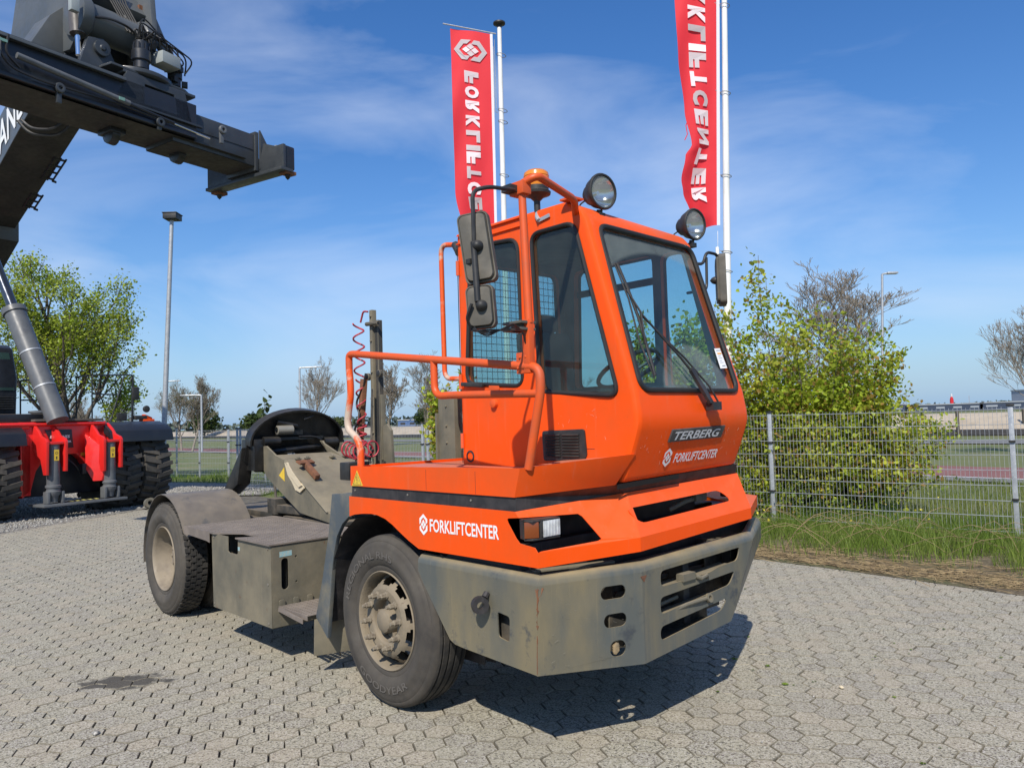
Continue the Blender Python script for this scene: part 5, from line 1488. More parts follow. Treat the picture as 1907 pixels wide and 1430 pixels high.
# ================================================================== fences
def fence_run(pts, label, wires=True, h=1.72, vstep=.05, post_w=.06, cap_h=.03, bottom=.10):
    root = empty('wire_fence', (pts[0][0], pts[0][1], 0)); tag(root, label, 'fence')
    O_ = Vector((pts[0][0], pts[0][1], 0))
    for i, p in enumerate(pts):
        q = MB(); c = Vector((p[0], p[1], 0)) - O_
        hh = p[2] if len(p) > 2 else h + .04
        q.box(c + V(0, 0, hh / 2 - .1), (post_w, post_w * .75, hh + .2), Matrix.Rotation(math.atan2(FD.y, FD.x), 3, 'Z'))
        o = q.build('post', STEEL, root, bevel=.006)
        q = MB(); q.box(c + V(0, 0, hh + .012), (post_w * 1.45, post_w * 1.3, cap_h), Matrix.Rotation(math.atan2(FD.y, FD.x), 3, 'Z'))
        for zz_ in (.55, 1.3): q.box(c + V(0, 0, zz_) + V(FN.x, FN.y, 0) * .02, (post_w * 1.2, post_w * .9, .03), Matrix.Rotation(math.atan2(FD.y, FD.x), 3, 'Z'))
        q.build('post_cap', BLACKP, o, bevel=.004)
    for a, b in zip(pts, pts[1:]):
        A_ = Vector((a[0], a[1], 0)) - O_; B_ = Vector((b[0], b[1], 0)) - O_; L_ = (B_ - A_).length; d = (B_ - A_) / L_; n3 = Vector((-d.y, d.x, 0))
        # verticals
        q = MB(); k = int(L_ / vstep)
        for j in range(k + 1):
            s = L_ * j / k; w = random.gauss(0, .0015)
            q.tube([A_ + d * s + V(0, 0, bottom), A_ + d * (s + w * 2) + n3 * w + V(0, 0, h * .5), A_ + d * s + V(0, 0, h + .03)], .0027, 4, caps=False)
        o = q.build('mesh_panel', STEEL, root, smooth=60); o['kind'] = 'stuff'
        nh = 9
        for j in range(nh):
            z = bottom + .03 + (h - bottom - .03) * j / (nh - 1)
            for sg in (-1, 1):
                if sg == 1 and L_ > 4: continue
                q = MB(); q.tube([A_ + d * (.02) + n3 * (.006 * sg) + V(0, 0, z), A_ + d * L_ * .5 + n3 * (.006 * sg) + V(0, 0, z - .006), A_ + d * (L_ - .02) + n3 * .006 * sg + V(0, 0, z)], .0042, 5, caps=False)
                q.build('rail_wire', STEEL, root, smooth=60)
    return root
s_ = 3.18
def fp(t): p = FA - FD * t * s_; return (p.x, p.y)
fence_run([fp(2), fp(1), fp(0), fp(-.8), fp(-1.6), fp(-2.41)], 'galvanised wire mesh fence with two tall posts behind the leafy shrub and verge', vstep=.05)
fence_run([fp(-2.46), fp(-3.2), fp(-4), fp(-4.8)], 'galvanised mesh fence seen behind the hose mast and handrail')
LP = [(-6.6, 23.6), (-8.3, 25.6), (-10.26, 27.6)]
fence_run([fp(-4.85)] + LP, 'wire mesh fence between the fifth wheel and the grass strip', vstep=.08)
fence_run([(-10.30, 27.65), (-11.6, 28.3), (-12.75, 29.0, 1.85), (-14.6, 30.4), (-17, 32)], 'wire fence with close-set grey posts just right of the stacker tyres', vstep=.08)

# ================================================================== poles and flags
def flagpole(x0, x1, h, label):
    root = empty('flagpole', x0); tag(root, label, 'flagpole')
    dx = Vector(x1) - Vector(x0)
    q = MB(); q.tube([V(0, 0, -.1), dx * .5, dx], .075, 16, r2=.045); q.build('pole', WHITEP, root)
    return root, dx
# left flag
yL = 16.0
r1, d1 = flagpole((-.10, yL, 0), (-.035, yL, 10.20), 10.2, 'white flagpole with black cap behind the cab roof, left of the two')
q = MB(); q.lathe([(0, -.06), (.05, -.05), (.05, 0), (.13, .03), (.13, .06), (.09, .08), (0, .085)], d1, (0, 0, 1), 20); q.build('pole_cap', BLACKP, r1)
q = MB()
for z in (9.55, 8.35, 8.1, 6.95): q.lathe([(.10, -.008), (.108, 0), (.10, .008), (.09, 0)], (d1.x * z / 10.2 + .03, 0, z), (.25, 0, 1), 16, closed=True)
q.tube([(-.08, -.0, 9.75), (-.09, 0, 8.35), (-.03, 0, 8.3)], .008, 5); q.tube([(-.05, 0, 9.9), (-.05, 0, 8.4)], .006, 5)
q.build('flag_ring', STEEL, r1)
r2_, d2 = flagpole((3.60, 13.0, 0), (3.915, 13.0, 9.35), 9.3, 'tall white flagpole right of the cab running out of the top of the picture')
q = MB()
for z, dx in ((8.85, 0), (7.3, 0), (5.85, 0), (4.53, 0), (4.2, 0)): q.lathe([(.088, -.008), (.095, 0), (.088, .008), (.08, 0)], (d2.x * z / 9.35 - .0, 0, z), (.2, 0, 1), 16, closed=True); q.tube([(d2.x * z / 9.35 - .17, 0, z + .06), (d2.x * z / 9.35 - .05, 0, z)], .006, 5)
q.build('flag_ring', STEEL, r2_)
q = MB(); q.tube([(-.012, 0, 4.28), (-.012, 0, 4.62)], .030, 12); q.tube([(-.0, 0, 4.62), (.01, 0, 4.9)], .005, 5); q.build('flag_weight', WHITEP, r2_, bevel=.008)
FLAGR = leafmat('red_flag_cloth', (.88, .045, .06), (.84, .04, .055), 2, .35, .7)
FLAGW = leafmat('white_flag_print', (.85, .83, .86), (.85, .83, .86), 2, .3, .7)
def flag(name, label, Y, xl, xr, ztop, zbot, wob, letters, lz0, lz1, logo=None, lean=0.0, tilt_top=.2, text_w=.42, right_strip=True):
    """cloth sheet in the xz plane with folds along y; letters cut as raised print following the cloth"""
    def W_(u, v):  # u 0..1 across (0 left, 1 right/hoist), v 0..1 down
        z = ztop + (zbot - ztop) * v + tilt_top * (1 - u) * (1 - v) + .0
        xl_ = wob(v)
        x = xl_ + (xr + lean * v - xl_) * u
        amp = (1 - u) * (.05 + .20 * v)
        y = Y + amp * math.sin(2.2 + 5.5 * v + 2.0 * u) - .12 * (1 - u) * math.sin(9 * v + 4 * u) * v + .03 * math.sin(13 * v + 7 * u) * (1 - u)
        return Vector((x, y, z))
    nu, nv = 22, 90
    mb = MB()
    vs = [W_(i / nu, j / nv) for j in range(nv + 1) for i in range(nu + 1)]
    fs = [(j * (nu + 1) + i, j * (nu + 1) + i + 1, (j + 1) * (nu + 1) + i + 1, (j + 1) * (nu + 1) + i) for j in range(nv) for i in range(nu)]
    o0 = V(xr, Y, 0)
    mb.mesh([p - o0 for p in vs], fs)
    root = mb.build(name, FLAGR, smooth=180); root.location = o0
    tag(root, label, 'flag')
    H = abs(ztop - zbot)
    def fn(p, q):    # p.x along the flag downwards (m), p.y across
        v = p[0] / H; u = p[1]
        a = W_(u, v); e = W_(u + .01, v) - a; f = W_(u, v + .01) - a; n = e.cross(f).normalized()
        if n.y > 0: n = -n
        return a + n * .022 - o0
    t = MB()
    x = lz0; total = lz1 - lz0
    step = total / len(letters)
    widths = {'I': .45}
    tot = sum(widths.get(c, 1) for c in letters)
    for c in letters:
        w = total / tot * widths.get(c, 1)
        vs2, fs2 = text_mesh(c, w * .80, text_w, bold=.06)
        # dense enough to follow the folds: letters are small, vertices on outline only
        # mirrored print: the back of the flag faces the camera
        t2 = MB(); put2d(t2, [(x + p[0], .5 + text_w / 2 - p[1]) for p in vs2], fs2, (0, 0, 0), (1, 0, 0), (0, 1, 0), 0, FLAGW, fn)
        t.mesh(t2.v, t2.f, FLAGW)
        x += w
    if logo:
        for l in logo_polys(False):
            tr = tessellate_polygon([[Vector((a, b, 0)) for a, b in l]])
            put = [(logo[0] + b * logo[1], .5 + a * logo[1] / logo[2]) for a, b in l]
            t2 = MB(); put2d(t2, put, [tuple(q) for q in tr], (0, 0, 0), (1, 0, 0), (0, 1, 0), 0, FLAGW, fn); t.mesh(t2.v, t2.f, FLAGW)
    t.build('flag_print', FLAGW, root, smooth=0)
    s = MB()
    sv = []
    for j in range(61):
        v = j / 60; a = W_(1, v) - o0; sv += [a + V(0, -.006, 0), a + V(.055, -.006, 0)]
    s.mesh(sv, [(2 * j, 2 * j + 1, 2 * j + 3, 2 * j + 2) for j in range(60)])
    s.build('hoist_tape', FLAGW, root, smooth=0)
    return root
def wobL(v): return -1.09 + (.02 * math.sin(3 * v)) + (.55 * max(0, (v - .70) / .30) ** 1.6)
f1 = flag('flag', 'red flag with white logo and mirrored lettering on the left flagpole', 16.0, -1.08, -.24, 10.02, 5.1, wobL, 'FORKLIFTCE', .90, 3.85, (.44, .72, .86), lean=-.03, tilt_top=.17, text_w=.36)
q = MB(); q.tube([(-1.0, 0, 10.28 - .0), (.13, 0, 10.02)], .014, 6); o = q.build('top_rod', STEEL, f1)
def wobR(v):
    return 3.05 + .03 * math.sin(6 * v) + (.0 if v < .35 else .42 * math.sin(min(1, (v - .35) / .22) * PI / 2) ** 2) - (.42 * max(0, math.sin((v - .60) / .22 * PI)) if .60 < v < .82 else 0) + (.10 if v > .82 else 0) * min(1, (v - .82) / .15)
def wobR(v):
    pts_ = [(0, 3.06), (.30, 3.02), (.42, 3.03), (.60, 3.12), (.72, 3.22), (.76, 3.10), (.84, 3.02), (.88, 3.05), (.95, 3.18), (1, 3.32)]
    for a, b in zip(pts_, pts_[1:]):
        if v <= b[0]: t = (v - a[0]) / (b[0] - a[0]); t = t * t * (3 - 2 * t); return a[1] + (b[1] - a[1]) * t
    return 3.32
f2 = flag('flag', 'red flag with mirrored white lettering curling at its lower corner on the right flagpole', 13.0, 3.05, 3.80, 9.9, 5.0, wobR, 'RKLIFTCENTER', .80, 4.55, None, lean=-.20, tilt_top=.12, text_w=.44)
q = MB(); q.tube([(-.60, -.0, 6.9), (-.66, .0, 6.75), (-.64, 0, 6.6), (-.69, 0, 6.5)], .008, 5); q.build('torn_thread', FLAGR, f2)

# lamp posts
def lamppost(x0, x1, r0, r1, head, label, grp=None, arm=0):
    root = empty('lamp_post', x0); tag(root, label, 'street lamp', grp)
    d = Vector(x1) - Vector(x0)
    q = MB(); q.tube([V(0, 0, -.1), d * .5, d], r0, 12, r2=r1)
    if arm: q.tube([d, d + V(arm, 0, .03)], r1 * .8, 8)
    q.build('pole', STEEL, root)
    q = MB()
    if head == 'box':
        for s in (1,): q.box(d + V(.02, 0, .10), (.42, .46, .17)); q.box(d + V(.02, 0, .20), (.46, .50, .03)); q.box(d + V(.02, 0, .008), (.3, .34, .02))
        q.build('lamp_head', BLACKP, root, bevel=.01)
    else:
        q.box(d + V(arm + (.16 if arm > 0 else -.16), 0, .03), (.40, .2, .08)); q.build('lamp_head', STEEL, root, bevel=.03)
lamppost((-11.03, 24, 0), (-10.63, 24, 8.42), .088, .06, 'box', 'tall grey lamp post with black box head between stacker and tractor')
lamppost((-15.3, 55, 0), (-15.27, 55, 5.97), .09, .07, 'arm', 'thin white street lamp beside the bare tree above the fifth wheel', None, 1.3)
lamppost((-24.4, 60, 0), (-24.4, 60, 4.45), .09, .07, 'arm', 'thin street lamp with its arm to the left, right of the tall lamp post', None, -1.3)
lamppost((-27.3, 60, 0), (-27.3, 60, 5.6), .09, .07, 'arm', 'thin street lamp close to the tall lamp post above the stacker tyre', None, .9)
lamppost((13.43, 28, 0), (13.76, 28, 6.7), .055, .04, 'arm', 'white street lamp rising out of the leafy shrub on the right', None, .2)
lamppost((-33.0, 55, 0), (-32.9, 55, 5.3), .09, .07, 'arm', 'pale street lamp seen through the leafy tree behind the stacker', None, .9)
# ================================================================== trees
BARK = mat('brown_grey_bark', (.10, .085, .065), .9, c2=(.055, .045, .035), s2=12, bump=.5, bscale=30)
TWIG = mat('pale_bare_twigs', (.26, .225, .18), .9, c2=(.17, .145, .115), s2=6)
LEAF1 = leafmat('maple_leaves', (.27, .37, .03), (.37, .43, .05), 1.2, .45, .45)
LEAF2 = leafmat('poplar_leaves', (.32, .42, .035), (.50, .52, .07), 1.6, .55, .42, (.40, .26, .07))
LEAF3 = leafmat('dark_hedge_leaves', (.030, .055, .012), (.065, .095, .02), .3, .3, .6)
LEAFB = leafmat('bud_leaves', (.13, .14, .05), (.17, .17, .07), 2, .4, .6)

def branches(base, height, spread, seed, levels=4, n1=7, trunk_r=.12, first=.25, up=.45, droop=0.0, wig=.10, split=(3, 4), length0=None, stems=1, taper=.62, decay=.62):
    """recursive branching; returns segments [(p0,p1,r0,r1)] and tips"""
    r_ = random.Random(seed); segs = []; tips = []
    def grow_(p, d, L, r, lev):
        n = 4 if lev < levels else 3
        pts = [p]; q = p.copy(); dd = d.copy()
        for k in range(n):
            dd = (dd + Vector((r_.gauss(0, wig), r_.gauss(0, wig), r_.gauss(0, wig * .6) + (up * .10 if lev else 0) - droop * lev * .03))).normalized()
            q = q + dd * (L / n); pts.append(q)
        r1 = r * taper
        for k in range(n):
            ra = r + (r1 - r) * k / n; rb = r + (r1 - r) * (k + 1) / n
            segs.append((pts[k], pts[k + 1], ra, rb, lev))
            if lev >= levels - 1: tips.append((pts[k + 1], dd.copy(), lev))
        if lev < levels:
            m_ = n1 if lev == 0 else r_.randint(*split)
            for k in range(m_):
                t = (first + (1 - first) * (k + .5 + r_.uniform(-.3, .3)) / m_) if lev == 0 else r_.uniform(.3, 1)
                t = min(.999, max(.02, t)); i = int(t * n); f = t * n - i
                o_ = pts[i].lerp(pts[i + 1], f)
                a = k * 2.4 + r_.uniform(-.5, .5); 
                dl = (pts[i + 1] - pts[i]).normalized(); u = dl.orthogonal().normalized(); w = dl.cross(u)
                s = spread * r_.uniform(.7, 1.25)
                nd = (dl * math.cos(s) + (u * math.cos(a) + w * math.sin(a)) * math.sin(s) + Vector((0, 0, up * .35))).normalized()
                grow_(o_, nd, L * decay * r_.uniform(.7, 1.15) * (1.15 - .45 * t if lev == 0 else 1), max(r1 * .62, .004) if lev else r * (1 - .5 * t) * .55, lev + 1)
            grow_(q, dd, L * decay * .8, r1 * .8, lev + 1)
    for s in range(stems):
        a = s * 2.4; e = 0 if stems == 1 else .32
        grow_(Vector(base) + Vector((math.cos(a), math.sin(a), 0)) * (.15 if stems > 1 else 0), Vector((math.cos(a) * e, math.sin(a) * e, 1)).normalized(), length0 or height * .55, trunk_r * (1 if s == 0 else .8), 0)
    return segs, tips

def seg_mesh(name, segs, m, parent, n=5, rmin=.003):
    n_ = len(segs)
    p0 = np.array([s[0][:] for s in segs]); p1 = np.array([s[1][:] for s in segs])
    r0_ = np.maximum(np.array([s[2] for s in segs]), rmin); r1_ = np.maximum(np.array([s[3] for s in segs]), rmin)
    d = p1 - p0; d /= np.linalg.norm(d, axis=1)[:, None] + 1e-9
    a = np.where(np.abs(d[:, 2:3]) < .9, np.array([[0, 0, 1.]]), np.array([[1., 0, 0]]))
    u = np.cross(d, a); u /= np.linalg.norm(u, axis=1)[:, None]; w = np.cross(d, u)
    V_ = np.zeros((n_, 2 * n, 3))
    for k in range(n):
        c, s = math.cos(2 * PI * k / n), math.sin(2 * PI * k / n)
        V_[:, k] = p0 + (u * c + w * s) * r0_[:, None]; V_[:, n + k] = p1 + (u * c + w * s) * r1_[:, None]
    q = np.array([(k, (k + 1) % n, n + (k + 1) % n, n + k) for k in range(n)]).ravel()
    lp = (q[None] + (np.arange(n_) * 2 * n)[:, None]).ravel()
    o = np_mesh(name, V_.reshape(-1, 3), lp, np.full(n_ * n, 4), m)
    o.data.polygons.foreach_set('use_smooth', [True] * len(o.data.polygons))
    o.parent = parent
    return o

def leaf_mesh(name, tips, per, size, rad, m, parent, seed=0, shape='leaf', zs=1.0):
    r = np.random.default_rng(seed); P = np.repeat(np.array([t[0][:] for t in tips]), per, 0); n = len(P)
    P = P + r.normal(0, rad, (n, 3)) * np.array([1, 1, zs])
    s = r.uniform(.6, 1.25, n) * size
    nrm = r.normal(0, 1, (n, 3)); nrm[:, 2] += .6; nrm /= np.linalg.norm(nrm, axis=1)[:, None]
    t = r.normal(0, 1, (n, 3)); t -= nrm * (t * nrm).sum(1)[:, None]; t /= np.linalg.norm(t, axis=1)[:, None]; b = np.cross(nrm, t)
    sh = [(0, -.5, 0), (.42, -.12, .07), (.26, .28, .0), (0, .62, -.06), (-.26, .28, .0), (-.42, -.12, .07)] if shape == 'leaf' else [(0, -.5, 0), (.5, 0, .1), (0, .5, 0), (-.5, 0, .1)]
    k = len(sh); V_ = np.zeros((n, k, 3))
    for i, (x, y, z) in enumerate(sh): V_[:, i] = P + (t * x + b * y + nrm * z) * s[:, None]
    if shape == 'leaf': q = np.array([0, 1, 2, 3, 0, 3, 4, 5]); sz = [4, 4]
    else: q = np.array([0, 1, 2, 3]); sz = [4]
    lp = (q[None] + (np.arange(n) * k)[:, None]).ravel()
    o = np_mesh(name, V_.reshape(-1, 3), lp, np.tile(sz, n), m)
    o.parent = parent
    return o

def tree(name, loc, label, cat, segs, tips, bark, leaf=None, rz=0, grp=None, n=5, rmin=.004):
    root = empty(name, loc, rz); tag(root, label, cat, grp)
    lo = [s for s in segs if s[4] == 0]; hi = [s for s in segs if s[4] > 0]
    seg_mesh('trunk', lo, bark, root, 8, .02)
    seg_mesh('branches', hi, bark, root, n, rmin)
    if leaf: leaf_mesh('crown', tips, *leaf[:3], leaf[3], root, *leaf[4:])
    return root

# big leafy tree behind the stacker
sg, tp = branches((0, 0, 0), 8.0, .62, 11, levels=4, n1=14, trunk_r=.17, first=.10, up=.85, wig=.09, split=(3, 4), length0=4.6, decay=.60)
def fit(sg, tp, H, R):
    """scale a tree to height H and crown radius R"""
    z = max(s[1].z for s in sg); rr = sorted(math.hypot(s[1].x, s[1].y) for s in sg)[int(len(sg) * .97)]
    k, kr = H / z, R / rr
    f = lambda p: Vector((p.x * kr, p.y * kr, p.z * k))
    return [(f(a), f(b), c, d, e) for a, b, c, d, e in sg], [(f(a), b, c) for a, b, c in tp]
sg, tp = fit(sg, tp, 8.0, 2.75)
tree('leafy_tree', (-14.75, 26, 0), 'broad fresh green leafy tree behind the red and black reach stacker', 'tree', sg, tp, BARK, (4, .085, .13, LEAF1, 5))
sg, tp = fit(*branches((0, 0, 0), 8.0, .6, 12, levels=4, n1=10, trunk_r=.12, first=.2, up=.6, length0=3.6), 6.0, 2.2)
tree('leafy_tree', (-19.2, 27, 0), 'lower leafy tree cut by the left edge behind the stacker cab', 'tree', sg, tp, BARK, (5, .085, .15, LEAF1, 6))
# leafy shrub by the fence: many upright shoots
root = empty('leafy_shrub', (5.0, 12.6, 0)); tag(root, 'tall yellow-green poplar shrub growing through the wire fence right of the tractor', 'shrub')
R_ = random.Random(4); sgs = []; tps = []
shoots = [(-.95, 4.30), (-.70, 4.05), (-1.25, 3.7), (-.30, 3.65), (.05, 3.45), (.45, 3.25), (.75, 3.0), (-1.4, 2.9), (1.05, 2.75), (.3, 2.7), (-.6, 3.3), (1.4, 1.85), (-.1, 2.6), (.8, 2.1), (-1.0, 2.2), (-.4, 2.0), (.35, 1.8), (1.2, 1.4), (-1.15, 3.2), (.95, 2.3), (-1.45, 2.0), (1.0, 1.2), (-.2, 1.3), (1.80, 1.75), (1.0, 3.15), (-1.5, 3.6)]
for i, (x, h) in enumerate(shoots):
    for rep in range(2 if h < 3.6 else 1):
        y = R_.uniform(-.7, .7); p = Vector((x * .45 + R_.uniform(-.15, .15), y * .4, 0)); tgt = Vector((x + R_.uniform(-.12, .12), y, h * (1 if rep == 0 else .85)))
        prev = p; N_ = 9
        for k in range(1, N_ + 1):
            t = k / N_; q = p.lerp(tgt, t); q.x = p.x + (tgt.x - p.x) * t ** .8 + R_.gauss(0, .025); q.y += R_.gauss(0, .03)
            sgs.append((prev, q, .014 * (1.15 - t) + .002, .014 * (1.1 - t) + .002, 1)); 
            if t > .12: tps.append((q, None, 1)); tps.append((prev.lerp(q, .5), None, 1))
            if .15 < t < .97:
                for b in range(2):
                    a = R_.uniform(0, 6.28); L_ = (.18 + .40 * (1 - t)) * R_.uniform(.5, 1.2); e = q + Vector((math.cos(a) * L_, math.sin(a) * L_, L_ * .7))
                    sgs.append((q, e, .004, .002, 1)); tps.append((q.lerp(e, .5), None, 1)); tps.append((e, None, 1)); tps.append((q.lerp(e, .8), None, 1))
            prev = q
seg_mesh('stems', sgs, BARK, root, 5, .003)
leaf_mesh('crown', tps, 10, .070, .085, LEAF2, root, 9)
fill = []
for k in range(1500):
    a = R_.uniform(0, 6.28); q_ = R_.random() ** .5; z = R_.uniform(.15, 2.2); w = (1.2 if z < 1.5 else 1.2 - (z - 1.5) * .4) * (.75 + .25 * min(1, z / .6))
    if noise.noise(Vector((math.cos(a) * q_ * 2.4, z * 1.9, math.sin(a) * 2))) > -.12: fill.append((Vector((math.cos(a) * q_ * w - .25, math.sin(a) * q_ * .75, z)), None, 1))
leaf_mesh('inner_foliage', fill, 7, .070, .075, LEAF2, root, 19)
leaf_mesh('flower_heads', [(Vector((R_.uniform(-1.6, 2.4), R_.uniform(-2.4, -.3), R_.uniform(.22, .42))), None, 1) for _ in range(26)], 1, .035, .01, YFL, root, 12)
r2 = leaf_mesh('low_foliage', [(Vector((R_.gauss(-.3, .7), R_.uniform(-.7, .4), R_.uniform(.05, .8) * R_.random() + .05)), None, 1) for _ in range(500)], 5, .062, .07, GRASSM, root, 10)
# bare trees
bare = []
for sd in (21, 22, 23):
    s_g = fit(*branches((0, 0, 0), 7.0, .55, sd, levels=5, n1=12, trunk_r=.10, first=.26, up=.75, wig=.11, split=(3, 4), length0=3.4, decay=.60, taper=.5), 5.2, 2.0)
    bare.append(s_g)
protos = {}
def baretree(loc, H, Rr, v, rz, label, buds=False, rmin=.007):
    key = v
    sgx, tpx = bare[v]
    root = empty('bare_tree', loc, rz); tag(root, label, 'tree')
    if key not in protos:
        a = seg_mesh('trunk', [s for s in sgx if s[4] == 0], TWIG, root, 7, .02); b = seg_mesh('branches', [s for s in sgx if s[4] > 0], TWIG, root, 3, rmin)
        protos[key] = (a.data, b.data)
    else:
        for nm, d in zip(('trunk', 'branches'), protos[key]):
            o = bpy.data.objects.new(nm, d); COL.objects.link(o); o.parent = root
    root.scale = (Rr / 2.0, Rr / 2.0, H / 5.2)
    if buds: leaf_mesh('crown', tpx[::7], 1, .06, .12, LEAFB, root, v)
    return root
baretree((13.9, 31, 0), 8.4, 4.3, 0, .5, 'large bare tree standing behind the leafy shrub', rmin=.005)
baretree((18.55, 26.5, 0), 5.9, 1.9, 1, 1.5, 'bare tree cut by the right edge of the picture', rmin=.005)
baretree((-15.5, 60, 0), 7.3, 1.9, 1, .3, 'bare tree above the raised fifth wheel beside a street lamp')
baretree((-10.3, 62, 0), 7.0, 2.6, 2, 2.0, 'bare tree directly behind the hose mast')
baretree((-6.9, 60, 0), 7.4, 2.5, 0, 4.0, 'bare tree framed by the handrail left of the cab')
baretree((-26.0, 62, 0), 6.3, 1.9, 2, 1.0, 'budding tree just right of the tall lamp post', True)
baretree((-28.6, 66, 0), 6.2, 2.0, 1, 3.0, 'bare tree with first buds left of the tall lamp post', True)
baretree((-33.5, 64, 0), 5.2, 2.0, 0, 5.0, 'faint bare tree behind the stacker mirror')
baretree((-37.5, 66, 0), 5.0, 2.0, 2, 2.6, 'faint bare tree between the stacker hand rail and mirror')
baretree((4.5, 55, 0), 6.3, 2.3, 0, 1.6, 'bare tree seen through the cab windows')
# leafy sprig right behind the fifth wheel
sg, tp = fit(*branches((0, 0, 0), 2.4, .6, 5, levels=2, n1=5, trunk_r=.02, first=.8, up=.2, length0=1.7), 2.22, .30)
tree('sapling', (-3.55, 11.6, 0), 'dark green maple sapling top showing above the black coupling plate', 'sapling', sg, tp, BARK, (3, .10, .07, LEAF3, 8), rmin=.003)
# poplar leaves seen just behind the cab
sg, tp = fit(*branches((0, 0, 0), 2.4, .45, 15, levels=3, n1=9, trunk_r=.03, first=.1, up=.6, length0=1.3, stems=2), 2.55, .40)
tree('leafy_shrub', (-1.0, 12.4, 0), 'slender green shrub showing between the grab rail and the cab', 'shrub', sg, tp, BARK, (3, .07, .08, LEAF2, 8), rmin=.003)
sg, tp = fit(*branches((0, 0, 0), 2.4, .45, 16, levels=3, n1=9, trunk_r=.03, first=.1, up=.6, length0=1.3, stems=3), 3.6, .8)
tree('leafy_shrub', (2.9, 13.6, 0), 'thin leafy shrub seen through the tinted windscreen', 'shrub', sg, tp, BARK, (3, .08, .10, LEAF2, 18), rmin=.003)
# far hedges and round trees
def blob(loc, H, R, label, m=LEAF3, n=900, cat='tree', seed=1, wide=1.0, name='round_tree'):
    root = empty(name, loc); tag(root, label, cat)
    r = random.Random(seed); pts = []
    for k in range(n):
        a = r.uniform(0, 6.28); c = r.uniform(-1, 1); q = r.random() ** .4
        s = math.sqrt(1 - c * c); bump_ = 1 + .28 * noise.noise(Vector((math.cos(a) * s * 2 + seed, math.sin(a) * s * 2, c * 2)))
        pts.append((Vector((math.cos(a) * s * R * wide * q * bump_, math.sin(a) * s * R * q * bump_, H * .56 + c * H * .44 * q * bump_)), None, 1))
    leaf_mesh('crown', pts, 2, max(.28, R * .16), R * .05, m, root, seed, 'quad')
    q = MB(); q.tube([(0, 0, -.2), (0, 0, H * .5)], max(.08, R * .06), 6); q.build('trunk', BARK, root)
HEDGE = leafmat('spring_hedge_leaves', (.055, .095, .025), (.10, .12, .04), .25, .35, .6)
blob((-60.5, 150, 0), 6.0, 3.0, 'round green tree on the horizon left of the raised fifth wheel', seed=3)
blob((-52.0, 155, 0), 4.8, 3.0, 'smaller bushy green tree on the horizon beside the round one', seed=4)
for k, (x, y, h, w, lb) in enumerate(((-46, 160, 4.0, 2.2, 'low spring-green hedge clump left of the coupling plate on the horizon'), (-38.5, 165, 3.6, 2.0, 'low green hedge clump just above the coupling plate'), (-17.5, 150, 4.6, .75, 'small dark tree on the horizon right beside the hose mast'),
                                   (-8.5, 190, 4.8, 1.0, 'small green tree in front of the white depot'), (-11.3, 190, 4.6, .8, 'little green tree left of the white depot'))):
    blob((x, y, 0), h, 2.6, lb, HEDGE if k < 2 else LEAF3, 700, 'tree', 30 + k, w, 'hedge_tree')
# long far tree line
P_ = []
r = random.Random(77)
for k in range(5200):
    x = r.uniform(-420, 420); hh = 3.0 + 2.6 * (noise.noise(Vector((x * .02, 0, 0))) + .5) + 1.2 * noise.noise(Vector((x * .12, 3, 0)))
    if x > 30: hh *= .62
    P_.append((Vector((x, 360 + r.uniform(-5, 5) + abs(x) * .1, r.uniform(0, 1) * hh)), None, 1))
FARG = leafmat('distant_blue_green_trees', (.075, .105, .095), (.10, .125, .10), .02, .2, .8)
o = leaf_mesh('far_tree_line', P_, 1, 2.6, .4, FARG, None, 4, 'quad'); o['kind'] = 'stuff'
# ---- far buildings, harbour
def bldg(loc, w, d, h, m, label, rz=0, wins=0, roof=None, name='warehouse', wm=None, cat='building'):
    root = empty(name, loc, rz); tag(root, label, cat)
    q = MB(); q.bb(-w / 2, w / 2, -d / 2, d / 2, 0, h); q.build('wall', m, root)
    q = MB(); q.bb(-w / 2 - .2, w / 2 + .2, -d / 2 - .2, d / 2 + .2, h, h + .35); q.build('roof', roof or STEEL, root)
    for k in range(wins):
        q = MB(); x = -w / 2 + w * (k + .5) / wins; q.bb(x - w / wins * .25, x + w / wins * .25, -d / 2 - .08, -d / 2 - .01, h * .45, h * .72); q.build('window', wm or SOOT, root)
    return root
FWH = mat('pale_cladding', (.55, .57, .60), .6); FGN = mat('green_cladding', (.05, .22, .17), .6); FBL = mat('blue_steel', (.07, .13, .28), .5); FBD = mat('dark_blue_hull', (.035, .05, .085), .6); FGR = mat('weathered_grey_cladding', (.26, .29, .33), .7)
bldg((-3.5, 230, 0), 13, 12, 5.0, FWH, 'long white depot on the horizon left of the cab', wins=5)
bldg((-14.5, 240, 0), 10, 10, 5.2, FWH, 'white office block below the green-roofed one on the horizon', wins=4)
bldg((-22.0, 250, 0), 7, 8, 7.2, FGN, 'green-clad building on the horizon between mast and cab', wins=3)
bldg((-13.5, 160, 0), 2.2, 2.2, 1.9, FWH, 'small white cabin in front of the far depot', wins=1, name='cabin')
bldg((-35, 270, 0), 10, 8, 2.6, FBL, 'low blue shed right of the coupling plate on the horizon', wins=3)
root = empty('dockside_crane', (-30.5, 260, 0)); tag(root, 'small blue crane jib on the horizon beside the hose mast', 'crane')
q = MB(); q.tube([(0, 0, 0), (0, 0, 3.5)], .5, 6); q.build('cab', FBL, root)
q = MB(); q.tube([(-5.5, 0, 2.0), (1.2, 0, 6.6)], .18, 5); q.tube([(0, 0, 3.5), (1.2, 0, 6.6), (2.4, 0, 3.2)], .14, 5); q.build('jib', FBL, root)
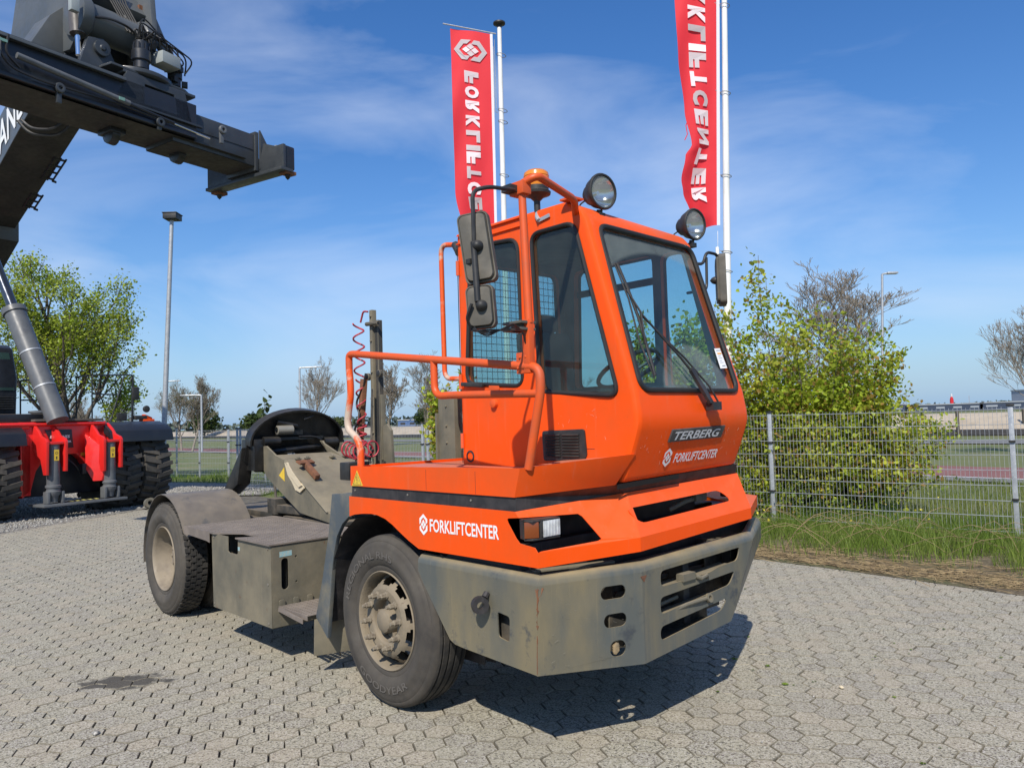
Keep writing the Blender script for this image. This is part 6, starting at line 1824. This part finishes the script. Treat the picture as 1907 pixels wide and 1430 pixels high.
for k, (x, w, h, mt_, lb) in enumerate(((118, 16, 2.6, FBD, 'blue barge side moored beyond the sand bank'), (140, 22, 2.2, FBD, 'dark blue hull beyond the sand bank right of the barge'), (93, 22, 3.0, FGR, 'grey shed on the horizon right of the shrub'), (165, 30, 2.3, FBD, 'long blue shed beyond the sand bank near the right post'))):
    bldg((x, 250, 0), w, 8, h, mt_, lb, wins=4, name='harbour_shed', wm=FGR)
q = bldg((168.5, 250, 0), 6, 8, 6.0, FGR, 'grey-white storage building at the right edge of the horizon', wins=2)
root = empty('river_ship', (139, 300, 0)); tag(root, 'white ship superstructure on the horizon left of the red buoy', 'ship')
q = MB(); q.bb(-6, 6, -3, 3, 0, 3.6); q.build('hull', FWH, root); q = MB(); q.bb(-2.5, 2.5, -2, 2, 3.6, 5.6); q.bb(-.6, .6, -1, 1, 5.6, 6.6); q.tube([(0, 0, 6), (0, 0, 8.4)], .15, 5); q.build('bridge_house', FWH, root)
root = empty('red_beacon', (172, 300, 0)); tag(root, 'red and white beacon tower on the right horizon', 'beacon')
q = MB(); q.lathe([(0, 0), (.7, 0), (.65, 4.2), (.4, 5.2), (0, 5.4)], (0, 0, 0), (0, 0, 1), 10); q.build('tower', FLAGR, root); q = MB(); q.lathe([(0, 5.4), (.35, 5.4), (.3, 6.4), (0, 6.6)], (0, 0, 0), (0, 0, 1), 8); q.build('lantern', FWH, root)
for k, (x, lb) in enumerate(((100, 'thin mast on the horizon just right of the leafy shrub'), (112, 'thin mast on the horizon above the blue barge side'), (131, 'thin mast on the horizon left of the white ship'), (152, 'thin mast on the horizon between the ship and the red beacon'))):
    q = MB(); q.tube([(0, 0, 0), (0, 0, 5.0 + (k % 3) * .7)], .12, 4); o = q.build('mast', STEEL); o.location = (x, 255, 0); tag(o, lb, 'mast')
for k, (x, y, lb) in enumerate(((25.2, 43.5, 'dark fence post in front of the sand bank near the shrub'), (30.1, 45.2, 'dark post in front of the sand bank, middle of three'), (33.5, 40.0, 'thin dark post by the sand bank nearest the right fence post'))):
    q = MB(); q.box((0, 0, .75), (.14, .14, 1.5)); o = q.build('wooden_post', BARK, bevel=.01); o.location = (x, y, 0); tag(o, lb, 'post')
# ================================================================== reach stacker
PH = math.radians(57.3)
st = empty('reach_stacker', (-9.34, 16.85, 0), PH - PI / 2)
tag(st, 'red and black reach stacker with raised boom and container spreader standing on gravel', 'reach stacker')
REDP = mat('bright_red_paint', (.72, .022, .018), .35, c2=(.62, .02, .018), s2=3, coat=.3)
ANTH = mat('anthracite_machine_paint', (.032, .037, .043), .42, c2=(.050, .055, .060), s2=1.6, coat=.1, c3=(.10, .09, .075), s3=14, lo3=.66, hi3=.74)
ANTH_LIT = mat('sunlit_anthracite_paint', (.075, .085, .092), .45, c2=(.105, .112, .115), s2=1.2, coat=.1)  # lighter copy of the anthracite, sunlight on boom and head put into the colour
NAVY = mat('dark_machine_paint', (.012, .014, .019), .40, c2=(.02, .022, .027), s2=2, coat=.1)
UNDER = mat('dark_brown_underside', (.028, .026, .023), .7, c2=(.05, .045, .036), s2=2)  # separate brownish dark colour for the undersides of boom and spreader
GREYC = mat('grey_cylinder_paint', (.115, .122, .13), .4, c2=(.085, .09, .098), s2=4)
BIGT = mat('big_lug_tyre_rubber', (.050, .046, .040), .85, c2=(.085, .076, .062), s2=3, bump=.3, bscale=18)
CAMOK = mat('pale_grey_box', (.30, .33, .33), .5)
SC = -.37
def bigwheel(l0, w, f0=-.92, R=.92):
    mb = MB(); o = (f0, l0, R - .02); ax = (0, 1, 0)
    pr = [(.44, .10), (.50, .05), (.66, .0), (.80, .0), (.86, .03), (.87, .05), (.87, w - .05), (.86, w - .03), (.80, w), (.66, w), (.50, w - .05), (.44, w - .10)]
    mb.lathe(pr, o, ax, 48)
    n = 26
    for k in range(n):
        for sd in (0, 1):
            a = 2 * PI * (k + .5 * sd) / n; Rm = Matrix.Rotation(-a, 3, 'Y')
            c0 = Vector((math.cos(a), 0, math.sin(a)))
            lo_, hi_ = (0.01, w * .56) if sd == 0 else (w * .44, w - .01)
            a2 = a + (.10 if sd == 0 else -.10) * (1)
            vs = []
            for (l, aa) in ((lo_, a - (.0 if sd == 0 else .10)), (hi_, a - (.10 if sd == 0 else 0))):
                for da in (-.062, .062):
                    for r in (.85, .925):
                        q = aa + da * (1 if r < .9 else .82); vs.append(Vector(o) + Vector((math.cos(q) * r, l, math.sin(q) * r)))
            mb.mesh(vs, [(0, 1, 3, 2), (4, 6, 7, 5), (0, 4, 5, 1), (2, 3, 7, 6), (1, 5, 7, 3), (0, 2, 6, 4)])
    wv = mb.build('wheel', BIGT, st, smooth=25)
    r = MB(); r.lathe([(.45, .09), (.46, .06), (.43, .07), (.42, .2), (.2, .24), (0, .24)], o, ax, 28); r.lathe([(.45, w - .09), (.46, w - .06), (.43, w - .07), (.42, w - .2), (.2, w - .24), (0, w - .24)], o, ax, 28)
    r.build('rim', GREYC, wv)
for l in (.58, 1.33, -2.03, -2.80): bigwheel(l, .70)
for l in (-2.2, .95): bigwheel(l, .55, -7.2)
m = MB(); m.bb(-1.4, -.55, -1.25, .56, .45, 1.35); m.tube([(-.92, -2.6, .9), (-.92, 1.9, .9)], .28, 12); m.build('drive_axle', NAVY, st, bevel=.03)
m = MB(); m.bb(-7.8, -.9, -1.15, .45, .75, 1.75); m.bb(-8.6, -6.0, -1.7, 1.0, .9, 2.3); m.build('chassis', NAVY, st, bevel=.03)
m = MB(); m.bb(-8.8, -7.6, -1.9, 1.2, .8, 2.4); m.build('counterweight', REDP, st, bevel=.1)
# fenders
for (a, b) in ((.50, 2.05), (-2.80, -1.25)):
    m = MB(); pf = [(-1.9, 2.02), (-.62, 2.02), (-.25, 1.93), (-.06, 1.80), (.0, 1.55), (-.03, 1.55), (-.10, 1.78), (-.28, 1.89), (-.63, 1.98), (-1.9, 1.98)]
    m.prism([(x, a, z) for x, z in pf], (0, b - a, 0)); m.prism([(x, a, z) for x, z in ((-1.9, 2.0), (-.62, 2.0), (-.25, 1.91), (-.05, 1.78), (.0, 1.6), (-.3, 1.75), (-1.9, 1.75))], (0, .02, 0))
    m.build('fender', NAVY, st, bevel=.012)
# red front frame
m = MB()
fr_ = [(-.30, -1.20, 2.04), (-.30, .50, 2.04), (-.30, .50, 1.75), (-.30, .35, 1.35), (-.30, .10, 1.05), (-.30, .02, 1.20), (-.30, -.12, 1.33), (-.30, -.45, 1.33), (-.30, -.75, 1.30), (-.30, -.95, 1.0), (-.30, -1.05, .60), (-.30, -1.22, .45), (-.30, -1.25, 1.6)]
m.prism(fr_, (-.25, 0, 0)); m.bb(-1.6, -.30, -1.25, -1.05, .5, 2.04); m.bb(-1.6, -.30, .35, .55, 1.3, 2.04)
m.tube([(-.27, -1.7, 1.99), (-.27, .50, 1.99)], .045, 10); m.bb(-.6, -.25, -1.8, -1.1, 1.90, 2.02)
m.build('front_frame', REDP, st, bevel=.02)
m = MB(); m.bb(-1.9, -.22, -1.0, .45, 2.05, 2.10); m.bb(-2.0, -.4, -2.2, -.75, 2.05, 2.22, NAVY); m.build('walkway', mat('brown_grey_deck_plate', (.10, .085, .07), .8), st, bevel=.01)
m = MB(); m.prism([(-.292, -.78, 1.87), (-.292, -.22, 1.87), (-.292, -.18, 1.47), (-.292, -.60, 1.47)], (.012, 0, 0)); plq = m.build('name_plate', NAVY, st, bevel=.004)
m = MB(); vs, fs = text_mesh('EX RANES', .42, .062, shear=.2, bold=.03); put2d(m, vs, fs, (-.278, -.68, 1.685), (0, 1, 0), (0, 0, 1), 0, DECW)
vs, fs = text_mesh('TCENTER', .30, .045, bold=.03); put2d(m, vs, fs, (-.278, -.53, 1.585), (0, 1, 0), (0, 0, 1), 0, DECW); m.build('name_plate_lettering', DECW, plq, smooth=0)
for lc, left in ((-.80, True), (.40, False)):
    for sd in (-1, 1):
        m = MB(); l = lc + sd * .19
        pf = [(-.3, 2.0), (-.10, 1.86), (.02, 1.74), (.22, 1.68), (.27, 1.62), (.27, 1.52), (.26, .93 if sd < 0 else .99), (.14, .93 if sd < 0 else .99), (.02, 1.25), (-.3, 1.45)]
        m.prism([(x, l - .03, z) for x, z in pf], (0, .06, 0)); m.build('jack_bracket', REDP, st, bevel=.008)
    m = MB(); m.bb(-.1, .24, lc - .2, lc + .2, 1.56, 1.62)
    m.build('bracket_top', REDP, st, bevel=.008)
    m = MB(); m.lathe([(0, 1.56), (.125, 1.56), (.125, .72), (.150, .70), (.150, .66), (.128, .64), (.128, .60), (.150, .58), (.140, .52), (.10, .48), (.085, .36), (0, .36)], (.10, lc, 0), (0, 0, 1), 24)
    j = m.build('jack_cylinder', GREYC, st)
    m = MB(); m.prism([(.222, lc - .04, 1.22), (.222, lc + .055, 1.22), (.222, lc + .055, 1.45), (.222, lc - .04, 1.45)], (.006, 0, 0)); y = m.build('warning_label', YEL, j)
    m = MB(); m.bb(.2285, .2295, lc - .005, lc + .02, 1.25, 1.31); m.lathe([(.02, 0), (.028, 0), (.028, .001), (.02, .001)], (.2285, lc + .008, 1.38), (1, 0, 0), 12); m.build('label_print', SOOT, y, smooth=0)
    for d in (-.17, .12):
        m = MB(); m.bb(.02, .22, lc + d, lc + d + .06, .33, .58); m.build('foot_lug', GREYC, st, bevel=.02)
m = MB(); m.prism([(-.2, .02, 1.75), (-.02, .12, 1.60), (.1, .18, 1.5), (.12, .26, .9), (.1, .22, .72), (.02, .08, .72), (-.1, -.02, 1.0)], (0, .05, 0)); m.build('gusset', REDP, st, bevel=.008)
m = MB(); m.bb(-.35, .30, -1.08, .70, .27, .325); m.build('foot_platform', GREYC, st, bevel=.01)
m = MB(); m.bb(-.05, .22, -.52, .20, .328, .334); mt2 = m.build('stripe_mat', SOOT, st)
for k in range(5):
    m = MB(); y0 = -.48 + k * .135; m.prism([(-.04, y0 + .05, .336), (.21, y0 - .02, .336), (.21, y0 + .05, .336), (-.04, y0 + .12, .336)], (0, 0, .001)); m.build('yellow_stripe', mat('worn_yellow_stripe', (.55, .52, .16), .6, c2=(.30, .28, .12), s2=14) if k == 0 else bpy.data.materials['worn_yellow_stripe'], mt2, smooth=0)
m = MB(); m.bb(-.33, -.28, -.02, .12, 1.28, 1.35); m.build('side_marker', AMBER, st, bevel=.005)
m = MB(); m.tube(fillet([(-.3, -.4, 1.3), (-.2, -.2, 1.1), (-.2, -.1, .95), (-.3, 0, .85)], .1), .015, 6); m.box((-.15, -.02, 1.0), (.12, .14, .22)); m.build('hydraulic_valve', NAVY, st, bevel=.01)
# hand rails, mirror, lamps on the right fender
def pipe(pts, r=.018, name='hand_rail', mt=NAVY):
    m = MB(); m.tube(fillet(pts, .07), r, 6); return m.build(name, mt, st)
pipe([(-1.2, .73, 2.04), (-1.2, .73, 3.14), (-1.2, 1.76, 3.18), (-1.2, 1.66, 3.0)]); pipe([(-1.2, 1.16, 2.0), (-1.2, 1.52, 3.14)]); pipe([(-1.2, .73, 2.7), (-1.2, 1.33, 2.68)]); pipe([(-1.9, .73, 2.04), (-1.9, .73, 3.14), (-1.2, .73, 3.14)])
pipe([(-1.4, -.75, 2.1), (-1.4, -.75, 3.0), (-1.4, -.15, 3.0), (-1.4, -.15, 2.1)]); pipe([(-1.4, -.75, 2.55), (-1.4, -.15, 2.55)])
pipe([(-1.2, 1.72, 2.0), (-1.2, 1.74, 3.18)], .03)
m = MB(); m.box((-1.15, 1.78, 2.72), (.06, .17, .32)); m.build('mirror', BLACKP, st, bevel=.04)
m = MB(); m.lathe([(0, -.08), (.08, -.04), (.09, .02), (.07, .03), (0, .03)], (-1.1, 2.03, 2.33), (1, 0, 0), 14); m.box((-1.2, 1.9, 2.12), (.2, .3, .1)); m.box((-1.15, 1.42, 2.14), (.1, .22, .2)); m.build('work_light', BLACKP, st, bevel=.015)
m = MB(); m.prism([(-1.15, 2.02, 2.20), (-1.15, 2.22, 2.12), (-1.15, 2.22, 2.06), (-1.15, 2.05, 2.06)], (-.15, 0, 0)); m.box((-1.2, 2.1, 2.04), (.2, .3, .08)); m.build('orange_marker', ORANGE, st, bevel=.01)
m = MB(); m.lathe([(0, 2.06), (.17, 2.06), (.17, 2.14), (.12, 2.16), (.12, 2.24), (.20, 2.26), (.20, 2.30), (0, 2.32)], (-1.3, -.42, 0), (0, 0, 1), 18); m.build('air_filter', GREYC, st)
# operator cab
m = MB()
cp = [(-1.2, 2.2), (-1.15, 3.0), (-1.35, 3.68), (-1.5, 3.76), (-3.0, 3.76), (-3.1, 3.6), (-3.1, 2.2)]
m.prism([(x, -2.3, z) for x, z in cp], (0, 1.38, 0)); cb = m.build('operator_cab', NAVY, st, bevel=.05, seg=3)
GLD = mat('dark_green_cab_glass', (.03, .06, .055), .08, coat=.6)
m = MB(); m.prism([(-1.18, -2.2, 2.75), (-1.18, -.98, 2.75), (-1.335, -1.02, 3.58), (-1.335, -2.2, 3.58)], (.03, 0, 0)); m.prism([(-1.35, -.915, 2.75), (-2.4, -.915, 2.75), (-2.4, -.915, 3.6), (-1.5, -.915, 3.6)], (0, .01, 0)); m.build('cab_window', GLD, cb, bevel=.004)
m = MB()
for k in range(6): m.bb(-1.17, -1.13, -1.9, -1.0, 2.35 + k * .05, 2.37 + k * .05)
m.build('louvre_panel', BLACKP, cb)
# lift cylinder
c0, c1, c2_ = V(-.45, -.55, 1.95), V(-1.35, -.92, 4.50), V(-2.6, -1.35, 7.9)
c0, c1 = V(-.10, -.60, 2.05), V(-1.25, -.92, 4.45); c2_ = c1 + (c1 - c0) * 1.25
m = MB(); m.tube([c0, c1], .215, 20); 
for t in (.30, .62): m.tube([c0.lerp(c1, t), c0.lerp(c1, t + .012)], .225, 20, STEEL)
m.tube([c1, c1 + (c1 - c0).normalized() * .12], .245, 20); m.build('lift_cylinder', GREYC, st)
m = MB(); m.tube([c1, c2_], .11, 14); m.build('cylinder_rod', mat('dark_chrome_rod', (.10, .11, .13), .2, metal=.8), st)
# boom: box section falling back from the spreader head
def BP(f, off, z): return V(f, off - .17 * f, z)
m = MB()
sec = [(1.9, 8.02, 1.05), (-3.6, 6.70, 1.25)]
def boxloft(mb, a, b, l0, l1, mt=None, mt_under=None):
    vs = []
    for f, z, h in (a, b):
        for l in (l0, l1):
            for dz in (0, h):
                vs.append(BP(f - .0 * dz, l, z + dz))
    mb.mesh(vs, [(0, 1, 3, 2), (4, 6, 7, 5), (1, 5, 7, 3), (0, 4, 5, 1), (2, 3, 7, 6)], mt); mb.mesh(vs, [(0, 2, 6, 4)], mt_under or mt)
boxloft(m, (3.6, 8.75, .95), (-3.6, 6.72, 1.10), -1.58, -.58, ANTH_LIT, UNDER)
boxloft(m, (-3.2, 6.52, 1.35), (-8.6, 4.6, 1.5), -1.66, -.50, ANTH_LIT, UNDER)
bo = m.build('boom', ANTH, st, bevel=.01, seg=1)
m = MB(); vs, fs = text_mesh('CRANE', 2.9, .62, shear=.35, bold=.015)
d_ = (BP(2.0, -1.592, 8.30) - BP(-1.6, -1.592, 7.285)); d_.normalize()
put2d(m, vs, fs, BP(-1.70, -1.592, 7.42), d_, V(-d_.z * .98, 0, .96).normalized(), 0, DECW); m.build('boom_lettering', DECW, bo, smooth=0)
m = MB()
for (f, n_) in ((-.10, 3), (-1.65, 2)):
    m = MB()
    def hp(a, off): return BP(a, off, 7.735 + a * .282)
    for off in (-.70, -.57, -.46): m.tube([hp(f + .12, off), hp(f - n_ * .26, off)], .022, 5)
    for k in range(n_ + 1): m.tube([hp(f + .06 - k * .26, -.72), hp(f + .06 - k * .26, -.45)], .028, 5)
    m.tube([hp(f - n_ * .26, -.46), hp(f - n_ * .26 - .02, -.38)], .03, 5)
    m.build('hose_guide', NAVY, bo)
m = MB(); m.tube(fillet([BP(.9, -1.62, 8.0), BP(1.1, -1.5, 7.8), BP(1.5, -1.2, 7.75), BP(1.9, -1.0, 8.0)], .2), .03, 6); m.tube(fillet([BP(.8, -1.66, 8.0), BP(1.0, -1.5, 7.72), BP(1.5, -1.1, 7.66), BP(1.9, -.9, 7.95)], .2), .03, 6); m.build('boom_hose', BLKH, bo)
# head at the boom tip carrying the rotator
m = MB()
hd = [(4.2, 9.6), (3.0, 9.9), (2.6, 8.6), (3.6, 8.05), (4.6, 7.95), (5.1, 8.4), (5.0, 9.3)]
for l in (-2.75, -1.62): m.prism([(x, l, z) for x, z in hd], (0, .10, 0))
m.prism([(4.2, -2.7, 9.8), (3.0, -2.7, 9.9), (3.2, -2.7, 8.9), (4.4, -2.7, 8.6), (4.9, -2.7, 8.9)], (0, 1.1, 0))
m.prism([(4.4, -3.35, 7.72), (4.4, -2.95, 8.5), (4.4, -2.4, 9.1), (4.4, -2.2, 8.2), (4.4, -2.7, 7.7)], (-.5, 0, 0))
m.prism([(4.3, -1.95, 9.3), (4.3, -1.25, 8.95), (4.3, -1.38, 8.2), (4.3, -2.0, 8.1)], (-.5, 0, 0))
m.lathe([(0, -.62), (.33, -.62), (.33, -.45), (.28, -.42), (.28, .42), (.33, .45), (.33, .62), (0, .62)], (4.85, -2.2, 8.42), (0, 1, 0), 24)
m.build('boom_head', ANTH_LIT, st, bevel=.015)
m = MB()
m.prism([(4.95, -2.85, 7.55), (4.95, -2.70, 8.05), (4.95, -2.45, 8.1), (4.95, -2.25, 7.75), (4.95, -1.1, 7.72), (4.95, -1.05, 7.55)], (.12, 0, 0)); m.prism([(4.3, -2.85, 7.55), (4.3, -2.70, 8.05), (4.3, -2.45, 8.1), (4.3, -2.25, 7.75), (4.3, -1.1, 7.72), (4.3, -1.05, 7.55)], (.12, 0, 0))
m.lathe([(0, 7.60), (.55, 7.60), (.60, 7.63), (.60, 7.70), (0, 7.70)], (4.85, -1.8, 0), (0, 0, 1), 36); m.prism([(5.36, -2.5, 7.60), (5.36, -1.2, 7.60), (5.2, -.95, 7.60), (4.5, -.95, 7.60), (4.5, -2.6, 7.60)], (0, 0, .04))
m.lathe([(0, -.02), (.13, -.02), (.13, .05), (.05, .05), (.04, .07), (0, .07)], (5.08, -2.5, 7.92), (1, 0, 0), 16)
m.build('rotator', ANTH, st, bevel=.012)
for (f, l, z0, z1, r) in ((5.25, -1.93, 7.74, 8.20, .15), (5.1, -1.22, 7.74, 8.10, .12)):
    m = MB(); m.lathe([(0, z0), (r * .8, z0), (r * .8, z0 + .12), (r, z0 + .14), (r, z0 + .30), (r * .75, z0 + .33), (r * .75, z1), (0, z1)], (f, l, 0), (0, 0, 1), 18)
    for k in range(8): a = 2 * PI * k / 8; m.tube([(f + r * .85 * math.cos(a), l + r * .85 * math.sin(a), z0 + .3), (f + r * .85 * math.cos(a), l + r * .85 * math.sin(a), z0 + .42)], .012, 5)
    m.build('slew_motor', NAVY, st)
m = MB(); m.box((5.3, -1.52, 8.02), (.30, .36, .20), Matrix.Rotation(.1, 3, 'Z')); m.build('junction_box', CAMOK, st, bevel=.015)
m = MB(); m.tube([(4.9, -2.78, 8.10), (4.75, -2.80, 9.6)], .115, 16); m.build('damping_cylinder', mat('brown_grey_cylinder', (.095, .085, .08), .4), st)
m = MB(); m.tube([(4.92, -2.775, 7.75), (4.9, -2.78, 8.12)], .045, 10); m.build('damping_rod', CHROME, st)
m = MB(); m.tube([(4.9, -1.10, 8.05), (4.7, -1.42, 9.0)], .10, 14); m.box((4.7, -1.55, 8.98), (.2, .26, .26), None, RUST); m.build('damping_cylinder', mat('grey_brown_cylinder', (.13, .125, .12), .4), st)
m = MB()
rr = random.Random(9)
for k in range(16):
    a = V(5.2 + rr.uniform(-.1, .15), -1.95 + rr.uniform(-.1, .3), 8.25); b = V(5.1 + rr.uniform(-.1, .2), rr.uniform(-1.9, -1.05), 8.05 + rr.uniform(-.1, .1))
    m.tube(fillet([a, a + V(rr.uniform(0, .2), rr.uniform(-.1, .2), rr.uniform(.1, .35)), b + V(.1, rr.uniform(-.1, .2), rr.uniform(.1, .3)), b], .15, 4), .014, 5)
for k in range(7):
    x = -2.05 - .05 * k + .1; m.tube([(5.15, x + .15, 8.35), (4.95, x - .05, 8.9), (4.9, x - .22, 9.5)], .014, 5)
m.tube(fillet([(5.1, -2.75, 8.35), (5.2, -2.4, 8.42), (5.2, -2.1, 8.40), (5.2, -1.95, 8.3)], .2), .02, 6)
m.tube(fillet([(5.1, -1.9, 8.35), (5.2, -1.6, 8.15), (5.2, -1.3, 8.2), (5.0, -1.25, 8.5)], .2), .02, 6)
for k in range(10): m.box((5.15 + rr.uniform(-.1, .1), rr.uniform(-1.45, -1.05), rr.uniform(7.8, 8.2)), (.10, .09, .09), Matrix.Rotation(rr.uniform(0, 1), 3, 'Z'))
m.build('hose_bundle', BLKH, st, smooth=60)
m = MB(); m.box((5.12, -2.95, 8.42), (.1, .13, .2)); m.build('sensor_box', CAMOK, st, bevel=.01)
m = MB(); m.prism([(5.02, -2.12, 8.68), (5.02, -1.98, 8.62), (5.02, -1.95, 8.50), (5.02, -2.06, 8.56)], (.01, 0, 0)); m.build('paper_label', MATW, st, smooth=0)
# ---- spreader
m = MB()
m.bb(4.42, 5.38, -6.6, -1.0, 6.80, 7.42, NAVY)
vs = [(4.42, -6.6, 6.78), (5.38, -6.6, 6.78), (5.38, .05, 6.78), (4.42, .05, 6.78)]
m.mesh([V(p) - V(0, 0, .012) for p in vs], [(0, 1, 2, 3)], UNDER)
m.bb(5.38, 5.46, -4.6, -2.3, 7.36, 7.42, ANTH_LIT); m.bb(5.38, 5.46, -6.6, -1.05, 6.80, 6.86, NAVY); m.bb(5.38, 5.44, -2.45, -.92, 7.02, 7.06, ANTH)
spm = m.build('spreader_frame', NAVY, st, bevel=.008)
m = MB(); m.bb(4.50, 5.30, -1.4, .34, 6.70, 7.30, ANTH); m.bb(4.47, 5.33, .28, .36, 6.62, 7.36, ANTH); m.mesh([(4.5, -1.4, 6.69), (5.3, -1.4, 6.69), (5.3, .3, 6.69), (4.5, .3, 6.69)], [(0, 1, 2, 3)], UNDER); m.bb(5.30, 5.312, -1.2, .26, 7.0, 7.012, NAVY)
m.build('telescopic_arm', ANTH, st, bevel=.01)
m = MB()
tr_ = [(5.30, -2.45, 7.06), (5.30, -2.25, 7.58), (5.30, -1.22, 7.58), (5.30, -1.08, 7.06)]
hole_ = [(5.30, -1.95, 7.14), (5.30, -1.95, 7.46), (5.30, -1.42, 7.46), (5.30, -1.38, 7.14)]
m.prism(tr_, (.08, 0, 0), holes=[hole_]); m.prism([V(p) - V(.95, 0, 0) for p in tr_], (.08, 0, 0)); m.bb(4.4, 5.36, -2.30, -1.0, 7.55, 7.60)
m.build('turret', ANTH, st, bevel=.01)
# end beam with twistlock housings
m = MB()
m.prism([(6.0, .37, 6.43), (6.0, .37, 6.86), (5.78, .37, 6.86), (5.45, .37, 6.98), (5.36, .37, 6.72), (4.45, .37, 6.60), (4.36, .37, 6.60), (4.12, .37, 6.84), (3.76, .37, 6.86), (3.76, .37, 6.43)], (0, .06, 0))
m.bb(3.76, 6.0, .32, .60, 6.37, 6.43)
m.prism([(5.38, .36, 7.25), (5.38, .60, 6.9), (5.38, .36, 6.5)], (-.05, 0, 0))
eb = m.build('end_beam', ANTH, st, bevel=.008); eb.location = (0, 0, .15)
for f in (5.88, 3.86):
    m = MB(); m.bb(f - .10, f + .10, .44, .66, 6.42, 6.86); m.build('corner_housing', NAVY, eb, bevel=.03)
    m = MB(); m.lathe([(0, -.14), (.04, -.10), (.06, -.04), (.05, 0), (.05, .05), (0, .05)], (f, .57, 6.38), (0, 0, 1), 12); m.bb(f - .10, f + .10, .45, .69, 6.34, 6.40, RUST); m.build('twistlock', GREASE, eb)
m = MB()
for (f, z) in ((5.0, 6.6), (5.2, 6.55), (5.1, 6.72), (4.05, 6.55), (4.0, 6.66), (4.15, 6.72), (4.1, 6.60)): m.lathe([(.012, 0), (.012, .01), (0, .01)], (f, .44, z), (0, 1, 0), 6)
m.bb(5.6, 5.75, .42, .46, 6.7, 6.9); m.build('bolt_row', STEEL, eb)
# fittings along the beam
for (l, z, hh) in ((-3.35, 6.76, .22), (-.55, 6.98, .24), (-1.75, 6.80, .12)):
    m = MB(); m.lathe([(.03, 0), (.07, 0), (.08, .03), (.07, .06), (.03, .06)], (5.46, l, z + hh * .5), (1, 0, 0), 12, closed=True); m.box((5.45, l, z), (.05, .07, hh)); m.build('lifting_lug', ANTH if l != -.55 else GREYC, st, bevel=.008)
for l in (-2.15, -.95):
    m = MB(); m.lathe([(0, -.09), (.16, -.07), (.17, .06), (0, .08)], (4.75, l, 6.70), (0, 1, 0), 14); m.box((4.75, l, 6.74), (.4, .26, .1)); m.build('guide_roller', NAVY, st, bevel=.01)
m = MB(); m.tube([(5.52, -3.95, 7.12), (5.52, -2.30, 6.98)], .045, 10); m.tube([(5.50, -2.3, 6.98), (5.48, -1.5, 6.92)], .03, 8, NAVY); m.tube([(5.46, -1.5, 6.92), (5.46, -.80, 6.87)], .018, 8, CHROME); m.build('telescope_cylinder', GREYC, st)
m = MB(); m.tube(fillet([(5.50, -4.15, 7.30), (5.55, -4.18, 7.05), (5.50, -4.0, 6.92), (5.50, -3.6, 6.88), (5.50, -2.6, 6.93), (5.48, -1.6, 6.9)], .12), .018, 6); m.tube(fillet([(5.50, -4.05, 7.38), (5.52, -4.10, 7.1), (5.50, -3.9, 6.96)], .1), .018, 6); m.box((5.48, -4.32, 7.05), (.16, .30, .10), None, ANTH); m.build('spreader_hose', BLKH, st, smooth=60)
m = MB(); m.box((5.5, -4.12, 7.27), (.05, .1, .04)); m.box((5.55, -2.45, 6.995), (.05, .09, .05)); m.build('pale_green_clamp', mat('pale_green_tape', (.16, .30, .26), .6), st)

# ================================================================== every loose piece its own part
for o in list(COL.objects):
    if o.type == 'MESH' and o.name.split('.')[0] in ('faded_label', 'step_bracket', 'plate_ramp', 'louvre_panel', 'bolt_row', 'rusty_angle_iron', 'frame_bracket', 'door_seam', 'glazing_bar', 'rust_patch', 'bumper_ledge_backing', 'air_cylinder', 'lifting_lug', 'pale_green_clamp', 'orange_marker', 'work_light', 'lamp_bracket', 'tow_pin', 'radiator', 'battery', 'deck_floor', 'cross_member', 'axle', 'axle', 'flag_ring', 'boom_bolt', 'mirror_arm', 'triangle_print', 'panel_seam', 'door_hinge', 'bolt'):
        split_islands(o)
